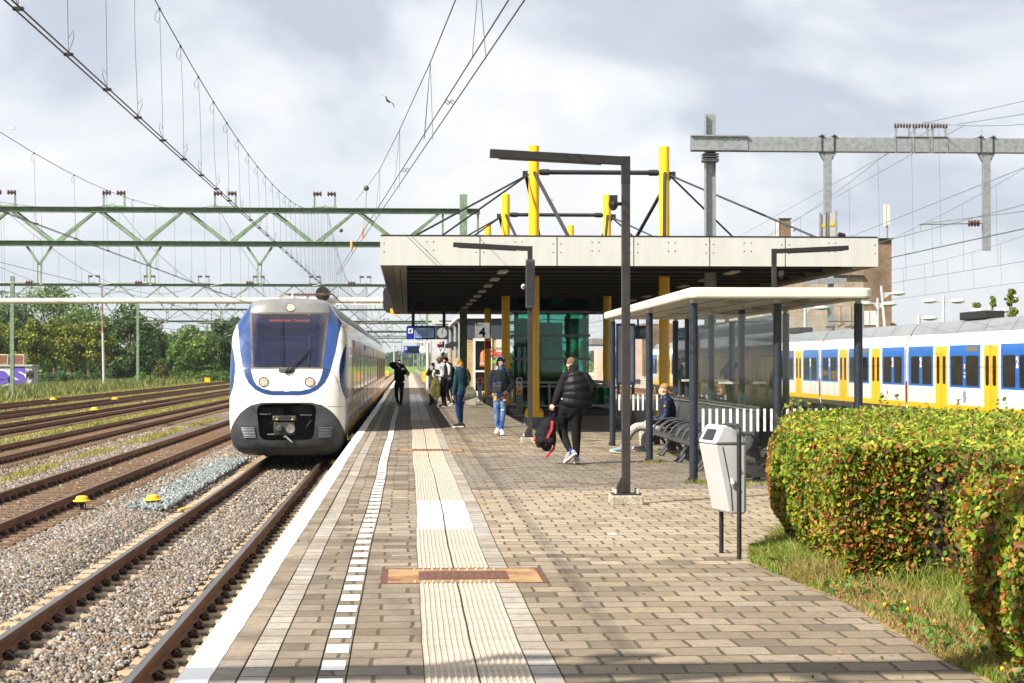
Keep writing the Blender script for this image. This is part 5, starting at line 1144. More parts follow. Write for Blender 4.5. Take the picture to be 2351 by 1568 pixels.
# ================= galvanised portal over the right-hand tracks =================
YG = 46.3; kG = 4200 / YG
t = thing('steel_portal', 'galvanised steel portal arm with a square beam rising behind the canopy', 'overhead portal', (sx(1635, kG), YG, 0))
xc = sx(1635, kG); mb = MB(); zt = sz_(257, kG)
mb.box((xc - .13, YG - .13, 0), (xc - .115, YG + .13, zt)); mb.box((xc + .115, YG - .13, 0), (xc + .13, YG + .13, zt)); mb.box((xc - .115, YG - .008, 0), (xc + .115, YG + .008, zt)); part(mb, 'column', M_GALV, t)
z0, z1 = sz_(346, kG), sz_(311, kG); mb = MB(); mb.box((sx(1586, kG), YG - .35, z0), (24, YG - .14, z1)); part(mb, 'beam', M_GALV, t, bevel=.02)
mb = MB(); mb.box((sx(1584, kG), YG - .44, z0 + .015), (sx(1717, kG), YG - .352, z0 + .03)); mb.box((sx(1584, kG), YG - .44, z1 - .02), (sx(1717, kG), YG - .352, z1 + .015)); mb.box((sx(1584, kG), YG - .375, z0 + .03), (sx(1717, kG), YG - .353, z1 - .02))
for u in (1664, 1680, 1692): 
    for v in (318, 340): mb.cyl((sx(u, kG), YG - .40, sz_(v, kG)), (sx(u, kG), YG - .37, sz_(v, kG)), .03, n=6)
part(mb, 'splice_channel', M_GALV, t)
mb = MB()
for v in (352, 358, 364, 368): mb.box((xc - .2, YG - .2, sz_(v, kG)), (xc + .2, YG + .2, sz_(v, kG) + .03))
mb.box((xc - .2, YG - .2, z1 + .02), (xc + .2, YG + .2, z1 + .05)); part(mb, 'clamp_plates', M_GALV, t)
for u, vb in ((1905, 560), (2278, 572)):
    x_ = sx(u, kG); mb = MB(); mb.box((x_ - .09, YG - .34, sz_(vb, kG)), (x_ + .09, YG - .16, z0 - .08)); mb.prism([(x_ - .22, z0 - .01), (x_ + .22, z0 - .01), (x_ + .12, z0 - .2), (x_ - .12, z0 - .2)], YG - .30, YG - .2); dp = part(mb, 'drop_post', M_GALV, t)
    mb = MB()
    for s in (-.16, .16): mb.box((x_ + s - .02, YG - .365, z0 - .03), (x_ + s + .02, YG - .352, z1 + .06)); mb.box((x_ + s - .06, YG - .39, z1 + .002), (x_ + s + .06, YG - .1, z1 + .03))
    part(mb, 'clamp', M_STEELD, dp)
def arm(x_, v, x2, v2, lab):
    mb = MB(); ym = YG - .25; mb.tube([(x_, ym, sz_(v, kG)), (x2, ym, sz_(v2, kG))], .022, 6); mb.tube([(x2 * .98 + x_ * .02, ym, sz_(v2, kG)), (x2 * .98 + x_ * .02, ym, sz_(v2, kG) - .16)], .012, 5); a_ = part(mb, 'registration_arm', M_GALV, t)
    mb = MB(); d = (x2 - x_); 
    for k in range(4): mb.lathe([(.03, -.03), (.085, -.015), (.085, .015), (.03, .03)], (x_ + d * (.12 + k * .045), ym, sz_(v + (v2 - v) * (.12 + k * .045), kG)), 12, 'x')
    part(mb, 'arm_insulator', M_INS, a_)
arm(sx(1922, kG), 536, sx(2008, kG), 556, ''); arm(sx(2278, kG), 508, sx(2120, kG), 512, '')
for u in (2080, 2123, 2166):
    x_ = sx(u, kG); mb = MB()
    for s in (-.17, .17): mb.beam((x_ + s, YG - .3, z1), (x_ + s, YG - .3, z1 + .26), .05)
    mb.box((x_ - .22, YG - .38, z1 + .004), (x_ + .22, YG - .2, z1 + .03)); 
    for s in (-.2, .2): mb.box((x_ + s - .015, YG - .365, z0 - .03), (x_ + s + .015, YG - .352, z1)); 
    b_ = part(mb, 'insulator_bracket', M_GALV, t); mb = MB()
    for k in range(6): mb.lathe([(.025, -.025), (.062, -.012), (.062, .012), (.025, .025)], (x_ - .19 + k * .076, YG - .3, z1 + .30), 12, 'x')
    part(mb, 'insulator', M_INS, b_)
YG2 = 112.0; k2_ = 4200 / YG2; xg = sx(1917, k2_)
t = thing('steel_portal', 'smaller galvanised portal column in front of the brick building', 'overhead portal', (xg, YG2, 0)); mb = MB(); mb.box((xg - .17, YG2 - .17, -1), (xg + .17, YG2 + .17, 9.0)); part(mb, 'column', M_GALV, t); mb = MB(); mb.box((xg - 1.6, YG2 - .5, sz_(650, k2_)), (xg + .9, YG2 - .18, sz_(637, k2_))); part(mb, 'beam', M_GALV, t)
t = thing('mesh_guard', 'pair of grey mesh guard panels with yellow plates above the canopy roof', 'guard panel', (sx(1905, kG), YG - .3, sz_(520, kG)))
for a, b, vt in ((1882, 1898, 492), (1898, 1922, 488)):
    mb = MB(); mb.box((sx(a, kG), YG - .5, sz_(560, kG)), (sx(b, kG), YG - .48, sz_(vt, kG))); p_ = part(mb, 'panel', mat('guard_mesh', (.42, .40, .37), .7, 0, .3, 60), t)
    mb = MB(); mb.box((sx(a, kG) - .02, YG - .53, sz_(560, kG)), (sx(a, kG) + .03, YG - .5, sz_(vt, kG) + .05)); mb.box((sx(b, kG) - .05, YG - .53, sz_(560, kG)), (sx(b, kG), YG - .5, sz_(vt, kG) + .05)); part(mb, 'frame', M_GALV, p_)
    mb = MB(); mb.box((sx((a + b) / 2 - 6, kG), YG - .515, sz_((vt + 30), kG)), (sx((a + b) / 2 + 5, kG), YG - .505, sz_(vt + 23, kG))); part(mb, 'yellow_plate', M_TYEL, p_)
# ================= overhead wires =================
M_WIRE = mat('copper_wire', (.025, .022, .022), .5, .5, .2, 5); M_WIREG = mat('green_patina_wire', (.10, .17, .14), .6, .3, .2, 5); M_DROP = mat('dropper_wire', (.10, .10, .11), .6, .3, .2, 5)
def catenary(x, lab, spans, twin=True, zc=4.72, zend=8.2, zmid=6.1, detail=True, wr=.0085, m_=None, drop=2.3, dmax=150):
    t = thing('overhead_line', lab, 'overhead line', (x, spans[0][0], zc), group='overhead lines above the tracks'); m_ = m_ or M_WIRE
    y0, y1 = spans[0][0], spans[-1][1]; mb = MB(); r_ = random.Random(int(abs(x) * 10))
    for dx_ in ((-.03, .03) if twin else (0,)): mb.tube([(x + dx_ + (.22 if i % 2 else -.22) * 0, y, zc) for i, y in enumerate(np.linspace(y0, y1, 8))], [wr * (1 + max(0, y - 60) / 90) for y in np.linspace(y0, y1, 8)], 5)
    part(mb, 'contact_wire', m_, t); mb = MB(); md = MB(); mk = MB()
    for a, b in spans:
        zz = lambda y: zmid + (zend - zmid) * ((y - (a + b) / 2) / ((b - a) / 2)) ** 2
        ys = np.linspace(a, b, 22); mb.tube([(x - .05, y, zz(y)) for y in ys], [wr * .9 * (1 + max(0, y - 60) / 90) for y in ys], 5)
        y = a + 1.2
        while y < b:
            if y > y0 and y < dmax and y > 14:
                wy_ = r_.uniform(-.02, .02); th = .0032 * (1 + max(0, y - 40) / 60); md.tube([(x - .05, y, zz(y)), (x - .03 + wy_, y, (zz(y) + zc) / 2), (x, y, zc + .02)], th, 4, False)
                if y < 90 and detail:
                    s = 1 if int(y / drop) % 2 else -1
                    md.tube([(x, y, zc + .02), (x + s * .05, y, zc + .16), (x + s * .05, y, zc + .24), (x + s * .0, y, zc + .17)], th * 1.2, 4, False)
                    md.tube([(x - .05, y, zz(y)), (x - .11, y, zz(y) - .08), (x - .11, y, zz(y) - .16), (x - .07, y, zz(y) - .2), (x - .05, y, zz(y) - .12)], th * 1.2, 4, False)
                    mk.box((x - .045, y - .03, zc - .01), (x + .045, y + .03, zc + .018)); mk.box((x - .065, y - .015, zz(y) - .018), (x - .035, y + .015, zz(y) + .012))
            y += drop
    part(mb, 'messenger_wire', m_, t); dd = part(md, 'droppers', M_DROP, t); dd['kind'] = 'stuff'
    if mk.v: c_ = part(mk, 'clamps', M_DARKST, t); c_['kind'] = 'stuff'
SP = [(5.3, 75.3), (75.3, 148), (148, 216), (216, 290), (290, 362)]
catenary(-3.3, 'twin overhead wires over the arriving train, the pair nearest the camera', SP)
catenary(-7.75, 'twin overhead wires above the second track, left of the arriving train', SP, zc=4.62, drop=4.6)
for x, n_ in ((-11.9, 'third'), (-16.6, 'fourth'), (-20.6, 'fifth'), (-25.0, 'sixth and outermost')): catenary(x, f'overhead wires above the {n_} track on the left', SP, twin=False, drop=6, dmax=100, detail=False, zc=4.66)
# crossing pair running from over the platform towards the first portal
def V3(p): return Vector(p)
t = thing('overhead_line', 'slanting overhead wire pair crossing the sky down to the first green portal', 'overhead line', (0, 20, 5.5), group='overhead lines above the tracks')
A0, A1 = P(1235, -45, 17.5), P(776, 632, 73); B0, B1 = P(1196, -45, 17.5), P(772, 630, 73)
mb = MB(); mb.tube([A0, A1], .009, 5); mb.tube([B0, B1], .009, 5); part(mb, 'contact_wire', M_WIRE, t)
ms_ = [P(1064, -45, 19), P(988, 143, 28), P(918, 297, 38), P(872, 389, 50), P(839, 433, 60), P(815, 462, 75)]
mb = MB(); mb.tube(ms_, .008, 5); part(mb, 'messenger_wire', M_WIRE, t)
mb = MB(); 
for (u0, v0), Ym, (ua, va), (ub, vb) in (((1100, -60), 19, (1084, 134), (1116, 136)), ((988, 143), 28, (973, 322), (994, 322)), ((988, 143), 28, (975, 318), (994, 320)), ((918, 297), 38, (905, 433), (917, 435)), ((872, 389), 50, (862, 500), (872, 500)), ((842, 432), 58, (833, 545), (840, 545))):
    mb.tube([P(u0, v0, Ym), P(ua, va, Ym)], .004, 4); mb.tube([P(u0, v0, Ym), P(ub, vb, Ym)], .004, 4)
d_ = part(mb, 'droppers', M_DROP, t); d_['kind'] = 'stuff'
mb = MB()
for v in (232, 388):
    for dv in (0, 5):
        def on(a, b, vv): f_ = (vv - (-45)) / ((632) - (-45)); Yq = 1 / (1 / 17.5 + (1 / 73 - 1 / 17.5) * f_); return P(a + (b - a) * f_, vv, Yq)
        q0, q1 = on(1196, 772, v + dv), on(1235, 776, v + dv); mb.tube([q0 + (q1 - q0) * k / 8 + Vector((0, 0, .02 * math.sin(k * PI / 2))) for k in range(9)], .006, 4)
part(mb, 'link_wires', M_WIRE, t)
mb = MB(); mb.ball(P(841, 432, 60), .09); mb.ball(P(783, 559 - 30, 72), .08); part(mb, 'ball_insulator', mat('glass_green_insulator', (.05, .08, .06), .2), t, smooth=True)
mb = MB()
for u, v in ((832, 533), (807, 562)): c_ = P(u, v, 73); mb.tube([c_ + Vector((0, 0, -.28)), c_ + Vector((0, 0, -.1)), c_ + Vector((0, 0, .1)), c_ + Vector((0, 0, .22))], [.03, .05, .05, .015], 8)
part(mb, 'orange_weight', mat('orange_weight', (.75, .32, .08), .5), t)
# lines on the right
RS = [(3, 46.3), (46.3, 112), (112, 180), (180, 250)]
def rcat(x, lab, zc, zend, zmid, tw=False, m_=None): catenary(x, lab, RS, twin=tw, zc=zc, zend=zend, zmid=zmid, detail=False, m_=m_ or M_WIREG, drop=3.4, wr=.0075)
rcat(13.3, 'overhead wires above the track just right of the platform, by the galvanised arm', 4.62, 7.9, 6.1, True)
rcat(17.8, 'overhead wires above the middle track to the right', 4.66, 7.9, 6.0)
rcat(22.4, 'overhead wires above the standing yellow-doored train', 4.66, 7.9, 6.0)
for u0, v0, Y0_, u1, v1, Y1_ in ((2160, 285, 46, 1700, 541, 110), (2215, 287, 46, 1760, 541, 110), (2351, 232, 43, 2120, 283, 46), (2351, 262, 43, 2200, 285, 46), (2351, 385, 42, 1760, 620, 95), (2351, 470, 40, 2005, 560, 46.2), (2351, 485, 40, 2110, 515, 46.2)):
    mb = MB(); mb.tube([P(u0, v0, Y0_), P(u1, v1, Y1_)], .008, 5); tag(mb.build('anchor_wire', M_WIREG), {(2160, 285): 'thin wire running down-left from the leftmost brown insulators of the galvanised beam', (2215, 287): 'thin wire running down-left from the rightmost brown insulators of the galvanised beam', (2351, 232): 'topmost thin green wire rising right from the brown insulators', (2351, 262): 'second thin green wire rising right from the brown insulators', (2351, 385): 'long thin wire crossing the lower sky behind the right drop post', (2351, 470): 'green wire slanting down to the short registration arm above the canopy corner', (2351, 485): 'green wire ending at the long arm of the right drop post'}[(u0, v0)], 'wire', 'anchor wires on the right')
for (v0, v1, Y0_) in ((590, 700, 60), (632, 725, 60)): pass
# ================= vegetation =================
def leafmat(name, rough=.55, trans=.35):
    m = bpy.data.materials.new(name); m.use_nodes = True; t = m.node_tree; t.nodes.clear()
    o = t.nodes.new('ShaderNodeOutputMaterial'); a = t.nodes.new('ShaderNodeAttribute'); a.attribute_name = 'tint'
    p = t.nodes.new('ShaderNodeBsdfPrincipled'); p.inputs['Roughness'].default_value = rough; p.inputs['Specular IOR Level'].default_value = .35
    tr = t.nodes.new('ShaderNodeBsdfTranslucent'); mx_ = t.nodes.new('ShaderNodeMixShader'); mx_.inputs[0].default_value = trans
    t.links.new(a.outputs['Color'], p.inputs['Base Color']); t.links.new(a.outputs['Color'], tr.inputs[0]); t.links.new(p.outputs[0], mx_.inputs[1]); t.links.new(tr.outputs[0], mx_.inputs[2]); t.links.new(mx_.outputs[0], o.inputs[0])
    return m
M_LEAF = leafmat('leaf'); M_BARK = mat('bark', (.12, .09, .06), .9, 0, .4, 8, bump=.6)
def leaves(pts, nrm, size, cols, r, fold=.25, spread=.9, aspect=.62):
    """pointed folded leaves; returns verts, faces, colours"""
    n = len(pts); d = nrm + spread * r.normal(size=(n, 3)); d /= np.linalg.norm(d, axis=1)[:, None] + 1e-9
    t = r.normal(size=(n, 3)); t[:, 2] -= .35; t -= d * (t * d).sum(1)[:, None]; t /= np.linalg.norm(t, axis=1)[:, None] + 1e-9
    b = np.cross(d, t); s = (size * (.55 + .9 * r.random(n)))[:, None]
    if aspect > .8 or aspect == .62:
        v = np.stack([pts - t * s * .5, pts + b * s * aspect * .42 + d * s * fold * .4 - t * s * .22, pts + b * s * aspect * .40 + d * s * fold * .4 + t * s * .20, pts + t * s * .5, pts - b * s * aspect * .40 + d * s * fold * .4 + t * s * .20, pts - b * s * aspect * .42 + d * s * fold * .4 - t * s * .22], 1).reshape(-1, 3)
        i = np.arange(n)[:, None] * 6; f = np.stack([i + np.array([[0, 1, 3]]), i + np.array([[1, 2, 3]]), i + np.array([[0, 3, 5]]), i + np.array([[3, 4, 5]])], 1).reshape(-1, 3)
        return v, f, np.repeat(cols, 4, 0)
    v = np.stack([pts - t * s * .5, pts + b * s * aspect * .5 + d * s * fold * .5 - t * s * .05, pts + t * s * .5, pts - b * s * aspect * .5 + d * s * fold * .5 - t * s * .05], 1).reshape(-1, 3)
    i = np.arange(n)[:, None] * 4
    f = np.stack([i + np.array([[0, 1, 2]]), i + np.array([[0, 2, 3]])], 1).reshape(-1, 3)
    return v, f, np.repeat(cols, 2, 0)
def pick(pal, n, r, wts=None, var=.3):
    pal = np.array(pal); ci = r.choice(len(pal), n, p=wts); return pal[ci] * (1 - var + 2 * var * r.random((n, 1)))
def lump(p, sc, seed=0.0):
    """cheap smooth noise for numpy points"""
    x, y, z = p[:, 0] * sc + seed, p[:, 1] * sc + seed * 1.7, p[:, 2] * sc - seed
    return (np.sin(x * 1.7 + np.sin(y * 1.3 + 2)) + np.sin(y * 2.1 + np.sin(z * 1.9 + 1)) + np.sin(z * 2.3 + np.sin(x * 1.1 + seed)) + .6 * np.sin(x * 4.1 + y * 3.3) + .6 * np.sin(z * 4.7 - y * 2.9)) / 4.2
GREENS = [(.04, .09, .008), (.09, .17, .010), (.16, .24, .012), (.28, .31, .018), (.42, .33, .02)]
BROWNS = [(.36, .13, .025), (.26, .085, .02), (.46, .22, .05), (.14, .045, .015)]
r = np.random.default_rng(21)
HT = 1.065
def face_x(y):
    base = np.interp(y, [4, 10.7, 10.85, 13.75, 13.9, 14.5, 17.6, 17.9], [3.12, 3.22, 4.1, 4.3, 3.36, 3.34, 3.50, 3.56])
    return base
VS, FS, CS = [], [], []; off = 0
def addleaf(P_, N_, sz, C_):
    global off
    v, f, c = leaves(P_, N_, sz, C_, r); VS.append(v); FS.append(f + off); CS.append(c); off += len(v)
# platform-side face
n = 56000; y = 5 + 12.9 * r.random(n) ** .85; z = .02 + (HT - .02) * r.random(n) ** .9
bulge = .13 * lump(np.stack([y, y * 0, z], 1), 1.6, 2) + .06 * lump(np.stack([y, y * 0, z], 1), 4.5, 5)
inset = .20 * r.random(n) ** 2 + .07 * (z / HT > .85) * (z / HT - .85) / .15
low = np.clip((.35 - z) / .35, 0, 1); x = face_x(y) + inset + bulge + low * .16
hole = (lump(np.stack([y, y * 0, z], 1), 3.2, 9) < -.55) & (r.random(n) < .8)
x = x + hole * .2
brown = np.clip(.36 - .25 * (z / HT) + .42 * lump(np.stack([y, y * 0, z], 1), 1.1, 4) + .32 * (y < 11) * np.clip((z - .3), 0, 1) + .5 * (y > 17.0), 0.04, .8)
isb = r.random(n) < brown
C_ = np.where(isb[:, None], pick(BROWNS, n, r), pick(GREENS, n, r, [.2, .27, .26, .18, .09]))
addleaf(np.stack([x, y, z], 1), np.tile([-.9, -.35, .25], (n, 1)), .046, C_)
n = 7000; x = 4.1 + .35 * r.random(n) ** 1.5; z = .02 + (HT - .02) * r.random(n); y = 10.7 + 3.2 * r.random(n); isb = r.random(n) < .35
addleaf(np.stack([x, y, z], 1), np.tile([-.9, -.3, .2], (n, 1)), .05, np.where(isb[:, None], pick(BROWNS, n, r), pick(GREENS, n, r, [.45, .35, .15, .04, .01])))
n = 9000; x = 3.36 + 1.0 * r.random(n); z = .02 + (HT - .02) * r.random(n) ** .9; y = 13.88 + .16 * r.random(n) ** 2 + .06 * lump(np.stack([x, x * 0, z], 1), 3, 2); isb = r.random(n) < .42
addleaf(np.stack([x, y, z], 1), np.tile([-.3, -.9, .2], (n, 1)), .05, np.where(isb[:, None], pick(BROWNS, n, r), pick(GREENS, n, r, [.3, .3, .25, .1, .05])))
# top surface
n = 62000; y = 5 + 19.5 * r.random(n) ** .8; u_ = r.random(n) ** 1.3; xl = np.where(y < 17.8, face_x(np.minimum(y, 17.8)), 3.56 + (y - 17.8) * .22); x = xl + .02 + (11.2 - xl) * u_
z = HT + .07 * lump(np.stack([x, y, y * 0], 1), 1.3, 7) + .03 * lump(np.stack([x, y, y * 0], 1), 5, 3) - .10 * r.random(n) ** 1.5 + .05 * (r.random(n) < .12) * r.random(n) - .10 * np.clip(1 - (x - xl) / .22, 0, 1) 
edgebr = np.clip(.16 + .22 * lump(np.stack([x, y, y * 0], 1), .9, 1), 0.03, .5)
isb = r.random(n) < edgebr; C_ = np.where(isb[:, None], pick(BROWNS, n, r), pick([(.09, .17, .012), (.17, .26, .018), (.28, .34, .025), (.38, .40, .035), (.46, .40, .04)], n, r, [.2, .28, .26, .17, .09]))
addleaf(np.stack([x, y, z], 1), np.tile([-.15, -.25, .9], (n, 1)), .050, C_)
hd = thing('clipped_hedge', 'large clipped hedge turning green to orange brown beside the paving', 'hedge', (3.3, 12, 0))
tws = MB(); n = 190
tp, tn_, tcx = [], [], []
for k in range(n):
    yy = 7 + 15.5 * r.random(); xx = (face_x(np.array([min(yy, 17.8)]))[0] if yy < 17.8 else 3.6 + (yy - 17.8) * .22) + .1 + 4.2 * r.random() ** 1.2; h_ = .06 + .26 * r.random() ** 2.2; dx, dy_ = r.normal(size=2) * .05
    tws.tube([(xx, yy, HT - .1), (xx + dx * .5, yy + dy_ * .5, HT + h_ * .5), (xx + dx, yy + dy_, HT + h_)], [.004, .003, .0015], 4, False)
    for q in range(int(4 + h_ * 26)): a = r.random(); tp.append((xx + dx * a + r.normal() * .015, yy + dy_ * a + r.normal() * .015, HT + h_ * a)); tcx.append(0)
tp = np.array(tp); addleaf(tp, r.normal(size=tp.shape), .05, pick([(.12, .22, .02), (.22, .30, .03), (.35, .22, .05)], len(tp), r))
part_np = npmesh('foliage', np.concatenate(VS) - np.array([3.3, 12, 0]), np.concatenate(FS), M_LEAF, hd, vcol=np.concatenate(CS))
part(tws, 'twigs', M_BARK, hd, fix=False)
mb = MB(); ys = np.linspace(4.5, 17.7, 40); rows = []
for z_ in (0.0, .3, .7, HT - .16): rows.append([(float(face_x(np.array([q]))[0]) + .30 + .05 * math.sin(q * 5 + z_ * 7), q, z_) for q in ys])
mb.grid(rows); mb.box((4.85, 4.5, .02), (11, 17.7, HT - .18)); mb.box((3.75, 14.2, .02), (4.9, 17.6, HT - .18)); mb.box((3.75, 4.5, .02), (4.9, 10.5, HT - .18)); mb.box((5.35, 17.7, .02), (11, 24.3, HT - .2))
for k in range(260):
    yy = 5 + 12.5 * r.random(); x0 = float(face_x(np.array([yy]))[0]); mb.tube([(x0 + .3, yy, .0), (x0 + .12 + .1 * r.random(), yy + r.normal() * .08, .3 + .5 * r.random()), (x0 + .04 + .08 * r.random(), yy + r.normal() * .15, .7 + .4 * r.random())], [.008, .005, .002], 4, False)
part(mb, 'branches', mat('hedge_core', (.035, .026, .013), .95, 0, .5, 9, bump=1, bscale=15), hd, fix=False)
# soil and grass at the hedge foot
M_SOIL = node_mat('verge_soil', lambda T: (T.ln(T.ramp(T.noise(T.obj, 6, 8, .75), [(.3, (.07, .05, .025)), (.5, (.26, .18, .08)), (.65, (.36, .26, .12)), (.75, (.16, .17, .04))]), T.b.inputs['Base Color']), T.bump(T.noise(T.obj, 40, 5, .7), .8, .02)), Roughness=.95)
mb = MB(); rows = []
for k in range(60): yy = 4 + k * .24; rows.append([(float(np.interp(yy, [4, 9.8, 10.5, 11.7, 13.3, 14.5, 15.6, 16.6, 17.6], [3.05, 3.14, 3.08, 3.12, 3.12, 3.02, 2.95, 3.12, 3.55])) + .03 * math.sin(yy * 3.1) + .02 * math.sin(yy * 9), yy, .004), (5.0, yy, .03)])
mb.grid(rows); mb.box((5.2, 17.7, 0), (11, 24.3, .03)); tag(mb.build('verge', M_SOIL, fix=False), kind='structure')
def blades(x, y, z0, h, w, cols, r, lean=.35):
    n = len(x); a = r.random(n) * 2 * PI; lx, ly = lean * h * r.normal(size=n), lean * h * r.normal(size=n); dx, dy_ = np.cos(a) * w, np.sin(a) * w
    v = np.stack([np.stack([x - dx, y - dy_, z0], 1), np.stack([x + dx, y + dy_, z0], 1), np.stack([x + lx * .4 + dx * .6, y + ly * .4 + dy_ * .6, z0 + h * .6], 1), np.stack([x + lx * 1.0, y + ly, z0 + h], 1), np.stack([x + lx * .4 - dx * .6, y + ly * .4 - dy_ * .6, z0 + h * .6], 1)], 1).reshape(-1, 3)
    i = np.arange(n)[:, None] * 5; f = np.stack([i + np.array([[0, 1, 2]]), i + np.array([[0, 2, 4]]), i + np.array([[4, 2, 3]])], 1).reshape(-1, 3)
    return v, f, np.repeat(cols, 3, 0)
def verge_x(y): return np.interp(y, [4, 9.8, 10.5, 11.7, 13.3, 14.5, 15.6, 16.6, 17.6], [3.05, 3.14, 3.08, 3.12, 3.12, 3.02, 2.95, 3.12, 3.55])
n = 36000; y = 7 + 10.8 * r.random(n); x = verge_x(y) + np.where((y > 10.8) & (y < 13.9), 1.15, .42) * r.random(n) ** 1.15; dens = lump(np.stack([x * 2, y, y * 0], 1), 1.6, 3)
green = ((y > 14.3) & (dens > -.5)) | (dens > -.05); keep = r.random(n) < np.where(green, .8, .55); x, y, green, dens = x[keep], y[keep], green[keep], dens[keep]; n = len(x)
h = np.where(y > 14.2, .06 + .13 * r.random(n), .04 + .10 * r.random(n)) * (.5 + .9 * np.clip((x - verge_x(y)) / .3, 0, 1)); h = h * np.where(dens > .1, 1.2, .75)
C_ = np.where(green[:, None], pick([(.09, .18, .02), (.15, .26, .03), (.28, .32, .05), (.38, .30, .09)], n, r), pick([(.40, .28, .11), (.34, .26, .09), (.20, .24, .04), (.26, .19, .07)], n, r))
v, f_, c = blades(x, y, np.zeros(n), h, .0035 + .002 * r.random(n), C_, r, .5); tag(npmesh('verge_grass', v, f_, M_LEAF, vcol=c), kind='stuff')
# broad-leaved weeds and scattered yellow flowers on the verge
n = 2600; y = 8 + 9.5 * r.random(n); x = verge_x(y) + .4 * r.random(n); k = lump(np.stack([x, y, y * 0], 1), 2.2, 8) > .1; x, y = x[k], y[k]; n = len(x)
v, f_, c = leaves(np.stack([x, y, .01 + .08 * r.random(n)], 1), np.tile([0, -.2, 1.0], (n, 1)), .05, pick([(.06, .16, .03), (.10, .22, .03), (.28, .14, .04)], n, r), r); tag(npmesh('verge_weeds', v, f_, M_LEAF, vcol=c), kind='stuff')
mb = MB()
for k in range(16): yy = r.choice([9.2, 9.8, 10.2, 12.2]) + .25 * r.normal(); xx = float(verge_x(yy)) + .05 + .3 * r.random(); mb.ball((xx, yy, .05 + .05 * r.random()), .012, 6, 4)
tag(mb.build('verge_flowers', mat('flower_yellow', (.8, .55, .01), .6)), kind='stuff')
# moss and weeds in paving joints
n = 1900; x = XE + .2 + 6.5 * r.random(n) ** 1.3; y = 8 + 20 * r.random(n); yr = np.round(y / .3) * .3; xr = np.round(x / .15) * .15; vert = r.random(n) < .6
x = np.where(vert, xr, x); y = np.where(vert, y, yr); k = (np.abs(x - .4) > .34) & (lump(np.stack([x, y, y * 0], 1), .8, 6) > .18); x, y = x[k] + .01 * r.normal(size=k.sum()), y[k]; n = len(x)
v, f_, c = leaves(np.stack([x, y, .004 + .004 * r.random(n)], 1), np.tile([0, 0, 1.0], (n, 1)), .022, pick([(.12, .16, .02), (.2, .22, .03), (.09, .14, .02), (.4, .2, .05)], n, r), r); tag(npmesh('joint_moss', v, f_, M_LEAF, vcol=c), kind='stuff')
for (cx_, cy_, n_, rr, hh) in ((4.16, 26.0, 260, .14, .07), (4.2, 31.2, 160, .1, .07), (4.85, 34.4, 260, .3, .06), (4.5, 25.9, 220, .3, .05), (5.0, 25.6, 260, .3, .07), (-1.2, 43.9, 160, .1, .12), (-1.22, 33.5, 60, .08, .07)):
    x = cx_ + rr * r.normal(size=n_); y = cy_ + rr * .6 * r.normal(size=n_); z0_ = -.02 if cx_ > 0 else -.12
    v, f_, c = blades(x, y, np.full(n_, z0_), hh * (.6 + .9 * r.random(n_)), .005, pick([(.10, .22, .02), (.22, .26, .04), (.4, .28, .08)], n_, r), r); tag(npmesh('weed_tuft', v, f_, M_LEAF, vcol=c), kind='stuff')
# long grass strip beyond the tracks, and tufts between tracks
def longgrass(nm, n, xa, xb, ya, yb, hh, w, pal, z0, seed):
    q = np.random.default_rng(seed); y = ya + (yb - ya) * q.random(n) ** .8; x = xa + (xb - xa) * q.random(n); k = lump(np.stack([x, y, y * 0], 1), .22, seed) > -.35; x, y = x[k], y[k]; n = len(x)
    hgt = hh * (.45 + .8 * q.random(n)) * (1 + .5 * lump(np.stack([x, y, y * 0], 1), .3, seed + 2))
    v, f_, c = blades(x, y, np.full(n, z0), hgt, w, pick(pal, n, q), q, .3); tag(npmesh(nm, v, f_, M_LEAF, vcol=c), kind='stuff')
longgrass('long_grass', 36000, -42, -27.6, 95, 330, .95, .055, [(.07, .12, .02), (.12, .17, .03), (.22, .22, .06), (.30, .26, .10), (.05, .09, .015)], -1.3, 1)
longgrass('track_grass', 15000, -27.2, -25.8, 100, 300, .3, .05, [(.14, .20, .02), (.25, .24, .05), (.32, .25, .10)], -1.1, 2)
longgrass('track_grass_between', 9000, -22.8, -22.1, 85, 260, .14, .04, [(.2, .26, .03), (.34, .27, .09)], -1.05, 3)
longgrass('dry_grass_between', 9000, -9.6, -9.0, 36, 90, .10, .02, [(.40, .31, .12), (.30, .26, .08), (.2, .24, .03)], BZ, 4)
longgrass('dry_grass_farther', 9000, -14.1, -13.4, 55, 160, .13, .03, [(.36, .30, .10), (.26, .26, .06), (.2, .26, .03)], BZ - .02, 5)
longgrass('dry_grass_fourth', 8000, -18.5, -17.8, 70, 200, .14, .035, [(.36, .30, .10), (.26, .28, .05)], BZ - .04, 6)
q = np.random.default_rng(31); n = 420; y = 7.5 + 26 * q.random(n); x = -1.0 + 7.5 * q.random(n); k = (q.random(n) < np.where((x > 2.2) & (y < 19), .9, .22)) & ((x < verge_x(y)) | (y > 18)); x, y = x[k], y[k]; n = len(x)
v, f_, c = leaves(np.stack([x, y, np.full(n, .012)], 1), np.tile([0, 0, 1.0], (n, 1)), .042, pick([(.30, .14, .04), (.40, .24, .06), (.20, .10, .04), (.45, .36, .10)], n, q), q, spread=.35, aspect=.62); tag(npmesh('fallen_leaves', v, f_, M_LEAF, vcol=c), kind='stuff')
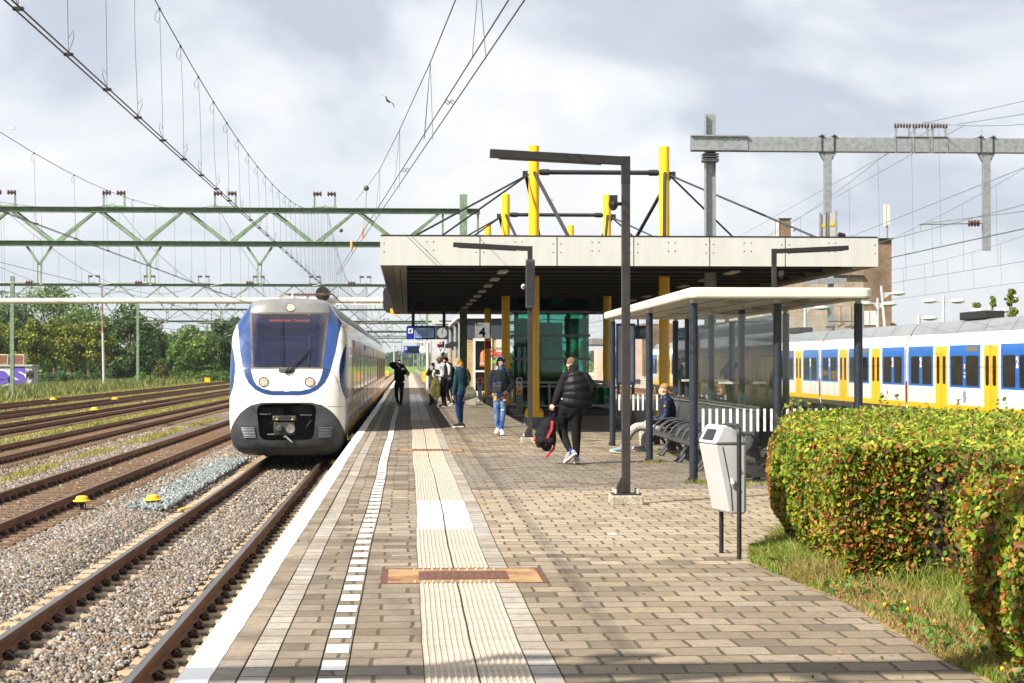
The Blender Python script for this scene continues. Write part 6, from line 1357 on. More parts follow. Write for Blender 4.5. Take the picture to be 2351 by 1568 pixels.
# trees: trunk with limbs, crown of leaf clumps spread through its volume
def tree(kind, label, x, y, z0, h, w, pal, seed, trunk=.25, nleaf=3600, lsz=.42, lean=0.0, group='trees behind the tracks', dense=1.0, shape=1.0, tr_=.5):
    q = np.random.default_rng(seed); t = thing(kind, label, 'tree', (x, y, z0), group=group)
    hc = h * trunk; nb = 26; cl = []
    for k in range(nb):
        a = q.random() * 2 * PI; zz = q.random(); rad = w / 2 * (math.sin(PI * min(1, .12 + .88 * zz ** shape)) ** .6) * (.25 + .75 * q.random() ** .5)
        cl.append((rad * math.cos(a), rad * math.sin(a), hc + (h - hc) * (.06 + .88 * zz), (.16 + .16 * q.random()) * w * dense))
    cl = np.array(cl); pts, nr = [], []
    ci = q.integers(0, nb, nleaf); d = q.normal(size=(nleaf, 3)); d /= np.linalg.norm(d, axis=1)[:, None]; rr = .45 + .6 * q.random(nleaf) ** .6
    p = cl[ci, :3] + d * (cl[ci, 3] * rr)[:, None] * np.array([1, 1, .8]); p[:, 2] = np.clip(p[:, 2], hc * .8, h * 1.03)
    tone = (.8 + .4 * q.random(nb))[ci][:, None]
    v, f, c = leaves(p, d, lsz, pick(pal, nleaf, q) * tone, q, aspect=.75)
    npmesh('crown', v, f, M_LEAF, t, vcol=c)
    mb = MB(); R0 = .02 * h + .06; mb.tube([(0, 0, -.2), (.1, 0, hc), (0, .1, hc + (h - hc) * .5), (lean, 0, h * .9)], [R0, R0 * .75, R0 * .45, .03], 8)
    for k in range(0, nb, 2): c_ = cl[k]; z_ = hc + (c_[2] - hc) * .45; mb.tube([(0, 0, z_), (c_[0] * .5, c_[1] * .5, (z_ + c_[2]) / 2 + .1), tuple(c_[:3])], [R0 * .4, R0 * .25, .02], 5, False)
    mb.build('trunk', M_BARK, t, smooth=True); return t
GZ = -1.35
def tpx(kind, label, u, vt, wpx, Yt, pal, seed, **k):
    s = 4200 / Yt; return tree(kind, label, (u - 936) / s, Yt, GZ, (H - GZ) + (833 - vt) / s, wpx / s, pal, seed, **k)
PA = [(.06, .13, .02), (.09, .18, .025), (.15, .22, .035)]; PB = [(.035, .08, .018), (.055, .11, .025), (.09, .15, .03)]; PC = [(.12, .19, .018), (.18, .25, .02), (.25, .27, .03), (.22, .15, .03), (.06, .11, .015)]; PD = [(.09, .16, .04), (.14, .21, .055), (.20, .26, .08)]
tpx('willow_tree', 'tall feathery grey-green tree rising behind the other trees at the far left', 128, 662, 150, 330, PD, 1, trunk=.15, nleaf=5200, lsz=.5)
tpx('willow_tree', 'grey-green tree behind the cream beam, left edge', 22, 672, 130, 330, PD, 2, trunk=.15, nleaf=4200, lsz=.5)
tpx('willow_tree', 'grey-green tree behind the middle of the young tree row', 205, 700, 130, 320, PA, 3, trunk=.15, nleaf=4600, lsz=.5)
tpx('broad_tree', 'broad dark tree in the second rank, left edge of the row', 50, 705, 120, 310, PB, 4, trunk=.15, nleaf=4200, lsz=.5)
for k, (u, vt) in enumerate(((8, 742), (50, 733), (92, 738), (135, 735), (172, 742), (212, 738), (238, 750))):
    nm = ['leftmost', 'second', 'third', 'fourth', 'fifth', 'sixth', 'rightmost'][k]
    tpx('young_tree', f'yellow-green young street tree with bare lower trunk, {nm} of the row', u, vt, 62, 255 + (k % 2) * 8, PC, 20 + k, trunk=.33, nleaf=3800, lsz=.36, group='row of young street trees')
for k, (u, vt, wp, Yt, pal, lb) in enumerate(((268, 735, 80, 275, PB, 'dark round tree right of the young tree row'), (305, 700, 92, 262, PB, 'tall dark tree with pointed top behind the third portal column'), (358, 738, 70, 300, PB, 'dark tree just right of the tall pointed one'), (395, 775, 60, 330, PA, 'small tree in the gap between the taller ones'),
        (436, 752, 90, 280, PA, 'rounded mid-green tree near the far green column'), (478, 765, 80, 270, PA, 'low broad mid-green tree beside the arriving train'), (512, 738, 70, 285, PB, 'dark tree partly behind the arriving train'), (545, 730, 60, 300, PB, 'dark tree hidden mostly behind the arriving train'))):
    tpx('broad_tree', lb, u, vt, wp, Yt, pal, 40 + k, trunk=.1, nleaf=5200, lsz=.42)
def bush(label, u, vt, vb, wpx, Yt, pal, seed, nleaf=1800, lsz=.25, kind='bush', depth=1.0, zb=None):
    s = 4200 / Yt; x = (u - 936) / s; zb = GZ if zb is None else zb; h = H + (833 - vt) / s - zb; w = wpx / s; q = np.random.default_rng(seed); t = thing(kind, label, 'bush', (x, Yt, zb), group='bushes beyond the tracks')
    n = nleaf; a = q.random(n) * 2 * PI; ph = np.arccos(q.random(n)); rad = (.75 + .3 * q.random(n)); d = np.stack([np.sin(ph) * np.cos(a), np.sin(ph) * np.sin(a), np.cos(ph)], 1)
    p = d * rad[:, None] * (1 + .18 * lump(d * 2.5, 1.5, seed))[:, None] * np.array([w / 2, w / 2 * depth, h])
    v, f, c = leaves(p, d, lsz, pick(pal, n, q), q, aspect=.75); npmesh('foliage', v, f, M_LEAF, t, vcol=c)
    mb = MB(); [mb.tube([(0, 0, 0), (w * .22 * math.cos(k), w * .2 * math.sin(k), h * .5), (w * .36 * math.cos(k), w * .3 * math.sin(k), h * .85)], [.05, .03, .01], 5) for k in range(7)]; mb.build('stems', M_BARK, t); return t
bush('bright green bush around the foot of the third portal column', 334, 858, 0, 60, 222, [(.10, .19, .02), (.15, .24, .03)], 61, 2200)
bush('dark clipped bush mass left of the third portal column', 275, 842, 0, 60, 262, PB, 62, 2600); bush('dark clipped bush mass right beside the portal column', 318, 842, 0, 54, 262, PB, 63, 2400)
bush('reddish-green shrub right of the third portal column', 375, 830, 0, 40, 250, [(.10, .10, .03), (.08, .12, .02)], 64)
for k, (u, w_) in enumerate(((112, 62), (150, 58), (190, 60), (225, 44), (400, 52), (440, 60), (480, 60), (515, 46))): bush(['low dark shrub under the young trees, leftmost', 'low shrub under the young trees, second along', 'low shrub under the young trees, third along', 'low shrub under the rightmost young tree', 'low green shrub left of the fourth portal column', 'low green shrub at the fourth portal column', 'low green shrub between the fourth column and the train', 'low green shrub touching the arriving train'][k], u, 856 if k < 4 else 852, 0, w_, 245 if k < 4 else 262, PA if k > 3 else PB, 70 + k, 1700)
# right-hand trees beyond the standing train
def tpr(label, u, vt, wpx, Yt, pal, seed, **k): return tpx('broad_tree', label, u, vt, wpx, Yt, pal, seed, group='trees beyond the standing train', **k)
tpr('dark green tree between shelter roof and brick building', 1850, 640, 90, 165, PB, 81, trunk=.12, nleaf=4200, lsz=.34)
for k, (u, vt, w_) in enumerate(((2262, 668, 26), (2300, 672, 18), (2345, 655, 30), (2180, 722, 22), (2066, 735, 20), (2345, 700, 40))): tpr(['slender thin-leaved tree top above the train, leftmost pair', 'slender twig-like tree top beside it', 'slender tree at the right edge of the frame, tall one', 'small tuft of foliage behind the black roof unit', 'small foliage tip by the brick building corner', 'low foliage at the right edge above the train roof'][k], u, vt, w_, 150, PC, 90 + k, trunk=.3, nleaf=900, lsz=.26)
q = np.random.default_rng(78); n = 26000; x = -125 + 118 * q.random(n); yb_ = 345 + 25 * q.random(n); z = GZ + (5.5 + 2.5 * lump(np.stack([x, x * 0, x * 0], 1), .12, 3)) * q.random(n)
v, f_, c = leaves(np.stack([x, yb_, z], 1), np.tile([0, -1, .3], (n, 1)), .8, pick(PB + PA, n, q), q, aspect=.9); tag(npmesh('undergrowth', v, f_, M_LEAF, vcol=c), kind='stuff')
# distant tree line across the fields
q = np.random.default_rng(77); VS2, FS2, CS2 = [], [], []; off = 0; n = 60000
x = -900 + 3000 * q.random(n); yb_ = 1500 + 260 * q.random(n); hmax = 9 + 5 * lump(np.stack([x, x * 0, x * 0], 1), .02, 2) + 3 * lump(np.stack([x, x * 0, x * 0], 1), .11, 5); z = GZ + hmax * q.random(n) ** .8
v, f_, c = leaves(np.stack([x, yb_, z], 1), np.tile([0, -1, .3], (n, 1)), 5.0, pick([(.05, .09, .03), (.07, .11, .03), (.04, .07, .03)], n, q), q, aspect=.9); tag(npmesh('treeline', v, f_, M_LEAF, vcol=c), kind='stuff')
n = 5000; x = -400 + 1500 * q.random(n); yb_ = 560 + 90 * q.random(n); z = GZ + 1.6 * q.random(n); k = lump(np.stack([x, yb_, x * 0], 1), .04, 4) > .1
v, f_, c = leaves(np.stack([x, yb_, z], 1)[k], np.tile([0, -1, .3], (k.sum(), 1)), 1.6, pick([(.16, .20, .04), (.22, .22, .07), (.1, .15, .03)], k.sum(), q), q, aspect=.9); tag(npmesh('field_reeds', v, f_, M_LEAF, vcol=c), kind='stuff')
# ================= platform furniture =================
M_POST = mat('post_navy_black', (.018, .026, .038), .38, .1, .35, 14); M_LAMPP = mat('lamp_post_brown_black', (.035, .030, .030), .5, .2, .3, 6); M_LAMPB = mat('lamp_arm_black', (.014, .013, .014), .55, .1, .2, 6)
M_CREAM = mat('shelter_cream', (.60, .58, .50), .4, 0, .06, 2); M_ALU = mat('white_spacer', (.55, .54, .50), .4, .2, .1, 5)
M_CRETE = mat('base_block_concrete', (.36, .33, .25), .95, 0, .4, 14, bump=.8, bscale=50)
def lamp_post(x, y, lab, side, extras=''):
    t = thing('lamp_post', lab, 'lamp post', (x, y, 0), group='angular black lamp posts on the platform'); HL = 4.24
    mb = MB(); mb.box((-.05, -.05, .14), (.05, .05, 3.9)); mb.build('post', M_LAMPP, t, bevel=.006)
    mb = MB(); mb.box((-.052, -.052, 3.9), (.052, .052, HL)); mb.build('elbow', M_LAMPB, t, bevel=.004)
    mb = MB(); mb.beam((side * -.0, 0, HL - .055), (side * 1.66, 0, HL - .055 + .082), .11, .10); a = mb.build('arm', M_LAMPB, t, bevel=.004)
    mb = MB(); mb.beam((side * .3, 0, HL - .095), (side * 1.55, 0, HL - .033), .07, .02); mb.build('light_strip', mat('lamp_glass', (.10, .10, .10), .3), a)
    mb = MB(); mb.box((-.17, -.15, .115), (.17, .15, .135)); mb.prism([(-.05, .135), (-.15, .135), (-.05, .34)], -.012, .012); mb.build('base_plate', M_LAMPP, t)
    for a_ in (-1, 1):
        for b_ in (-1, 1): mb = MB(); mb.cyl((a_ * .135, b_ * .11, .135), (a_ * .135, b_ * .11, .19), .017, n=8); mb.build('bolt_cap', mat('bolt_cap', (.5, .48, .45), .4), t)
    mb = MB(); mb.box((-.20, -.18, -.01), (.20, .18, .115)); mb.build('base_block', M_CRETE, t, bevel=.02)
    if 'cam' in extras:
        s = -1 if 'camL' in extras else 1; mb = MB(); z = 3.66; mb.beam((s * .05, 0, z), (s * .13, 0, z), .04); mb.ball((s * .155, -.02, z + .0), (.06, .08, .085), 12, 8); mb.box((s * .155 - .045, -.09, z - .02), (s * .155 + .045, .03, z + .1)); mb.build('camera', M_BLK_, t)
    if 'speaker' in extras:
        mb = MB(); mb.box((-.10, -.15, 2.9), (.095, -.05, 3.95)); sp = mb.build('speaker_column', mat('speaker_grey', (.04, .045, .055), .5), t, bevel=.02); mb = MB()
        for k in range(22): mb.box((-.09, -.158, 2.96 + k * .043), (.085, -.15, 2.984 + k * .043))
        mb.build('grille', M_TBLK, sp); mb = MB(); mb.ball((-.15, -.1, 3.36), (.05, .06, .06), 10, 7); mb.build('camera', M_ALU, t); mb = MB(); mb.ball((-.15, -.14, 3.36), (.03, .03, .03), 8, 6); mb.build('camera_lens', M_BLK_, t)
    return t
g = G(1437, 1157); lamp_post(g.x, g.y, 'nearest angular black lamp post, its arm pointing left over the platform', -1, 'camL')
g = G(1217, 1016); lamp_post(g.x, g.y, 'black lamp post with ribbed loudspeaker column, in front of the first yellow mast', -1, 'speaker')
lamp_post(8.08, 40.0, 'black lamp post behind the glass shelter with its arm pointing right', 1, 'camR')
# ---- waiting shelter ----
sh = thing('waiting_shelter', 'glass waiting shelter with cream slab roof on dark round posts', 'shelter', (4.1, 26.1, 0))
sk = lambda y: (y - 26.1) * .0125
def slab_outline(x0, x1, y0, y1, r_):
    pts = []
    for cx_, cy_, a0 in ((x1 - r_, y1 - r_, 0), (x0 + r_, y1 - r_, 90), (x0 + r_, y0 + r_, 180), (x1 - r_, y0 + r_, 270)):
        for k in range(6): a = R(a0 + k * 18); px, py = cx_ + r_ * math.cos(a), cy_ + r_ * math.sin(a); pts.append((px + sk(py), py))
    return pts
mb = MB(); mb.prism(slab_outline(3.97, 6.60, 25.6, 38.4, .13), 2.635, 2.785, 'z'); part(mb, 'roof', M_CREAM, sh, bevel=.03)
mb = MB()
for x in (4.5, 5.1, 5.7, 6.2): mb.box((x, 25.8, 2.628), (x + .012, 38.3, 2.636))
part(mb, 'soffit_joint', M_RIB, sh)
for x in (4.75, 5.85):
    for y in (27.0, 30.2, 33.4, 36.6): mb = MB(); mb.lathe([(0, 2.59), (.17, 2.595), (.22, 2.62), (.22, 2.637), (0, 2.637)], (x + sk(y), y, 0), 18); part(mb, 'ceiling_light', mat('light_disc', (.55, .52, .42), .4), sh, smooth=True)
for x, y in ((4.1, 26.1), (4.1, 31.4), (4.1, 37.8), (5.32, 26.1), (6.50, 26.1), (6.5, 31.5), (6.5, 37.8), (5.35, 29.3), (5.35, 32.5), (5.35, 35.5), (5.35, 37.3)):
    x_ = x + sk(y); mb = MB(); mb.cyl((x_, y, 0), (x_, y, 2.577), .062, n=20); p_ = part(mb, 'post', M_POST, sh, smooth=True); mb = MB(); mb.cyl((x_, y, 2.577), (x_, y, 2.637), .048, n=16); part(mb, 'spacer', M_ALU, p_, smooth=True)
    mb = MB(); mb.cyl((x_ - .085, y - .02, .055), (x_ - .05, y - .02, .055), .022, n=8); mb.lathe([(.075, 0), (.075, .02), (.06, .03)], (x_, y, 0), 16); part(mb, 'foot_clamp', M_POST, p_)
M_GL = glass('shelter_glass', (.95, .97, .96), .018)
def pane(x0, y0, x1, y1, z0=.14, z1=2.42, stripes=True):
    mb = MB(); mb.beam((x0, y0, (z0 + z1) / 2), (x1, y1, (z0 + z1) / 2), .012, z1 - z0); p_ = part(mb, 'glass_pane', M_GL, sh)
    if stripes:
        L_ = math.hypot(x1 - x0, y1 - y0); n_ = int(L_ / .098); mb = MB(); 
        for k in range(n_):
            a = (k + .5) / n_; b = a + .036 / L_; nx = .009 if abs(x1 - x0) > abs(y1 - y0) else 0; q0 = (x0 + (x1 - x0) * a, y0 + (y1 - y0) * a); q1 = (x0 + (x1 - x0) * b, y0 + (y1 - y0) * b)
            o_ = (0, -.009) if nx else (-.009, 0)
            mb.quadpts([(q0[0] + o_[0], q0[1] + o_[1], .735), (q1[0] + o_[0], q1[1] + o_[1], .735), (q1[0] + o_[0], q1[1] + o_[1], 1.06), (q0[0] + o_[0], q0[1] + o_[1], 1.06)])
        part(mb, 'warning_stripes', mat('vinyl_white', (.78, .78, .76), .6, 0, .05), p_)
pane(4.17, 26.1, 5.26, 26.1); pane(5.39, 26.1, 6.44, 26.1); pane(4.17 + sk(37.8), 37.8, 5.4, 37.8)
for a, b in ((26.1, 29.3), (29.3, 32.5), (32.5, 35.5), (35.5, 37.3)): pane(5.35 + sk(a), a + .07, 5.35 + sk(b), b - .07, stripes=False)
mb = MB(); mb.box((5.0, 33.2, 1.38), (5.33, 33.24, 1.42)); mb.box((5.0, 29.2, 1.38), (5.33, 29.24, 1.42)); part(mb, 'lean_rail', M_ALU, sh)
# bench units with high curved backs
M_SEAT = mat('bench_charcoal', (.045, .047, .05), .42, .1, .15, 30, bump=.15, bscale=120); M_SEATE = mat('bench_edge', (.20, .20, .20), .45)
bench0 = None
def make_bench():
    t = thing('bench', '', 'bench', group='charcoal high-backed bench units in the shelter')
    prof = [(-.62, .40), (-.60, .435), (-.5, .45), (-.3, .42), (-.16, .42), (-.08, .47), (-.04, .56), (0, .75), (.07, .98), (.09, 1.05)]
    inner = [(x + .025, z - .035) for x, z in prof]
    for nm, pr in (('seat', (0, 5)), ('backrest', (5, 9))):
        a, b = pr; pp = prof[a:b + 1] + inner[a:b + 1][::-1]; mb = MB(); mb.prism(pp, -1.08, 1.08); mb.build(nm, M_SEAT, t, smooth=True, ang=50)
    mb = MB(); mb.tube([(.085, -1.08, 1.05), (.085, 1.08, 1.05)], .022, 8); mb.build('top_rail', M_SEAT, t); mb = MB(); mb.tube([(-.62, -1.1, .405), (-.62, 1.1, .405)], .028, 10); mb.build('front_rail', M_SEAT, t, smooth=True)
    mb = MB(); mb.box((.03, -1.06, 1.005), (.055, 1.06, 1.015)); mb.build('edge_line', M_SEATE, t)
    for y in (-1.02, -.3, .38, 1.02):
        mb = MB(); mb.tube([(-.55, y, .44), (-.48, y, .56), (-.36, y, .64), (-.2, y, .665), (-.06, y, .655), (-.02, y, .6)], .019, 8); mb.tube([(-.12, y, .64), (-.18, y, .55), (-.3, y, .5), (-.4, y, .52)], .012, 6); mb.build('armrest', M_SEAT, t, smooth=True)
    for y in (-.95, .95):
        mb = MB(); mb.box((-.36, y - .03, .1), (-.24, y + .03, .42)); mb.tube([(-.3, y, .35), (-.42, y, .12), (-.52, y, .0)], .03, 8); mb.tube([(-.3, y, .35), (-.14, y, .14), (.02, y, .0)], .03, 8); mb.tube([(-.22, y, .4), (-.02, y, .38), (.03, y, .55), (.0, y, .7)], .022, 8); mb.tube([(-.06, y, .4), (.06, y, .3), (.02, y, .2), (-.1, y, .22)], .014, 6); mb.box((-.56, y - .06, 0), (-.46, y + .06, .02)); mb.box((-.04, y - .06, 0), (.08, y + .06, .02)); mb.build('leg', M_SEAT, t, smooth=True)
    return t
bl = ['charcoal bench unit nearest the front glass of the shelter, behind the grey bin', 'charcoal bench unit second from the front glass', 'charcoal bench unit third from the front glass, arm loops seen beside a post', 'charcoal bench unit the seated man in navy leans on']
bench0 = make_bench()
for k, y in enumerate((27.9, 30.3, 32.7, 35.1)):
    b = bench0 if k == 0 else dup(bench0, (0, 0, 0)); b.location = (5.12 + sk(y), y, 0); b['label'] = bl[k]
# ---- litter bin on a hoop ----
M_BIN = mat('bin_silver', (.50, .51, .52), .38, .2, .05, 3); M_HOOP = mat('hoop_black', (.016, .018, .022), .4, .1, .3, 20)
bn = thing('litter_bin', 'silver grey litter bin hung on a black hoop beside the hedge', 'litter bin', (2.86, 16.2, 0))
prof = [(-.205, 1.0), (-.08, .40), (.09, .40), (.085, 1.03), (-.02, 1.125), (-.105, 1.165), (-.135, 1.165)]
RZB = R(10)
mb = MB(); mb.prism([(-.205, 1.0), (-.08, .41), (-.06, .39), (.07, .39), (.09, .41), (.085, 1.0)], -.22, .22); b_ = mb.build('body', M_BIN, bn, bevel=.022); b_.rotation_euler = (0, 0, RZB)
mb = MB(); mb.prism([(-.212, 1.006), (.09, 1.006), (.09, 1.04), (-.02, 1.13), (-.10, 1.17), (-.135, 1.165)], -.225, .225); l_ = mb.build('lid', M_BIN, bn, bevel=.025); l_.rotation_euler = (0, 0, RZB)
d = Vector((-.212 + .135, 0, 1.006 - 1.165)); nrm = Vector((-.9, 0, .43)).normalized(); o0 = Vector((-.135, 0, 1.165))
mb = MB(); pts = []
for a, yy in ((.22, -.12), (.22, .12), (.82, .14), (.82, -.14)): q_ = o0 + d * a + nrm * .004; pts.append((q_.x, yy, q_.z))
mb.quadpts(pts); s_ = mb.build('slot', M_BLK_, l_)
# opening as seen on the camera-side slant too
mb = MB(); mb.quadpts([(-.175, -.2285, 1.03), (-.095, -.2285, 1.145), (-.055, -.2285, 1.135), (-.11, -.2285, 1.03)]) if False else mb.quadpts([(p[0] - .001, p[1], p[2]) for p in pts]); bpy.data.objects.remove(mb.build('tmp', M_BLK_))
mb = MB(); mb.tube([(-.135, -.2215, .985), (-.06, -.2215, .62), (-.045, -.2215, .42)], .004, 5); mb.tube([(-.185, -.222, 1.003), (.09, -.222, 1.003)], .003, 5); mb.build('door_joint', M_RUB, b_)
mb = MB(); mb.lathe([(0, -.235), (.013, -.234), (.02, -.222), (0, -.22)], (.015, 0, .775), 16, 'y'); mb.build('lock', M_STEEL, b_); mb = MB(); mb.lathe([(0, -.237), (.008, -.237), (.008, -.23), (0, -.23)], (.015, 0, .775), 10, 'y'); mb.build('keyhole', M_BLK_, b_)
mb = MB(); mb.tube([(-.055, -.23, .70), (-.05, -.245, .66), (-.04, -.23, .63)], [.012, .02, .014], 8); mb.build('catch', M_ALU, b_, smooth=True)
mb = MB(); hp = [(0, -.27, -.02), (0, -.27, 1.08)] + [(0, -.27 + .09 * (1 - math.cos(a)), 1.08 + .085 * math.sin(a)) for a in np.linspace(.3, PI / 2, 5)] + [(-.06, .2, 1.165), (-.06, .27, 1.1), (-.05, .27, -.02)]
mb.tube(hp[:-3], .021, 12); h_ = Vector(hp[-4]); mb.tube([h_, Vector((-.05, .1, 1.165)), Vector((-.07, .2, 1.14)), Vector((-.07, .24, 1.05)), Vector((-.07, .24, -.02))], .021, 12); 
for v_ in range(len(mb.v)): x, y, z = mb.v[v_]; mb.v[v_] = (x + .045, y, z)
mb.build('hoop', M_HOOP, bn, smooth=True)
# ---- blue framed poster case and small displays behind the shelter ----
YP = 47.0; kP = 4200 / YP
t = thing('poster_case', 'blue framed glass poster case on dark legs just behind the shelter', 'poster case', (sx(1439, kP), YP, 0))
mb = MB(); mb.box((sx(1417, kP), YP, sz_(884, kP)), (sx(1421, kP), YP + .12, sz_(742, kP))); mb.box((sx(1457, kP), YP, sz_(884, kP)), (sx(1461, kP), YP + .12, sz_(742, kP))); mb.box((sx(1421, kP), YP, sz_(884, kP)), (sx(1457, kP), YP + .12, sz_(878, kP))); mb.box((sx(1421, kP), YP, sz_(748, kP)), (sx(1457, kP), YP + .12, sz_(742, kP))); part(mb, 'frame', M_NAVY, t)
mb = MB(); mb.box((sx(1421, kP), YP + .03, sz_(878, kP)), (sx(1457, kP), YP + .09, sz_(748, kP))); part(mb, 'poster', mat('poster', (.30, .42, .46), .3, 0, .5, 1.5, col2=(.55, .58, .55)), t)
mb = MB(); mb.box((sx(1419, kP), YP + .02, 0), (sx(1425, kP), YP + .1, sz_(884, kP))); mb.box((sx(1453, kP), YP + .02, 0), (sx(1459, kP), YP + .1, sz_(884, kP))); mb.box((sx(1417, kP), YP - .1, 0), (sx(1461, kP), YP + .2, .3)); part(mb, 'leg', M_TBLK, t)
YQ = 66.0; kQ = 4200 / YQ
t = thing('departure_display', 'dark departure display seen through the shelter glass', 'display', (sx(1480, kQ), YQ, 3)); mb = MB(); mb.box((sx(1459, kQ), YQ, sz_(778, kQ)), (sx(1500, kQ), YQ + .3, sz_(747, kQ))); part(mb, 'housing', M_NAVY, t); mb = MB(); mb.box((sx(1463, kQ), YQ - .01, sz_(775, kQ)), (sx(1494, kQ), YQ, sz_(751, kQ))); part(mb, 'screen', MATS['screen_off'], t); mb = MB(); mb.box((sx(1466, kQ), YQ + .1, sz_(747, kQ)), (sx(1470, kQ), YQ + .2, 4.0)); part(mb, 'hanger', M_DARKST, t)
# ================= right-hand surroundings =================
mb = MB(); mb.box((24.3, 132, -1.3), (33, 420, 0)); tag(mb.build('far_platform', mat('far_platform_concrete', (.42, .38, .30), .9, 0, .2, 1)), kind='structure')
mb = MB(); mb.box((24.25, 132, -.02), (24.6, 420, .01)); tag(mb.build('far_platform_edge', M_WHITE), kind='structure')
def far_box(name, label, cat, u0, v0, u1, v1, Y_, dep, m_, group=None, zb=None):
    k = 4200 / Y_; mb = MB(); mb.box((sx(u0, k), Y_, zb if zb is not None else sz_(v1, k)), (sx(u1, k), Y_ + dep, sz_(v0, k))); o = mb.build(name, m_); tag(o, label, cat, group); return o
M_PINK = mat('pink_render', (.55, .40, .32), .9, 0, .15, .5); M_BRD = brickmat('dark_brick_wall', (.11, .065, .038), (.24, .15, .085), (.12, .10, .08)); M_BRL = brickmat('light_brick_wall', (.26, .19, .13), (.40, .32, .24), (.25, .23, .2))
far_box('station_wall', 'pale pink rendered wall on the far platform, left of the yellow mast', 'wall', 1372, 803, 1385, 868, 185, 3, M_PINK, zb=0)
far_box('station_wall', 'pale pink rendered wall section on the far platform, seen past the lamp post', 'wall', 1462, 778, 1476, 858, 190, 4, M_PINK, zb=0)
far_box('brick_block', 'brown brick building seen under the canopy behind the shelter', 'building', 1478, 742, 1560, 850, 230, 12, M_BRD, zb=-1)
far_box('platform_screen', 'glass screen wall with red posts on the far platform', 'screen wall', 1400, 816, 1416, 866, 200, .2, M_TGLS, zb=0)
t = thing('fence', 'dark railings with red bands on the far platform', 'fence', (sx(1470, 22), 190.9, 0)); mb = MB()
for k in range(26): x_ = 24.8 + k * .28; mb.box((x_, 190.9, 0), (x_ + .05, 190.95, 1.9))
part(mb, 'bars', M_DARKST, t); mb = MB(); mb.box((24.8, 190.85, 1.45), (32, 190.9, 1.55)); mb.box((24.8, 190.85, .95), (32, 190.9, 1.05)); part(mb, 'red_rail', M_RED, t)
far_box('platform_sign', 'small blue sign with pale screen on the far platform', 'sign', 1392, 796, 1409, 813, 195, .2, M_NAVY)
far_box('far_canopy', 'thin grey canopy roof far across the tracks, right of the lift hall', 'canopy', 1360, 777, 1560, 790, 240, 30, mat('far_canopy_grey', (.16, .16, .16), .7))
# brick building
YB2 = 155.0; kb = 4200 / YB2
bd = thing('brick_building', 'tall brown brick building with flat roof beyond the standing train', 'building', (sx(1990, kb), YB2, 0))
mb = MB(); mb.box((sx(1995, kb), YB2, -1.3), (sx(2061, kb), YB2 + 26, sz_(546, kb))); part(mb, 'wall', M_BRD, bd)
mb = MB(); mb.box((sx(1760, kb), YB2 - .0, -1.3), (sx(1995, kb) - .02, YB2 + 24, sz_(633, kb))); part(mb, 'side_wing', M_BRL, bd)
mb = MB(); mb.box((sx(1990, kb), YB2 - .3, sz_(546, kb)), (sx(2063, kb), YB2 + 26.2, sz_(543, kb))); mb.box((sx(1758, kb), YB2 - .3, sz_(633, kb)), (sx(1995, kb) - .03, YB2 + 24, sz_(629, kb))); part(mb, 'coping', M_DARKST, bd)
for a, b in ((1996, 2008), (2010, 2024)):
    mb = MB(); mb.box((sx(a, kb), YB2 - .06, sz_(745, kb)), (sx(b, kb), YB2 - .01, sz_(712, kb))); w_ = part(mb, 'window', M_FRW, bd)
for u in (1907, 1935, 1960):
    mb = MB(); mb.box((sx(u, kb), YB2 - .06, sz_(745, kb)), (sx(u + 5, kb), YB2 - .02, sz_(700, kb))); part(mb, 'pilaster', mat('pale_pilaster', (.32, .28, .21), .8), bd)
YC = 190.0; kc = 4200 / YC
t = thing('rooftop_tower', 'small brick rooftop block with antennas above the canopy', 'tower', (sx(1810, kc), YC, 8)); mb = MB(); mb.box((sx(1799, kc), YC, 0), (sx(1823, kc), YC + 2.5, sz_(500, kc))); part(mb, 'brick_shaft', M_BRD, t)
mb = MB(); mb.box((sx(1799, kc) - .1, YC - .1, sz_(500, kc)), (sx(1823, kc) + .1, YC + 2.6, sz_(497, kc))); part(mb, 'cap', M_TDARK, t); mb = MB(); mb.box((sx(1791, kc), YC - .1, sz_(545, kc)), (sx(1796, kc), YC + .3, sz_(500, kc))); part(mb, 'antenna', M_FRW, t); mb = MB(); mb.box((sx(1825, kc), YC - .1, sz_(540, kc)), (sx(1828, kc), YC + .3, sz_(505, kc))); part(mb, 'antenna', M_FRW, t); mb = MB(); mb.ball((sx(1830, kc), YC, sz_(523, kc)), .25, 8, 6); part(mb, 'dish', M_FRW, t)
t = thing('antenna_mast', 'pale antenna panel on a thin mast above the brick building roof', 'antenna', (sx(2051, kc), YC, 8)); mb = MB(); mb.box((sx(2044, kc), YC, sz_(515, kc)), (sx(2049, kc), YC + .3, sz_(464, kc))); mb.box((sx(2050, kc), YC, sz_(512, kc)), (sx(2057, kc), YC + .3, sz_(464, kc))); part(mb, 'panel', mat('antenna_cream', (.55, .54, .46), .5), t); mb = MB(); mb.cyl((sx(2051, kc), YC + .2, 0), (sx(2051, kc), YC + .2, sz_(462, kc)), .12); part(mb, 'mast', M_GALV, t)
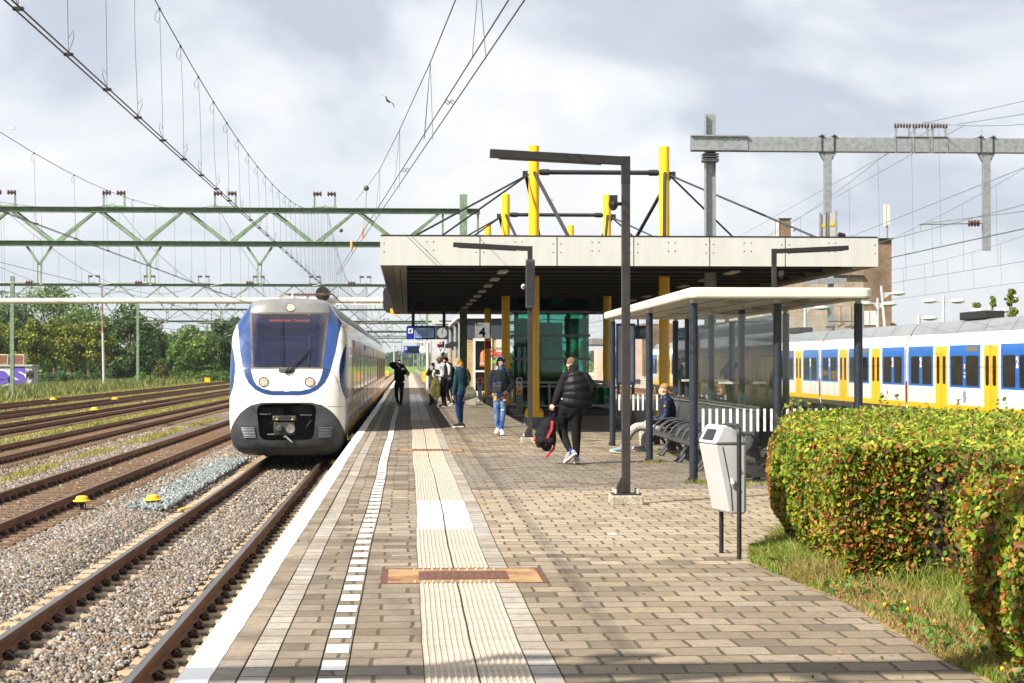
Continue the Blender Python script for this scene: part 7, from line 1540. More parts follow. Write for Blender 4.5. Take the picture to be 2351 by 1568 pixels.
# white street lamps
M_SLW2 = mat('street_lamp_white', (.46, .47, .48), .4, 0, .06, 3)
YL = 112.0; kl = 4200 / YL
def street_lamp(u, v0, heads, lab, lean=0, Y_=YL):
    k = 4200 / Y_; t = thing('street_lamp', lab, 'street lamp', (sx(u, k), Y_, GZ), group='white street lamps beyond the standing train'); zt = sz_(v0, k) - GZ
    mb = MB(); mb.tube([(-lean * .3, 0, 0), (0, 0, zt * .45), (lean * .1, 0, zt * .7), (lean * -.25, 0, zt)], [.13, .11, .1, .08], 10); mb.build('pole', M_SLW2, t, smooth=True)
    for s, du, dv in heads:
        x_ = s * du / k; z_ = zt - dv / k; mb = MB(); mb.beam((0, 0, z_), (x_, 0, z_), .08, .1); mb.prism([(0, z_), (s * .5, z_), (0, z_ - .35)], -.03, .03); a = mb.build('bracket', M_SLW2, t); mb = MB(); mb.lathe([(0, .0), (.35, .02), (.48, .0), (.48, -.05), (0, -.09)], (x_ + s * .3, 0, z_), 14); mb.ball((x_ + s * .3, 0, z_), (.46, .3, .16), 12, 6); mb.build('lamp_head', M_SLW2, t, smooth=True)
street_lamp(2042, 654, [(1, 22, 17)], 'tall leaning white street lamp in front of the brick wall, single head', .6)
street_lamp(2028, 682, [(-1, 18, 13), (1, 16, 14)], 'white double-headed street lamp in front of the brick building'); street_lamp(2183, 677, [(-1, 22, 12), (1, 22, 12)], 'white double-headed street lamp standing alone against the sky')
street_lamp(2293, 699, [(-1, 18, 12), (1, 18, 12)], 'white double-headed street lamp near the right edge above the train roof'); street_lamp(2125, 721, [(1, 15, 8)], 'short white street lamp left of the black roof unit'); street_lamp(1857, 705, [(1, 27, 0)], 'white street lamp behind the shelter posts')
# ================= left-hand surroundings =================
YH = 234.0; kh = 4200 / YH
t = thing('graffiti_hut', 'small concrete hut covered in purple and white graffiti with two rusty boxes on top', 'hut', (sx(40, kh), YH, GZ))
mb = MB(); mb.box((sx(-30, kh), YH, GZ), (sx(86, kh), YH + 4, sz_(841, kh))); part(mb, 'wall', mat('hut_concrete', (.38, .37, .35), .9, 0, .2, 1), t); mb = MB(); mb.box((sx(-32, kh), YH - .2, sz_(841, kh)), (sx(88, kh), YH + 4.2, sz_(837, kh))); part(mb, 'roof_slab', mat('hut_slab', (.35, .34, .31), .9), t)
for a, b in ((8, 31), (40, 67)):
    mb = MB(); mb.box((sx(a, kh), YH + .3, sz_(837, kh)), (sx(b, kh), YH + 2, sz_(813, kh))); p_ = part(mb, 'vent_box', mat('vent_box_cream', (.42, .36, .27), .7, 0, .2, 2), t); mb = MB(); mb.box((sx(a + 3, kh), YH + .25, sz_(835, kh)), (sx(b - 3, kh), YH + .3, sz_(816, kh))); part(mb, 'rusty_mesh', mat('rusty_mesh', (.20, .08, .045), .9, 0, .4, 3), p_)
M_PUR = mat('graffiti_purple', (.10, .06, .38), .7, 0, .15, 2); M_GRW = mat('graffiti_white', (.7, .7, .72), .7)
text_mesh('graffiti', 'S', 3.0, M_GRW, t, (.85, -.02, 1.35), bold=.32, sx=1.3); text_mesh('graffiti', 'S', 3.0, M_PUR, t, (.85, -.05, 1.35), bold=.2, sx=1.3)
text_mesh('graffiti', 'e', 3.2, M_GRW, t, (-1.3, -.02, 1.45), bold=.3, sx=1.2); text_mesh('graffiti', 'e', 3.2, M_PUR, t, (-1.3, -.05, 1.45), bold=.16, sx=1.2)
text_mesh('graffiti', 'MM', 1.5, M_LETK, t, (2.35, -.03, 1.5), bold=.05, sx=.45)
# rust-topped leaning mast, blue-grey poles
def pole(u0, v0, u1, v1, zb, lab, m_, m2=None, r_=.12):
    s = (v1 - 833) / (H - zb); Y_ = 4200 / s; x1, x0 = (u1 - 936) / s, (u0 - 936) / s; z0 = H + (833 - v0) / s; t = thing('light_mast', lab, 'mast', (x1, Y_, zb), group='slim light masts beyond the tracks')
    a = Vector((x1, Y_, zb)); b = Vector((x0, Y_, z0)); mid = a.lerp(b, .55); mb = MB(); mb.tube([a, mid], [r_ * 1.3, r_], 10); part(mb, 'shaft', m_, t, smooth=True); mb = MB(); mb.tube([mid, b], [r_, r_ * .6], 10); part(mb, 'upper_shaft', m2 or m_, t, smooth=True); mb = MB(); mb.tube([b, b + Vector((-.4, 0, .2)), b + Vector((-.7, 0, .15))], .04, 6); mb.box((b.x - 1.1, Y_ - .1, b.z + .08), (b.x - .6, Y_ + .1, b.z + .2)); part(mb, 'lamp', M_FRW, t)
M_RUSTY = mat('rusty_mast', (.25, .14, .10), .8, 0, .3, 3); M_PMAST = mat('pale_mast', (.42, .42, .42), .6)
pole(242, 655, 248, 897, -1.3, 'leaning slim mast, rusty above and white below, left of the third portal', M_PMAST, M_RUSTY); pole(489, 715, 493, 873, -1.3, 'thin pale mast beside the fourth portal column', M_PMAST, M_RUSTY, .11); pole(524, 755, 524, 866, -1.3, 'blue-grey mast at the edge of the arriving train', mat('bluegrey_mast', (.20, .25, .30), .6), None, .13)
pole(905, 790, 905, 852, 0, 'concrete grey mast left of the far display', M_PMAST, None, .16); pole(922, 775, 922, 850, 0, 'slim galvanised mast behind the cap-wearing man', M_GALV, None, .1)
for u, v0, vb, r_ in ((990, 770, 850, .12), (1030, 750, 846, .12), (950, 795, 847, .1)): pole(u, v0, u, vb, 0, {990: 'grey mast between display and kiosk', 1030: 'grey mast near the kiosk end', 950: 'thin far mast under the small display'}[u], M_GALV, None, r_)
far_box('trackside_box', 'small yellow cabinet at the foot of the fourth portal column', 'cabinet', 474, 867, 486, 880, 245, 1, M_TYEL)
far_box('trackside_box', 'yellow box beside the green posts at the far platform end', 'cabinet', 969, 852, 978, 867, 170, 1, M_TYEL, zb=0); far_box('track_marker', 'yellow marker box right of the far end of the arriving train', 'marker', 884, 851, 893, 862, 190, .5, M_TYEL)
# track signal with V plate
YV = 128.0; kv = 4200 / YV
t = thing('signal', 'black trackside signal with a white V plate at the far end of the platform', 'signal', (sx(1012, kv), YV, 0)); mb = MB(); mb.box((sx(1015, kv), YV, 0), (sx(1020, kv), YV + .2, sz_(784, kv))); part(mb, 'post', M_DARKST, t)
mb = MB(); mb.box((sx(1004, kv), YV - .15, sz_(798, kv)), (sx(1018, kv), YV, sz_(790, kv))); part(mb, 'head', M_LETK, t); mb = MB(); mb.box((sx(1003.5, kv), YV - .17, sz_(808.5, kv)), (sx(1018, kv), YV - .13, sz_(798.4, kv))); part(mb, 'plate', MATS['plate_white'], t)
text_mesh('lettering', 'V', .34, M_LETK, t, (sx(1010.8, kv) - sx(1012, kv), -.175, sz_(803.5, kv)), bold=.015); mb = MB(); mb.ball((sx(1010.5, kv), YV - .16, sz_(787.5, kv)), .09, 10, 6); part(mb, 'red_lamp', MATS['signal_red'], t)
# far sleepers of louvre bars over the kiosk
for k, (u0, u1, v) in enumerate(((1008, 1120, 737), (1000, 1100, 744), (1003, 1050, 752))):
    kk = 4200 / 118; mb = MB(); mb.box((sx(u0, kk), 118 + k, sz_(v + 1.5, kk)), (sx(u1, kk), 118.4 + k, sz_(v - 1, kk))); tag(mb.build('roof_bar', M_DARKST), ['long dark bar above the kiosk roof, highest', 'long dark bar above the kiosk roof, middle one', 'short dark bar above the kiosk roof, lowest'][k], 'bar', 'dark bars over the kiosk roof')
# parked cars behind the young trees
def car(u, lab, col):
    Yc = 285; t = thing('parked_car', lab, 'car', (sx(u, 4200 / Yc), Yc, GZ), group='cars parked behind the young trees'); pr = [(-2.1, .35), (-2.15, .75), (-1.5, .9), (-.9, 1.4), (.7, 1.42), (1.3, .95), (2.1, .85), (2.15, .35)]
    mb = MB(); mb.prism(pr, -.85, .85); mb.build('body', col, t, bevel=.08); mb = MB(); mb.prism([(-1.3, .93), (-.85, 1.33), (.62, 1.35), (1.1, .95)], -.87, .87); mb.build('window', M_TGLS, t)
    for x_ in (-1.3, 1.35): mb = MB(); mb.lathe([(0, -.9), (.32, -.9), (.32, -.6), (0, -.6)], (x_, 0, .32), 14, 'y'); mb.build('wheel', M_TBLK, t)
car(112, 'pale blue car parked behind the left young trees', mat('car_blue', (.2, .3, .38), .3)); car(178, 'light grey car parked behind the right young trees', mat('car_grey', (.45, .46, .47), .3))
# gulls and an airliner
def bird(u, v, Y_, sp, lab, m_, roll):
    c = P(u, v, Y_); t = thing('gull', lab, 'bird', c); mb = MB(); mb.tube([(-.22, 0, 0), (-.1, 0, .01), (.05, 0, .02), (.2, 0, .03), (.26, 0, .02)], [.02, .05, .06, .035, .01], 8); b = mb.build('body', m_, t, smooth=True)
    for s in (-1, 1):
        mb = MB(); mb.grid([[(.12, s * .04, .03), (.1, s * sp * .5, .12 + roll * s), (-.02, s * sp, .02 + 2 * roll * s)], [(-.08, s * .04, .02), (-.06, s * sp * .5, .11 + roll * s), (-.05, s * sp, .01 + 2 * roll * s)]]); w_ = mb.build('wing', m_, t); w_.modifiers.new('t', 'SOLIDIFY').thickness = .012
    t.rotation_euler = (R(20), R(10), R(60)); return t
bird(891, 233, 95, .55, 'dark gull gliding high in the middle of the sky', mat('gull_dark', (.06, .06, .06), .7), .1); bird(1268, 459, 120, .6, 'white gull flying between the yellow masts', mat('gull_white', (.75, .75, .75), .7), .12)
c = P(25, 296, 5600); t = thing('airliner', 'tiny pale airliner high at the left edge of the sky', 'aeroplane', c); mb = MB(); mb.tube([(-16, 0, 0), (-12, 0, 0), (10, 0, 0), (15, 0, .3)], [.5, 1.8, 1.8, .3], 8); mb.build('fuselage', mat('airliner_white', (.5, .56, .66), .4), t, smooth=True)
for s in (-1, 1): mb = MB(); mb.quadpts([(-3, 0, 0), (3, 0, 0), (7, s * 12, 2.5 * (s + .4)), (5, s * 12, 2.5 * (s + .4))]); w_ = mb.build('wing', MATS['airliner_white'], t); w_.modifiers.new('t', 'SOLIDIFY').thickness = .4
mb = MB(); mb.prism([(10, 1), (15, 1), (17, 5.5), (15, 5.5)], -.2, .2); mb.build('tail_fin', mat('tail_blue', (.05, .2, .45), .4), t)
# ================= people =================
SK1 = mat('skin_light', (.56, .33, .24), .55, 0, .08, 20, spec=.3); SK2 = mat('skin_tan', (.36, .20, .13), .55, 0, .08, 20, spec=.3); SK3 = mat('skin_brown', (.16, .08, .05), .55, 0, .1, 20)
def cloth(name, col, var=.25, scale=12, bump=.5, bs=25, rough=.85, **k): return mat(name, col, rough, 0, var, scale, bump=bump, bscale=bs, spec=.2, **k)
def interp_pts(pts, rads, n):
    """smooth path through joints"""
    pts = [Vector(p) for p in pts]; o, rr = [], []
    for i in range(len(pts) - 1):
        p0, p1, p2, p3 = pts[max(i - 1, 0)], pts[i], pts[i + 1], pts[min(i + 2, len(pts) - 1)]
        for k in range(n):
            t = k / n; o.append(.5 * ((2 * p1) + (p2 - p0) * t + (2 * p0 - 5 * p1 + 4 * p2 - p3) * t * t + (3 * p1 - p0 - 3 * p2 + p3) * t ** 3)); tt = t * t * (3 - 2 * t); rr.append(rads[i] + (rads[i + 1] - rads[i]) * tt)
    o.append(pts[-1]); rr.append(rads[-1]); return o, rr
def limb(mb, pts, rads, ell=1.0, up=None, n=5, seg=14, puff=0, wrinkle=0.0, sd=0):
    p, r_ = interp_pts(pts, rads, n if not puff else n * 4)
    if puff: L_ = 0; acc = [0]; [acc.append(acc[-1] + (p[i + 1] - p[i]).length) for i in range(len(p) - 1)]; r_ = [q * (1 + .075 * abs(math.sin(PI * a / puff)) - .04) for q, a in zip(r_, acc)]
    if wrinkle: r_ = [q * (1 + wrinkle * math.sin(i * 2.4 + sd) * math.sin(i * .9 + sd * 2)) for i, q in enumerate(r_)]
    es = ell if isinstance(ell, list) else [ell] * len(rads)
    _, e2 = interp_pts(pts, es, n if not puff else n * 4)
    mb.tube(p, r_, seg, True, e2, up); mb.ball(p[0], r_[0] * min(1, es[0]) * .98, 12, 8); mb.ball(p[-1], r_[-1] * min(1, es[-1]) * .98, 12, 8)
def soft(o, vox, it=3):
    m = o.modifiers.new('merge', 'REMESH'); m.mode = 'VOXEL'; m.voxel_size = vox; m.use_smooth_shade = True
    if it: s_ = o.modifiers.new('relax', 'SMOOTH'); s_.iterations = it; s_.factor = .5
    return o
def hand(mb, w, d, palm_n, side, curl=.7, sc=1.0):
    """palm, four fingers and a thumb; w wrist, d pointing direction, palm_n palm normal"""
    w = Vector(w); d = Vector(d).normalized(); nrm = Vector(palm_n); nrm = (nrm - d * nrm.dot(d)).normalized(); sd = d.cross(nrm).normalized() * side
    mb.tube([w, w + d * .04 * sc, w + d * .085 * sc], [.026 * sc, .038 * sc, .036 * sc], 10, True, .5, nrm)
    for k, (o_, l_) in enumerate(((-.030, .068), (-.010, .078), (.010, .073), (.029, .058))):
        b = w + d * .08 * sc + sd * o_ * sc; a1 = curl * .5; a2 = curl * 1.2
        p1 = b + (d * math.cos(a1) + nrm * math.sin(a1)) * l_ * .5 * sc; p2 = p1 + (d * math.cos(a2) + nrm * math.sin(a2)) * l_ * .32 * sc; p3 = p2 + (d * math.cos(a2 * 1.5) + nrm * math.sin(a2 * 1.5)) * l_ * .25 * sc
        mb.tube([b - d * .01, p1, p2, p3], [.0105 * sc, .0095 * sc, .009 * sc, .007 * sc], 7)
    b = w + d * .025 * sc - sd * .03 * sc; mb.tube([b, b + (d * .7 - sd * .6 + nrm * .3).normalized() * .035 * sc, b + (d * .9 - sd * .35 + nrm * .5).normalized() * .068 * sc], [.014 * sc, .012 * sc, .009 * sc], 7)
class Person:
    def __init__(s, label, cv, Yb, base, skin, group=None):
        s.cv = cv; s.Y = Yb; b = P(*cv(*base), Yb); s.b = Vector((b.x, Yb, 0)); s.t = thing('person', label, 'person', s.b, group=group); s.skin = skin; s.body = MB()
    def p(s, x, y, dy=0.0): return P(*s.cv(x, y), s.Y + dy) - s.b
    def head(s, c, yaw, pitch=0.0, roll=0.0, sc=1.0, hair=None, style='short', face=True, mask=None, neck=None):
        """yaw: where the face points, 0 = towards camera (-Y), 90 = -X (left in the picture)"""
        c = Vector(c); M = Matrix.Rotation(-R(yaw), 3, 'Z') @ Matrix.Rotation(R(pitch), 3, 'X') @ Matrix.Rotation(R(roll), 3, 'Y')
        A = lambda x, y, z: c + M @ (Vector((x, y, z)) * sc); mb = s.body
        mb.ball(A(0, .012, .02), (.076 * sc, .096 * sc, .098 * sc), 18, 12, M); mb.ball(A(0, -.028, -.055), (.056 * sc, .060 * sc, .062 * sc), 14, 10, M); mb.ball(A(0, -.055, -.095), (.028 * sc, .022 * sc, .02 * sc), 10, 8, M)
        mb.tube([A(0, -.078, .012), A(0, -.096, -.02), A(0, -.102, -.034), A(0, -.082, -.042)], [.008, .012, .015, .010], 8); [mb.ball(A(q * .03, -.075, -.02), (.02, .015, .018), 8, 6, M) for q in (-1, 1)]
        mb.ball(A(0, -.082, -.062), (.022, .010, .009), 8, 6, M)
        for q in (-1, 1): mb.ball(A(q * .077, .008, -.012), (.010, .020, .030), 10, 8, M)
        nb = neck if neck is not None else c + Vector((0, .01, -.2)); mb.tube([A(0, .02, -.04), A(0, .028, -.09), Vector(nb)], [.058 * sc, .056 * sc, .062 * sc], 12)
        if face:
            for q in (-1, 1):
                m = MB(); m.ball(A(q * .030, -.079, .004), .0115, 10, 7); e = m.build('eye', mat('eye_white', (.6, .58, .55), .3), s.t, smooth=True); m = MB(); m.ball(A(q * .030, -.0865, .004), .0062, 8, 6); m.build('iris', mat('iris_dark', (.02, .012, .008), .2), e, smooth=True)
                m = MB(); m.tube([A(q * .014, -.088, .024), A(q * .03, -.088, .030), A(q * .048, -.080, .024)], [.004, .005, .003], 6); m.build('eyebrow', mat('brow_dark', (.02, .014, .01), .8), s.t)
            m = MB(); m.tube([A(-.022, -.086, -.062), A(0, -.094, -.060), A(.022, -.086, -.062)], [.003, .006, .003], 6); m.build('mouth', mat('lip', (.25, .09, .07), .5), s.t)
        if mask:
            m = MB(); m.ball(A(0, -.045, -.058), (.064 * sc, .062 * sc, .052 * sc), 14, 10, M)
            for q in (-1, 1): m.tube([A(q * .05, -.06, -.03), A(q * .076, -.01, -.012), A(q * .082, .015, -.01)], .004, 5); m.tube([A(q * .045, -.05, -.08), A(q * .072, -.01, -.04), A(q * .08, .02, -.02)], .003, 5)
            m.build('face_mask', mask, s.t, smooth=True)
        if hair:
            m = MB(); q = random.Random(int(c.z * 999))
            if style == 'short': m.ball(A(0, .022, .035), (.081 * sc, .096 * sc, .093 * sc), 18, 12, M); [m.tube([A(q.uniform(-.055, .055), q.uniform(-.06, .06), .105), A(q.uniform(-.06, .06), q.uniform(-.09, .05), .135)], [.022, .012], 6) for _ in range(10)]
            if style == 'buzz': m.ball(A(0, .026, .035), (.0795 * sc, .094 * sc, .090 * sc), 18, 12, M)
            if style == 'fade': m.ball(A(0, .018, .050), (.080 * sc, .096 * sc, .084 * sc), 18, 12, M)
            if style == 'mop':
                m.ball(A(0, .015, .035), (.092 * sc, .108 * sc, .10 * sc), 18, 12, M)
                for _ in range(34): a = q.uniform(0, 2 * PI); m.tube([A(.06 * math.cos(a), .02 + .07 * math.sin(a), .09), A(.092 * math.cos(a), .02 + .105 * math.sin(a), .02), A(.095 * math.cos(a), .02 + .11 * math.sin(a), q.uniform(-.05, -.02))], [.024, .018, .006], 6) if math.sin(a) > -.65 else m.tube([A(.06 * math.cos(a), .0 - .05, .09), A(.08 * math.cos(a), -.09, .05), A(.08 * math.cos(a), -.10, .02)], [.022, .016, .006], 6)
            if style == 'bun':
                m.ball(A(0, .022, .03), (.084 * sc, .10 * sc, .096 * sc), 18, 12, M); m.tube([A(0, .07, .0), A(0, .10, -.06), A(0, .09, -.12)], [.065, .07, .05], 10)
                for _ in range(26): a = q.uniform(0, 2 * PI); zz = q.uniform(-.16, -.02); m.ball(A(.05 * math.cos(a), .10 + .04 * math.sin(a), zz), q.uniform(.018, .03), 8, 6)
            m.build('hair', hair, s.t, smooth=True)
        s.A = A; s.M = M; return A
    def arm(s, sh, el, wr, hd, palm, side, curl=.7, rad=(.056, .043, .030)): limb(s.body, [sh, el, wr], rad, n=6); hand(s.body, wr, Vector(hd) - Vector(wr), palm, side, curl)
    def leg(s, hip, kn, an): limb(s.body, [hip, kn, an], (.085, .056, .038), n=6)
    def torso(s, pts, up): limb(s.body, pts, (.14, .125, .15, .11), .68, up)
    def finish(s, vox=.0075): soft(s.body.build('body', s.skin, s.t), vox, 2)
    def garment(s, name, fn, m_, vox=.011, it=3): mb = MB(); fn(mb); return soft(mb.build(name, m_, s.t), vox, it)
    def shoe(s, an, d, m_up, m_sole, pitch=0.0, ln=.29):
        an = Vector(an); d = Vector(d); d.z = 0; d.normalize(); sd = d.cross(Vector((0, 0, 1))); Mx = Matrix((d, sd, Vector((0, 0, 1)))).transposed() @ Matrix.Rotation(R(pitch), 3, 'Y')
        B = lambda x, y, z: an + Mx @ Vector((x, y, z))
        mb = MB(); mb.tube([B(-.075, 0, -.045), B(-.03, 0, -.035), B(.04, 0, -.03), B(.11, 0, -.055), B(.165, 0, -.065), B(ln - .09, 0, -.07)], [.036, .046, .048, .048, .044, .028], 14, True, [1.15, 1.25, 1.05, .72, .62, .6], (0, 0, 1)); mb.tube([B(-.02, 0, -.04), B(-.01, 0, .02)], [.044, .046], 12); mb.ball(B(-.07, 0, -.05), .038, 10, 8)
        sh = soft(mb.build('shoe', m_up, s.t), .009, 2)
        mb = MB(); pr = [(-.108, .0), (-.09, .034), (-.03, .038), (.05, .036), (.12, .050), (.17, .048), (ln - .08, .022), (ln - .075, 0)]
        top = [B(x, y, -.078) for x, y in pr] + [B(x, -y, -.078) for x, y in pr[::-1]]; bot = [p_ + Mx @ Vector((0, 0, -.03)) for p_ in top]; n = len(top); k = len(mb.v); mb.v += [tuple(q) for q in top + bot]; mb.f.append(tuple(range(k, k + n))); mb.m.append(0); mb.f.append(tuple(range(k + 2 * n - 1, k + n - 1, -1))); mb.m.append(0)
        for i in range(n): j = (i + 1) % n; mb.f.append((k + i, k + n + i, k + n + j, k + j)); mb.m.append(0)
        mb.build('sole', m_sole, sh, bevel=.006)
M_SOLW = mat('sole_white', (.66, .64, .58), .6, 0, .1, 20); M_SHW = cloth('shoe_white', (.66, .66, .63), .15, 25); M_SHG = cloth('shoe_grey', (.32, .34, .37), .25, 30, bump=.8); M_SHK = cloth('shoe_black', (.018, .018, .022), .3, 30)
K_BLK = cloth('black_cloth', (.006, .006, .0075), .4, 14, .6, 30); K_TR = cloth('black_trousers', (.006, .006, .007), .35, 8, .8, 12)
ZB_ = lambda x, y: (1079.1 + .17575 * x, 792.1 + .17575 * y)
ZA_ = lambda x, y: (861.0 + .13907 * x, 792.1 + .13907 * y)
ZD_ = lambda x, y: (1366.1 + .18304 * x, 838.0 + .18304 * y)
FW, BK, LF, RT = Vector((0, -1, 0)), Vector((0, 1, 0)), Vector((-1, 0, 0)), Vector((1, 0, 0))
# --- man in black puffer jacket, walking away with his head bowed ---
s = Person('man with shaved hair in black puffer jacket walking away, backpack in his hand', ZB_, 30.9, (1340, 1560), SK1)
p = s.p
hd_ = s.head(p(1322, 262, .10), 168, 28, 0, 1.0, cloth('hair_shaved_brown', (.15, .09, .055), .4, 40), 'buzz', False, neck=p(1350, 345, .0))
shl, shr = p(1262, 405, 0), p(1500, 420, 0)
s.torso([p(1318, 850), p(1350, 660), p(1375, 500), p(1368, 380)], BK)
s.arm(shl, p(1180, 590, .02), p(1098, 772, -.02), p(1062, 850, -.03), (.3, .9, 0), 1, 1.5); s.arm(shr, p(1595, 610, .0), p(1530, 760, .16), p(1480, 850, .22), (-1, 0, 0), -1, .9)
hl, hr = p(1250, 870), p(1385, 870); kl, kr = p(1212, 1120, .13), p(1385, 1140, .02); al, ar = p(1305, 1395, -.12), p(1393, 1462, .0)
s.leg(hl, kl, al); s.leg(hr, kr, ar); s.finish()
def f(mb):
    limb(mb, [p(1385, 812), p(1388, 745), p(1400, 620), p(1385, 500), p(1370, 400), p(1360, 335)], [.265, .275, .265, .24, .185, .085], [.62, .64, .68, .68, .66, .85], BK, puff=.135)
s.garment('padded_vest', f, cloth('puffer_black', (.006, .006, .007), .3, 5, .7, 9, rough=.5), .012, 2)
def f(mb):
    limb(mb, [shl + Vector((.0, 0, -.01)), p(1180, 590, .02), p(1105, 755, -.02)], [.098, .088, .052], 1, n=7, wrinkle=.05); limb(mb, [shr + Vector((-.0, 0, -.01)), p(1598, 600, .0), p(1545, 745, .15)], [.10, .092, .055], 1, n=7, wrinkle=.05, sd=2)
    limb(mb, [p(1372, 420), p(1352, 345, .0), p(1345, 300, .03)], [.11, .085, .078], 1, n=4)
s.garment('sleeves', f, cloth('jacket_sleeve_black', (.008, .008, .009), .35, 10, .7, 14), .011)
mb = MB(); mb.tube([p(1290, 318, -.03), p(1345, 292, -.04), p(1398, 322, -.02)], [.016, .022, .016], 8); mb.build('collar_edge', K_BLK, s.t)
def f(mb):
    limb(mb, [hl + Vector((0, 0, .05)), kl, al + Vector((0, 0, .02))], [.118, .082, .05], 1, n=8, wrinkle=.045); limb(mb, [hr + Vector((0, 0, .05)), kr, ar + Vector((0, 0, .02))], [.118, .084, .052], 1, n=8, wrinkle=.045, sd=1); limb(mb, [p(1315, 890), p(1318, 800)], [.165, .17], .72, BK)
s.garment('trousers', f, K_TR)
s.shoe(al, Vector((-.75, .75, 0)), M_SHG, M_SOLW, 34); s.shoe(ar, Vector((.1, 1, 0)), M_SHG, M_SOLW, 6)
mb = MB(); mb.tube([al + Vector((.0, -.06, -.03)), al + Vector((.01, -.05, .06))], .02, 6); mb.tube([ar + Vector((0, -.06, -.02)), ar + Vector((0, -.055, .06))], .02, 6); mb.build('heel_tab', mat('royal_blue', (.01, .05, .45), .5), s.t)
mb = MB(); mb.tube([p(1205, 690, -.09), p(1200, 715, -.09)], .014, 6); mb.build('zip_pull', M_ALU, s.t)
# his backpack: a thing of its own, hanging from the hand
bt = thing('backpack', 'black backpack with red straps dangling from the puffer-jacket man\'s hand', 'backpack', s.b + p(1000, 1200)); o_ = p(1000, 1200)
q = lambda x, y, dy=0.0: p(x, y, dy) - o_
mb = MB(); limb(mb, [q(1030, 960), q(1015, 1060), q(985, 1200), q(1000, 1320)], [.055, .14, .19, .165], [.6, .62, .62, .6], BK, wrinkle=.05); limb(mb, [q(900, 1160), q(905, 1300)], [.06, .06]); limb(mb, [q(930, 1250, -.1), q(1060, 1260, -.1)], [.07, .07]); 
soft(mb.build('bag', cloth('backpack_black', (.012, .012, .013), .4, 10, .9, 12), bt), .012, 3)
mb = MB(); mb.tube([q(1075, 850), q(1050, 880), q(1025, 980)], .02, 8, True, .5); mb.tube([q(1090, 870, .02), q(1085, 930, 0), q(1075, 985, -.02)], .042, 10, True, .35, BK); mb.build('shoulder_strap', K_BLK, bt, smooth=True)
M_RST = cloth('strap_red', (.42, .035, .04), .2, 30)
mb = MB(); mb.tube([q(1075, 990, -.05), q(1070, 1090, -.10), q(1020, 1200, -.15), q(985, 1310, -.13)], .022, 6, True, .25, BK); mb.build('red_webbing', M_RST, bt); mb = MB(); mb.tube([q(1105, 1295, -.05), q(1095, 1350, -.05), q(1050, 1400, -.05), q(990, 1470, -.05)], .02, 6, True, .3, BK); mb.build('red_webbing', M_RST, bt)
mb = MB(); mb.tube([q(858, 1198, -.02), q(835, 1255, -.03)], .022, 6, True, .4, BK); mb.build('tag', mat('tag_red', (.6, .01, .02), .5), bt)
# --- hooded young man facing the camera ---
s = Person('young man in black and blue camouflage hooded jacket and ripped jeans, facing the camera', ZB_, 43.2, (390, 1170), SK2); p = s.p
M_CAMO = cloth('blue_camouflage', (.035, .09, .22), .3, 14, .2, col2=(.006, .010, .022), ramp=(.48, .53))
s.head(p(408, 238), 12, 4, 0, 1.0, cloth('hair_black', (.012, .009, .008), .3, 40), 'fade', True, neck=p(400, 320))
s.torso([p(388, 650), p(392, 540), p(398, 430), p(400, 345)], FW)
shl, shr = p(305, 365), p(500, 360)
s.arm(shl, p(268, 500, .03), p(288, 620, -.05), p(308, 690, -.08), (1, .3, 0), -1, .9); s.arm(shr, p(540, 500, .03), p(500, 600, -.07), p(455, 625, -.12), (0, 1, 0), 1, .6)
hl, hr, kl, kr, al, ar = p(350, 665), p(432, 665), p(348, 890, -.04), p(428, 890, -.02), p(362, 1090), p(408, 1110, -.06)
s.leg(hl, kl, al); s.leg(hr, kr, ar); s.finish()
def f(mb):
    limb(mb, [p(392, 585), p(394, 520), p(398, 430), p(400, 360), p(402, 322)], [.20, .21, .215, .175, .09], [.66, .66, .66, .66, .9], FW, n=8, wrinkle=.02)
    limb(mb, [shl, p(262, 500, .03), p(284, 612, -.05)], [.088, .082, .055], n=7, wrinkle=.05); limb(mb, [shr, p(545, 495, .03), p(503, 592, -.07)], [.088, .082, .056], n=7, wrinkle=.05, sd=3)
jk = s.garment('jacket', f, cloth('jacket_navy_black', (.010, .012, .020), .3, 8, .7, 12))
def f(mb): limb(mb, [p(394, 600, -.03), p(396, 480, -.035)], [.168, .172], .62, FW)
s.garment('patterned_panel', f, M_CAMO, .012)
A = s.A; mb = MB(); 
def hoodpt(a, t, g=0.0): return A((.100 - .012 * t) * math.cos(a), -.055 + .14 * t, .018 + (.132 - .02 * t) * math.sin(a))
rows = [[hoodpt(a, t) for a in np.linspace(-1.1, PI + 1.1, 22)] for t in np.linspace(0, 1, 6)]; mb.grid(rows); mb.quadpts(rows[-1]); mb.tube(rows[0], .014, 8)
limb(mb, [A(0, -.02, -.13), A(0, .0, -.19)], [.10, .125], .85, FW)
ho = mb.build('hood', M_CAMO, s.t, smooth=True, fix=False); ho.modifiers.new('t', 'SOLIDIFY').thickness = .014
def f(mb):
    limb(mb, [hl + Vector((0, 0, .05)), kl, al + Vector((0, 0, .0))], [.098, .068, .047], n=8, wrinkle=.03); limb(mb, [hr + Vector((0, 0, .05)), kr, ar], [.098, .068, .048], n=8, wrinkle=.03, sd=1); limb(mb, [p(390, 690), p(390, 610)], [.15, .155], .68, FW)
M_DEN = cloth('washed_denim', (.13, .22, .36), .3, 4.5, .5, 30, col2=(.015, .055, .18), ramp=(.38, .62)); s.garment('jeans', f, M_DEN)
for (x, y, m_, w_) in ((425, 688, cloth('patch_orange', (.55, .22, .03), .5, 40), .05), (462, 672, cloth('patch_red', (.45, .06, .05), .5, 50), .03), (450, 718, cloth('patch_cream', (.6, .45, .35), .6, 60), .055)): mb = MB(); c_ = p(x, y, -.105); mb.ball(c_, (w_, .022, .03), 10, 6); mb.build('patch', m_, s.t)
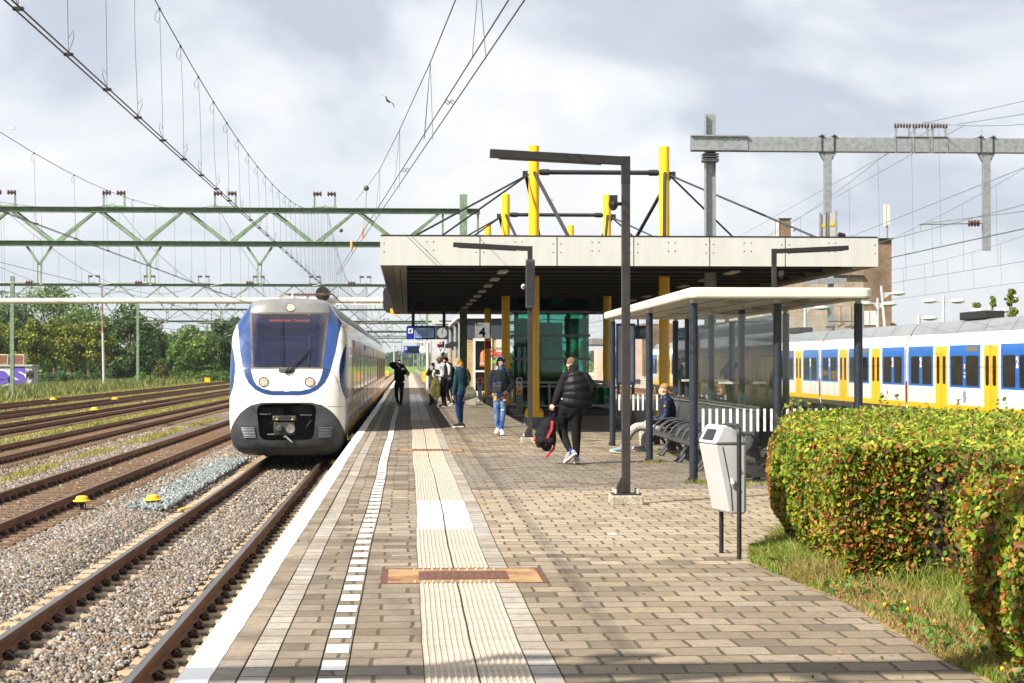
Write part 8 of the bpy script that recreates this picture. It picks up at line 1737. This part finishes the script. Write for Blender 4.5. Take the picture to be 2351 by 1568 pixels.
for (x, y, w_) in ((425, 852, .05), (345, 735, .03), (350, 860, .045)): mb = MB(); mb.ball(p(x, y, -.085), (w_, .02, .022), 8, 5); mb.build('rip', cloth('pale_threads', (.50, .56, .62), .3, 60), s.t)
s.shoe(al, Vector((-.25, -1, 0)), M_SHW, M_SOLW, 0); s.shoe(ar, Vector((.15, -1, 0)), M_SHW, mat('sole_green_white', (.45, .62, .48), .6), 0)
mb = MB(); mb.box((-.105, -.045, -.12), (.105, .045, .12)); bg = mb.build('shoulder_bag', cloth('bag_charcoal', (.035, .037, .04), .5, 12, .3, 20, rough=.45), s.t, bevel=.03); bg.location = p(355, 562, -.20); bg.rotation_euler = (0, R(3), 0)
mb = MB(); mb.tube([p(410, 520, -.21), p(440, 430, -.19), p(455, 345, -.10), p(440, 325, .02)], .014, 6, True, .4); mb.build('bag_strap', K_BLK, s.t); mb = MB(); mb.tube([q_ for q_ in (Vector((-.09, -.05, .05)), Vector((.09, -.05, .055)))], .006, 6); mb.build('bag_zip', M_STEEL, bg)
mb = MB(); c_ = p(330, 690, -.11); mb.box((c_.x - .03, c_.y - .012, c_.z - .07), (c_.x + .03, c_.y + .012, c_.z + .05)); mb.build('phone', mat('phone_orange', (.7, .33, .04), .4), s.t, bevel=.008)
mb = MB(); mb.tube([p(398, 330, -.125), p(398, 440, -.155)], .005, 5); mb.build('zip', M_STEELD, s.t)
# --- woman in teal sweater ---
s = Person('woman with ginger ponytail, dark teal sweater and blue jeans, seen from behind', ZA_, 48.1, (1390, 1372), SK1, 'people waiting on the platform'); p = s.p
s.head(p(1362, 290, .02), 112, 4, 0, .97, cloth('hair_ginger', (.40, .225, .085), .45, 25, .8, 30), 'bun', True, None, neck=p(1400, 365))
s.torso([p(1420, 770), p(1425, 640), p(1415, 510), p(1410, 400)], Vector((-.5, .85, 0)))
sh1, sh2 = p(1352, 440, -.06), p(1475, 430, .12)
s.arm(sh1, p(1330, 630, -.1), p(1290, 830, -.16), p(1280, 905, -.2), (1, 0, 0), 1, .8); s.arm(sh2, p(1515, 560, .16), p(1500, 690, .05), p(1470, 740, 0), (0, 1, 0), -1, .8)
h1, h2, k1_, k2_2, a1, a2 = p(1390, 810, -.06), p(1440, 810, .08), p(1372, 1060, -.02), p(1415, 1060, .06), p(1412, 1290, .0), p(1425, 1300, .10)
s.leg(h1, k1_, a1); s.leg(h2, k2_2, a2); s.finish()
def f(mb):
    limb(mb, [p(1425, 760), p(1428, 640), p(1420, 510), p(1412, 420), p(1405, 365)], [.175, .158, .178, .155, .08], [.8, .78, .76, .72, .9], Vector((-.5, .85, 0)), n=7, wrinkle=.02)
    limb(mb, [sh1, p(1325, 630, -.1), p(1290, 825, -.16)], [.072, .062, .045], n=7, wrinkle=.04); limb(mb, [sh2, p(1518, 560, .16), p(1500, 680, .05)], [.072, .062, .045], n=7, wrinkle=.04); limb(mb, [p(1370, 385), p(1455, 380)], [.06, .06])
s.garment('sweater', f, cloth('teal_sweater', (.010, .038, .055), .25, 6, .5, 16))
def f(mb): limb(mb, [h1, k1_, a1], [.112, .072, .045], n=8, wrinkle=.03); limb(mb, [h2, k2_2, a2], [.112, .072, .045], n=8, wrinkle=.03); limb(mb, [p(1415, 830), p(1420, 750)], [.165, .155], .8, Vector((-.5, .85, 0)))
s.garment('jeans', f, cloth('dark_denim', (.010, .035, .11), .35, 5, .5, 25))
s.shoe(a1, Vector((-1, .1, 0)), M_SHK, M_SOLW); s.shoe(a2, Vector((-.9, .2, 0)), M_SHK, M_SOLW)
mb = MB(); mb.tube([p(1498, 370, .08), p(1540, 520, .05), p(1555, 700, .0)], .022, 6, True, .3, BK); mb.build('bag_strap', cloth('strap_cream', (.32, .31, .27), .3, 20), s.t)
mb = MB(); mb.prism([(-.17, -.18), (-.28, -.14), (-.1, .16), (.17, .19), (.28, -.02), (.24, -.09)], -.09, .09); b_ = mb.build('shoulder_bag', cloth('bag_olive_mesh', (.20, .20, .14), .5, 9, .4, 30, col2=(.04, .05, .04)), s.t, bevel=.03); b_.location = p(1510, 805, .0)
mb = MB(); mb.tube([(-.3, 0, -.16), (-.05, 0, -.17), (.25, 0, -.06)], .03, 8); mb.build('bag_base', cloth('bag_cream_trim', (.5, .48, .42), .2, 20), b_)
def f(mb): limb(mb, [p(1500, 400, .1), p(1535, 500, .12), p(1545, 600, .1)], [.05, .075, .06], .6)
s.garment('black_scarf', f, K_BLK)
# --- man in black with cap, hand behind head ---
s = Person('man all in black with a cap, one hand behind his bowed head', ZA_, 68.5, (395, 1045), SK3); p = s.p
A = s.head(p(398, 300), 0, 26, 0, 1.0, None, '', False, neck=p(400, 350))
s.torso([p(400, 620), p(402, 520), p(405, 430), p(402, 365)], FW)
shl, shr = p(338, 385), p(470, 380)
s.arm(shl, p(272, 325, .0), p(325, 300, .10), p(360, 296, .16), (1, 0, 0), -1, .5); s.arm(shr, p(525, 470, .03), p(548, 500, -.22), p(535, 515, -.3), (0, 0, 1), 1, 1.3)
hl, hr, kl, kr, al, ar = p(362, 640), p(440, 640), p(352, 800, .1), p(438, 800, -.1), p(380, 950, .22), p(420, 1000, -.05)
s.leg(hl, kl, al); s.leg(hr, kr, ar); s.finish(.009)
def f(mb):
    limb(mb, [p(402, 590), p(404, 500), p(405, 430), p(402, 385), p(400, 350)], [.205, .20, .21, .17, .09], .68, FW, n=6, wrinkle=.02); limb(mb, [shl, p(268, 322, .0), p(330, 302, .08)], [.085, .082, .06], n=6); limb(mb, [shr, p(530, 465, .03), p(545, 490, -.16)], [.085, .082, .06], n=6); limb(mb, [p(350, 345, .06), p(455, 345, .06)], [.07, .07])
s.garment('hoodie', f, K_BLK, .013)
def f(mb): limb(mb, [hl, kl, al], [.10, .07, .05], n=6); limb(mb, [hr, kr, ar], [.10, .07, .05], n=6); limb(mb, [p(402, 660), p(402, 580)], [.16, .16], .7, FW)
s.garment('trousers', f, cloth('black_jeans', (.016, .018, .024), .4, 8), .013)
s.shoe(al, Vector((-.2, -1, 0)), M_SHG, M_SOLW, 12); s.shoe(ar, Vector((.1, -1, 0)), M_SHG, M_SOLW)
mb = MB(); mb.ball(A(0, .012, .04), (.085, .102, .095), 16, 10, s.M); mb.ball(A(0, -.10, .045), (.075, .07, .014), 14, 8, s.M); cp_ = mb.build('cap', K_BLK, s.t, smooth=True)
text_mesh('cap_mark', 'NY', .07, M_LETW, s.t, A(0, -.095, .085), rot=(R(65), 0, 0), bold=.003); text_mesh('chest_mark', 'VRSP', .05, mat('print_grey', (.5, .5, .5), .6), s.t, p(462, 394, -.17), bold=.002)
# --- boy with pale blue mask ---
s = Person('ginger youth in dark camouflage jacket with pale blue face mask, touching his glasses', ZA_, 75.0, (940, 985), SK1, 'people waiting on the platform'); p = s.p
s.head(p(958, 345), -15, 8, 0, 1.0, cloth('hair_copper', (.42, .16, .05), .3, 30), 'short', False, cloth('mask_pale_blue', (.22, .45, .60), .1, 20), neck=p(965, 410))
mb = MB(); [mb.tube([s.A(q_ * .035 + .02 * math.cos(a), -.09, .008 + .016 * math.sin(a)) for a in np.linspace(0, 2 * PI, 9)], .003, 4, False) for q_ in (-1, 1)]; mb.build('glasses', M_LETK, s.t)
s.torso([p(955, 640), p(965, 560), p(975, 480), p(972, 420)], FW); shl, shr = p(908, 440), p(1035, 430)
s.arm(shl, p(868, 480, -.05), p(895, 390, -.15), p(912, 355, -.16), (1, 0, 0), -1, .6); s.arm(shr, p(1045, 510, -.05), p(1000, 510, -.25), p(975, 505, -.3), (0, 0, 1), 1, .8)
hl, hr, kl, kr, al, ar = p(925, 650), p(985, 650), p(925, 800), p(980, 800), p(925, 945), p(975, 950); s.leg(hl, kl, al); s.leg(hr, kr, ar); s.finish(.009)
def f(mb):
    limb(mb, [p(955, 640), p(965, 560), p(975, 490), p(975, 440), p(970, 405)], [.185, .185, .20, .17, .09], .7, FW, n=6); limb(mb, [shl, p(862, 485, -.05), p(893, 400, -.15)], [.075, .07, .05], n=6); limb(mb, [shr, p(1050, 510, -.05), p(1005, 512, -.22)], [.075, .07, .05], n=6)
s.garment('jacket', f, cloth('dark_camo', (.05, .06, .035), .3, 18, .3, col2=(.012, .014, .010), ramp=(.45, .55)), .013)
mb = MB(); mb.ball(p(975, 475, -.14), (.075, .04, .17), 12, 8); mb.build('shirt', cloth('white_tee', (.6, .6, .6), .1, 10), s.t, smooth=True)
def f(mb): limb(mb, [hl, kl, al], [.10, .07, .055], n=6); limb(mb, [hr, kr, ar], [.10, .07, .055], n=6); limb(mb, [p(955, 670), p(955, 620)], [.155, .155], .7, FW)
s.garment('trousers', f, K_TR, .013); s.shoe(al, Vector((-.2, -1, 0)), M_SHK, M_SHK); s.shoe(ar, Vector((.2, -1, 0)), M_SHK, M_SHK)
mb = MB(); c_ = p(985, 478, -.33); mb.box((c_.x - .035, c_.y - .01, c_.z - .06), (c_.x + .035, c_.y + .01, c_.z + .05)); mb.build('phone', M_TBLK, s.t)
# --- youth in grey shirt with long fringe, holding an olive coat ---
s = Person('youth with long brown-green hair, black mask and grey shirt, holding an olive coat', ZA_, 69.3, (1140, 1045), SK1, 'people waiting on the platform'); p = s.p
s.head(p(1062, 250), 80, 24, 0, 1.02, cloth('hair_ash_green', (.15, .12, .06), .5, 25, .8, 30), 'mop', False, cloth('mask_black', (.012, .012, .02), .2, 20), neck=p(1105, 310))
s.torso([p(1135, 550), p(1140, 470), p(1130, 380), p(1118, 315)], Vector((-1, -.25, 0))); sh1, sh2 = p(1125, 345, -.18), p(1135, 345, .17)
s.arm(sh1, p(1140, 500, -.2), p(1040, 510, -.2), p(1000, 505, -.2), (0, 0, 1), 1, 1.0); s.arm(sh2, p(1150, 480, .2), p(1060, 520, .2), p(1010, 500, .15), (0, 0, 1), -1, 1.0)
h1, h2, q1, q2, a1, a2 = p(1130, 580, -.09), p(1140, 580, .09), p(1120, 780, -.08), p(1135, 780, .1), p(1150, 975, -.08), p(1140, 970, .1); s.leg(h1, q1, a1); s.leg(h2, q2, a2); s.finish(.009)
def f(mb):
    limb(mb, [p(1132, 545), p(1142, 470), p(1132, 380), p(1120, 330), p(1108, 300)], [.20, .20, .20, .17, .085], .72, Vector((-1, -.25, 0)), n=7, wrinkle=.03); limb(mb, [sh1, p(1120, 490, -.2), p(1060, 512, -.2)], [.085, .09, .05], n=7, wrinkle=.06); limb(mb, [sh2, p(1150, 480, .2), p(1080, 515, .2)], [.085, .08, .05], n=6)
s.garment('shirt', f, cloth('grey_shirt', (.36, .37, .42), .15, 7, .6, 14), .012)
def f(mb): limb(mb, [h1, q1, a1], [.125, .095, .085], n=7, wrinkle=.04); limb(mb, [h2, q2, a2], [.12, .09, .08], n=7); limb(mb, [p(1135, 600), p(1135, 535)], [.165, .16], .8, Vector((-1, -.25, 0)))
s.garment('trousers', f, K_TR, .013); s.shoe(a1, Vector((-1, -.15, 0)), cloth('shoe_olive', (.16, .13, .05), .3, 20), M_SOLW); s.shoe(a2, Vector((-1, .1, 0)), cloth('shoe_olive', (.16, .13, .05)), M_SOLW)
ct = thing('coat', 'olive green coat hanging from the arm of the youth in the grey shirt', 'coat', s.b + p(1010, 760, -.25)); o_ = p(1010, 760, -.25); q = lambda x, y, dy=-.25: p(x, y, dy) - o_
mb = MB(); limb(mb, [q(1010, 535), q(985, 650), q(960, 780), q(925, 880)], [.09, .15, .16, .10], .35, FW, wrinkle=.08); limb(mb, [q(1030, 560), q(1030, 720), q(1045, 860)], [.08, .14, .09], .35, FW, wrinkle=.08, sd=2); limb(mb, [q(1010, 780), q(1000, 900), q(1000, 1010)], [.10, .09, .05], .35, FW, wrinkle=.06)
soft(mb.build('cloth', cloth('olive_coat', (.11, .095, .035), .35, 6, .9, 8), ct), .013, 3)
# --- youth in grey hoodie with black backpack ---
s = Person('youth in light grey hoodie with black backpack, behind the grey-shirted one', ZA_, 73.0, (1250, 1005), SK1, 'people waiting on the platform'); p = s.p
s.head(p(1168, 258), 78, 5, 0, 1.0, cloth('hair_brown', (.14, .065, .03), .3, 30), 'short', False, cloth('mask_dark_blue', (.015, .02, .035), .2, 20), neck=p(1205, 315))
s.torso([p(1235, 560), p(1235, 480), p(1225, 400), p(1215, 330)], LF); sh1, sh2 = p(1228, 360, -.17), p(1228, 360, .17); s.arm(sh1, p(1225, 470, -.2), p(1160, 520, -.15), p(1130, 525, -.1), (0, 0, 1), 1, .8); s.arm(sh2, p(1225, 470, .2), p(1170, 530, .2), p(1140, 530, .2), (0, 0, 1), -1, .8)
h1, h2, q1, q2, a1, a2 = p(1225, 600, -.08), p(1240, 600, .08), p(1190, 770, .05), p(1275, 770, -.05), p(1235, 930, .05), p(1300, 960, -.05); s.leg(h1, q1, a1); s.leg(h2, q2, a2); s.finish(.009)
def f(mb): limb(mb, [p(1235, 560), p(1235, 480), p(1228, 400), p(1218, 345), p(1212, 305)], [.17, .17, .185, .165, .10], .8, LF, n=7, wrinkle=.02); limb(mb, [sh1, p(1225, 470, -.2), p(1165, 515, -.15)], [.078, .07, .05], n=6); limb(mb, [sh2, p(1225, 470, .2), p(1175, 525, .2)], [.078, .07, .05], n=6); limb(mb, [p(1215, 320), p(1260, 325)], [.09, .07])
s.garment('hoodie', f, cloth('light_grey_hoodie', (.42, .43, .45), .15, 8, .5, 16), .012)
def f(mb): limb(mb, [h1, q1, a1], [.11, .08, .055], n=7); limb(mb, [h2, q2, a2], [.11, .08, .055], n=7); limb(mb, [p(1232, 620), p(1235, 550)], [.16, .155], .8, LF)
s.garment('trousers', f, K_TR, .013)
for a_ in (a1, a2): s.shoe(a_, Vector((-.9, -.3, 0)), cloth('shoe_zebra', (.65, .65, .65), .2, 22, col2=(.03, .03, .03), ramp=(.46, .54)), M_SOLW)
bt = thing('backpack', 'black backpack worn by the youth in the grey hoodie', 'backpack', s.b + p(1270, 460)); o_ = p(1270, 460); q = lambda x, y, dy=0.0: p(x, y, dy) - o_
mb = MB(); limb(mb, [q(1275, 390), q(1282, 470), q(1275, 570)], [.12, .16, .15], [.9, .9, .9], LF); soft(mb.build('bag', K_BLK, bt), .014, 3)
mb = MB(); [mb.tube([q(1265, 370, d_), q(1225, 345, d_), q(1195, 400, d_), q(1215, 500, d_)], .022, 6) for d_ in (-.16, .16)]; mb.build('shoulder_strap', K_BLK, bt)
# --- seated man in navy jacket ---
s = Person('blond man in navy quilted jacket and pale checked trousers sitting on the bench', ZD_, 35.1, (560, 1095), SK1); p = s.p
s.head(p(862, 312), 118, -4, 0, 1.0, cloth('hair_blond_brown', (.30, .17, .07), .35, 30), 'fade', True, None, neck=p(880, 395))
mb = MB(); mb.tube([s.A(-.03, -.07, -.13), s.A(0, -.085, -.135), s.A(.03, -.07, -.13)], [.02, .03, .02], 8); mb.build('face_mask', cloth('mask_black', (.012, .012, .02)), s.t)
s.torso([p(860, 790), p(895, 660), p(905, 540), p(893, 440)], LF)
sh1, sh2 = p(900, 475, -.17), p(900, 470, .19)
s.arm(sh1, p(868, 660, -.22), p(680, 700, -.16), p(600, 712, -.1), (0, 0, -1), 1, .9); s.arm(sh2, p(860, 650, .22), p(690, 710, .1), p(620, 715, .03), (0, 0, -1), -1, .9)
h1, h2 = p(820, 800, -.11), p(820, 800, .11); q1, q2 = p(512, 785, -.12), p(620, 815, .14); a1, a2 = p(345, 1045, -.14), p(598, 1025, .16)
s.leg(h1, q1, a1); s.leg(h2, q2, a2); s.finish()
def f(mb): limb(mb, [p(872, 800), p(900, 680), p(910, 560), p(898, 460), p(885, 392)], [.19, .20, .205, .17, .09], [.82, .8, .8, .8, .9], LF, puff=.075)
M_NAVJ = cloth('navy_quilt', (.008, .016, .045), .3, 6, .6, 10, rough=.5); s.garment('jacket', f, M_NAVJ, .011, 2)
def f(mb): limb(mb, [sh1, p(872, 660, -.22), p(700, 700, -.17)], [.085, .08, .055], puff=.07, n=5); limb(mb, [sh2, p(865, 650, .22), p(705, 708, .11)], [.085, .08, .055], puff=.07, n=5)
s.garment('sleeves', f, M_NAVJ, .011, 2)
def fch(T):
    sp = T.nd('ShaderNodeSeparateXYZ'); T.ln(T.obj, sp.inputs[0]); a = T.math('FRACT', T.math('MULTIPLY', T.math('ADD', sp.outputs['X'], T.math('MULTIPLY', sp.outputs['Z'], .5)), 14.0)); b = T.math('FRACT', T.math('MULTIPLY', T.math('SUBTRACT', sp.outputs['Z'], T.math('MULTIPLY', sp.outputs['X'], .5)), 14.0))
    k = T.math('MAXIMUM', T.math('LESS_THAN', a, .2), T.math('LESS_THAN', b, .2)); T.ln(T.mix(T.math('MULTIPLY', k, .6), (.40, .38, .33), (.10, .11, .12)), T.b.inputs['Base Color'])
M_CHK = node_mat('checked_cloth', fch, Roughness=.9)
def f(mb): limb(mb, [h1, q1, a1 + Vector((.02, 0, .04))], [.105, .085, .062], n=8, wrinkle=.03); limb(mb, [h2, q2, a2 + Vector((0, 0, .04))], [.105, .082, .062], n=8, wrinkle=.03); limb(mb, [p(850, 800, -.08), p(850, 800, .08)], [.12, .12])
s.garment('trousers', f, M_CHK)
M_SHC = cloth('shoe_multicolour', (.10, .45, .55), .3, 30, .4, col2=(.35, .12, .12), ramp=(.42, .58)); s.shoe(a1 + Vector((-.02, 0, 0)), Vector((-1, -.1, 0)), M_SHC, M_SOLW, -14); s.shoe(a2, Vector((-.9, -.45, 0)), M_SHC, M_SOLW, -18)
mb = MB(); mb.ball(p(875, 515, -.285), (.022, .008, .022), 10, 6); mb.build('sleeve_badge', mat('badge_orange', (.85, .30, .01), .5), s.t)
# ================= air =================
hz_m = bpy.data.materials.new('haze'); hz_m.use_nodes = True; t_ = hz_m.node_tree; t_.nodes.clear(); o_ = t_.nodes.new('ShaderNodeOutputMaterial'); pv = t_.nodes.new('ShaderNodeVolumePrincipled')
pv.inputs['Color'].default_value = (.80, .88, 1.0, 1); pv.inputs['Density'].default_value = .00009; pv.inputs['Anisotropy'].default_value = .2; t_.links.new(pv.outputs[0], o_.inputs['Volume'])
mb = MB(); mb.box((-3600, -400, -2.6), (3600, 6600, 320)); tag(mb.build('haze', hz_m), kind='stuff')
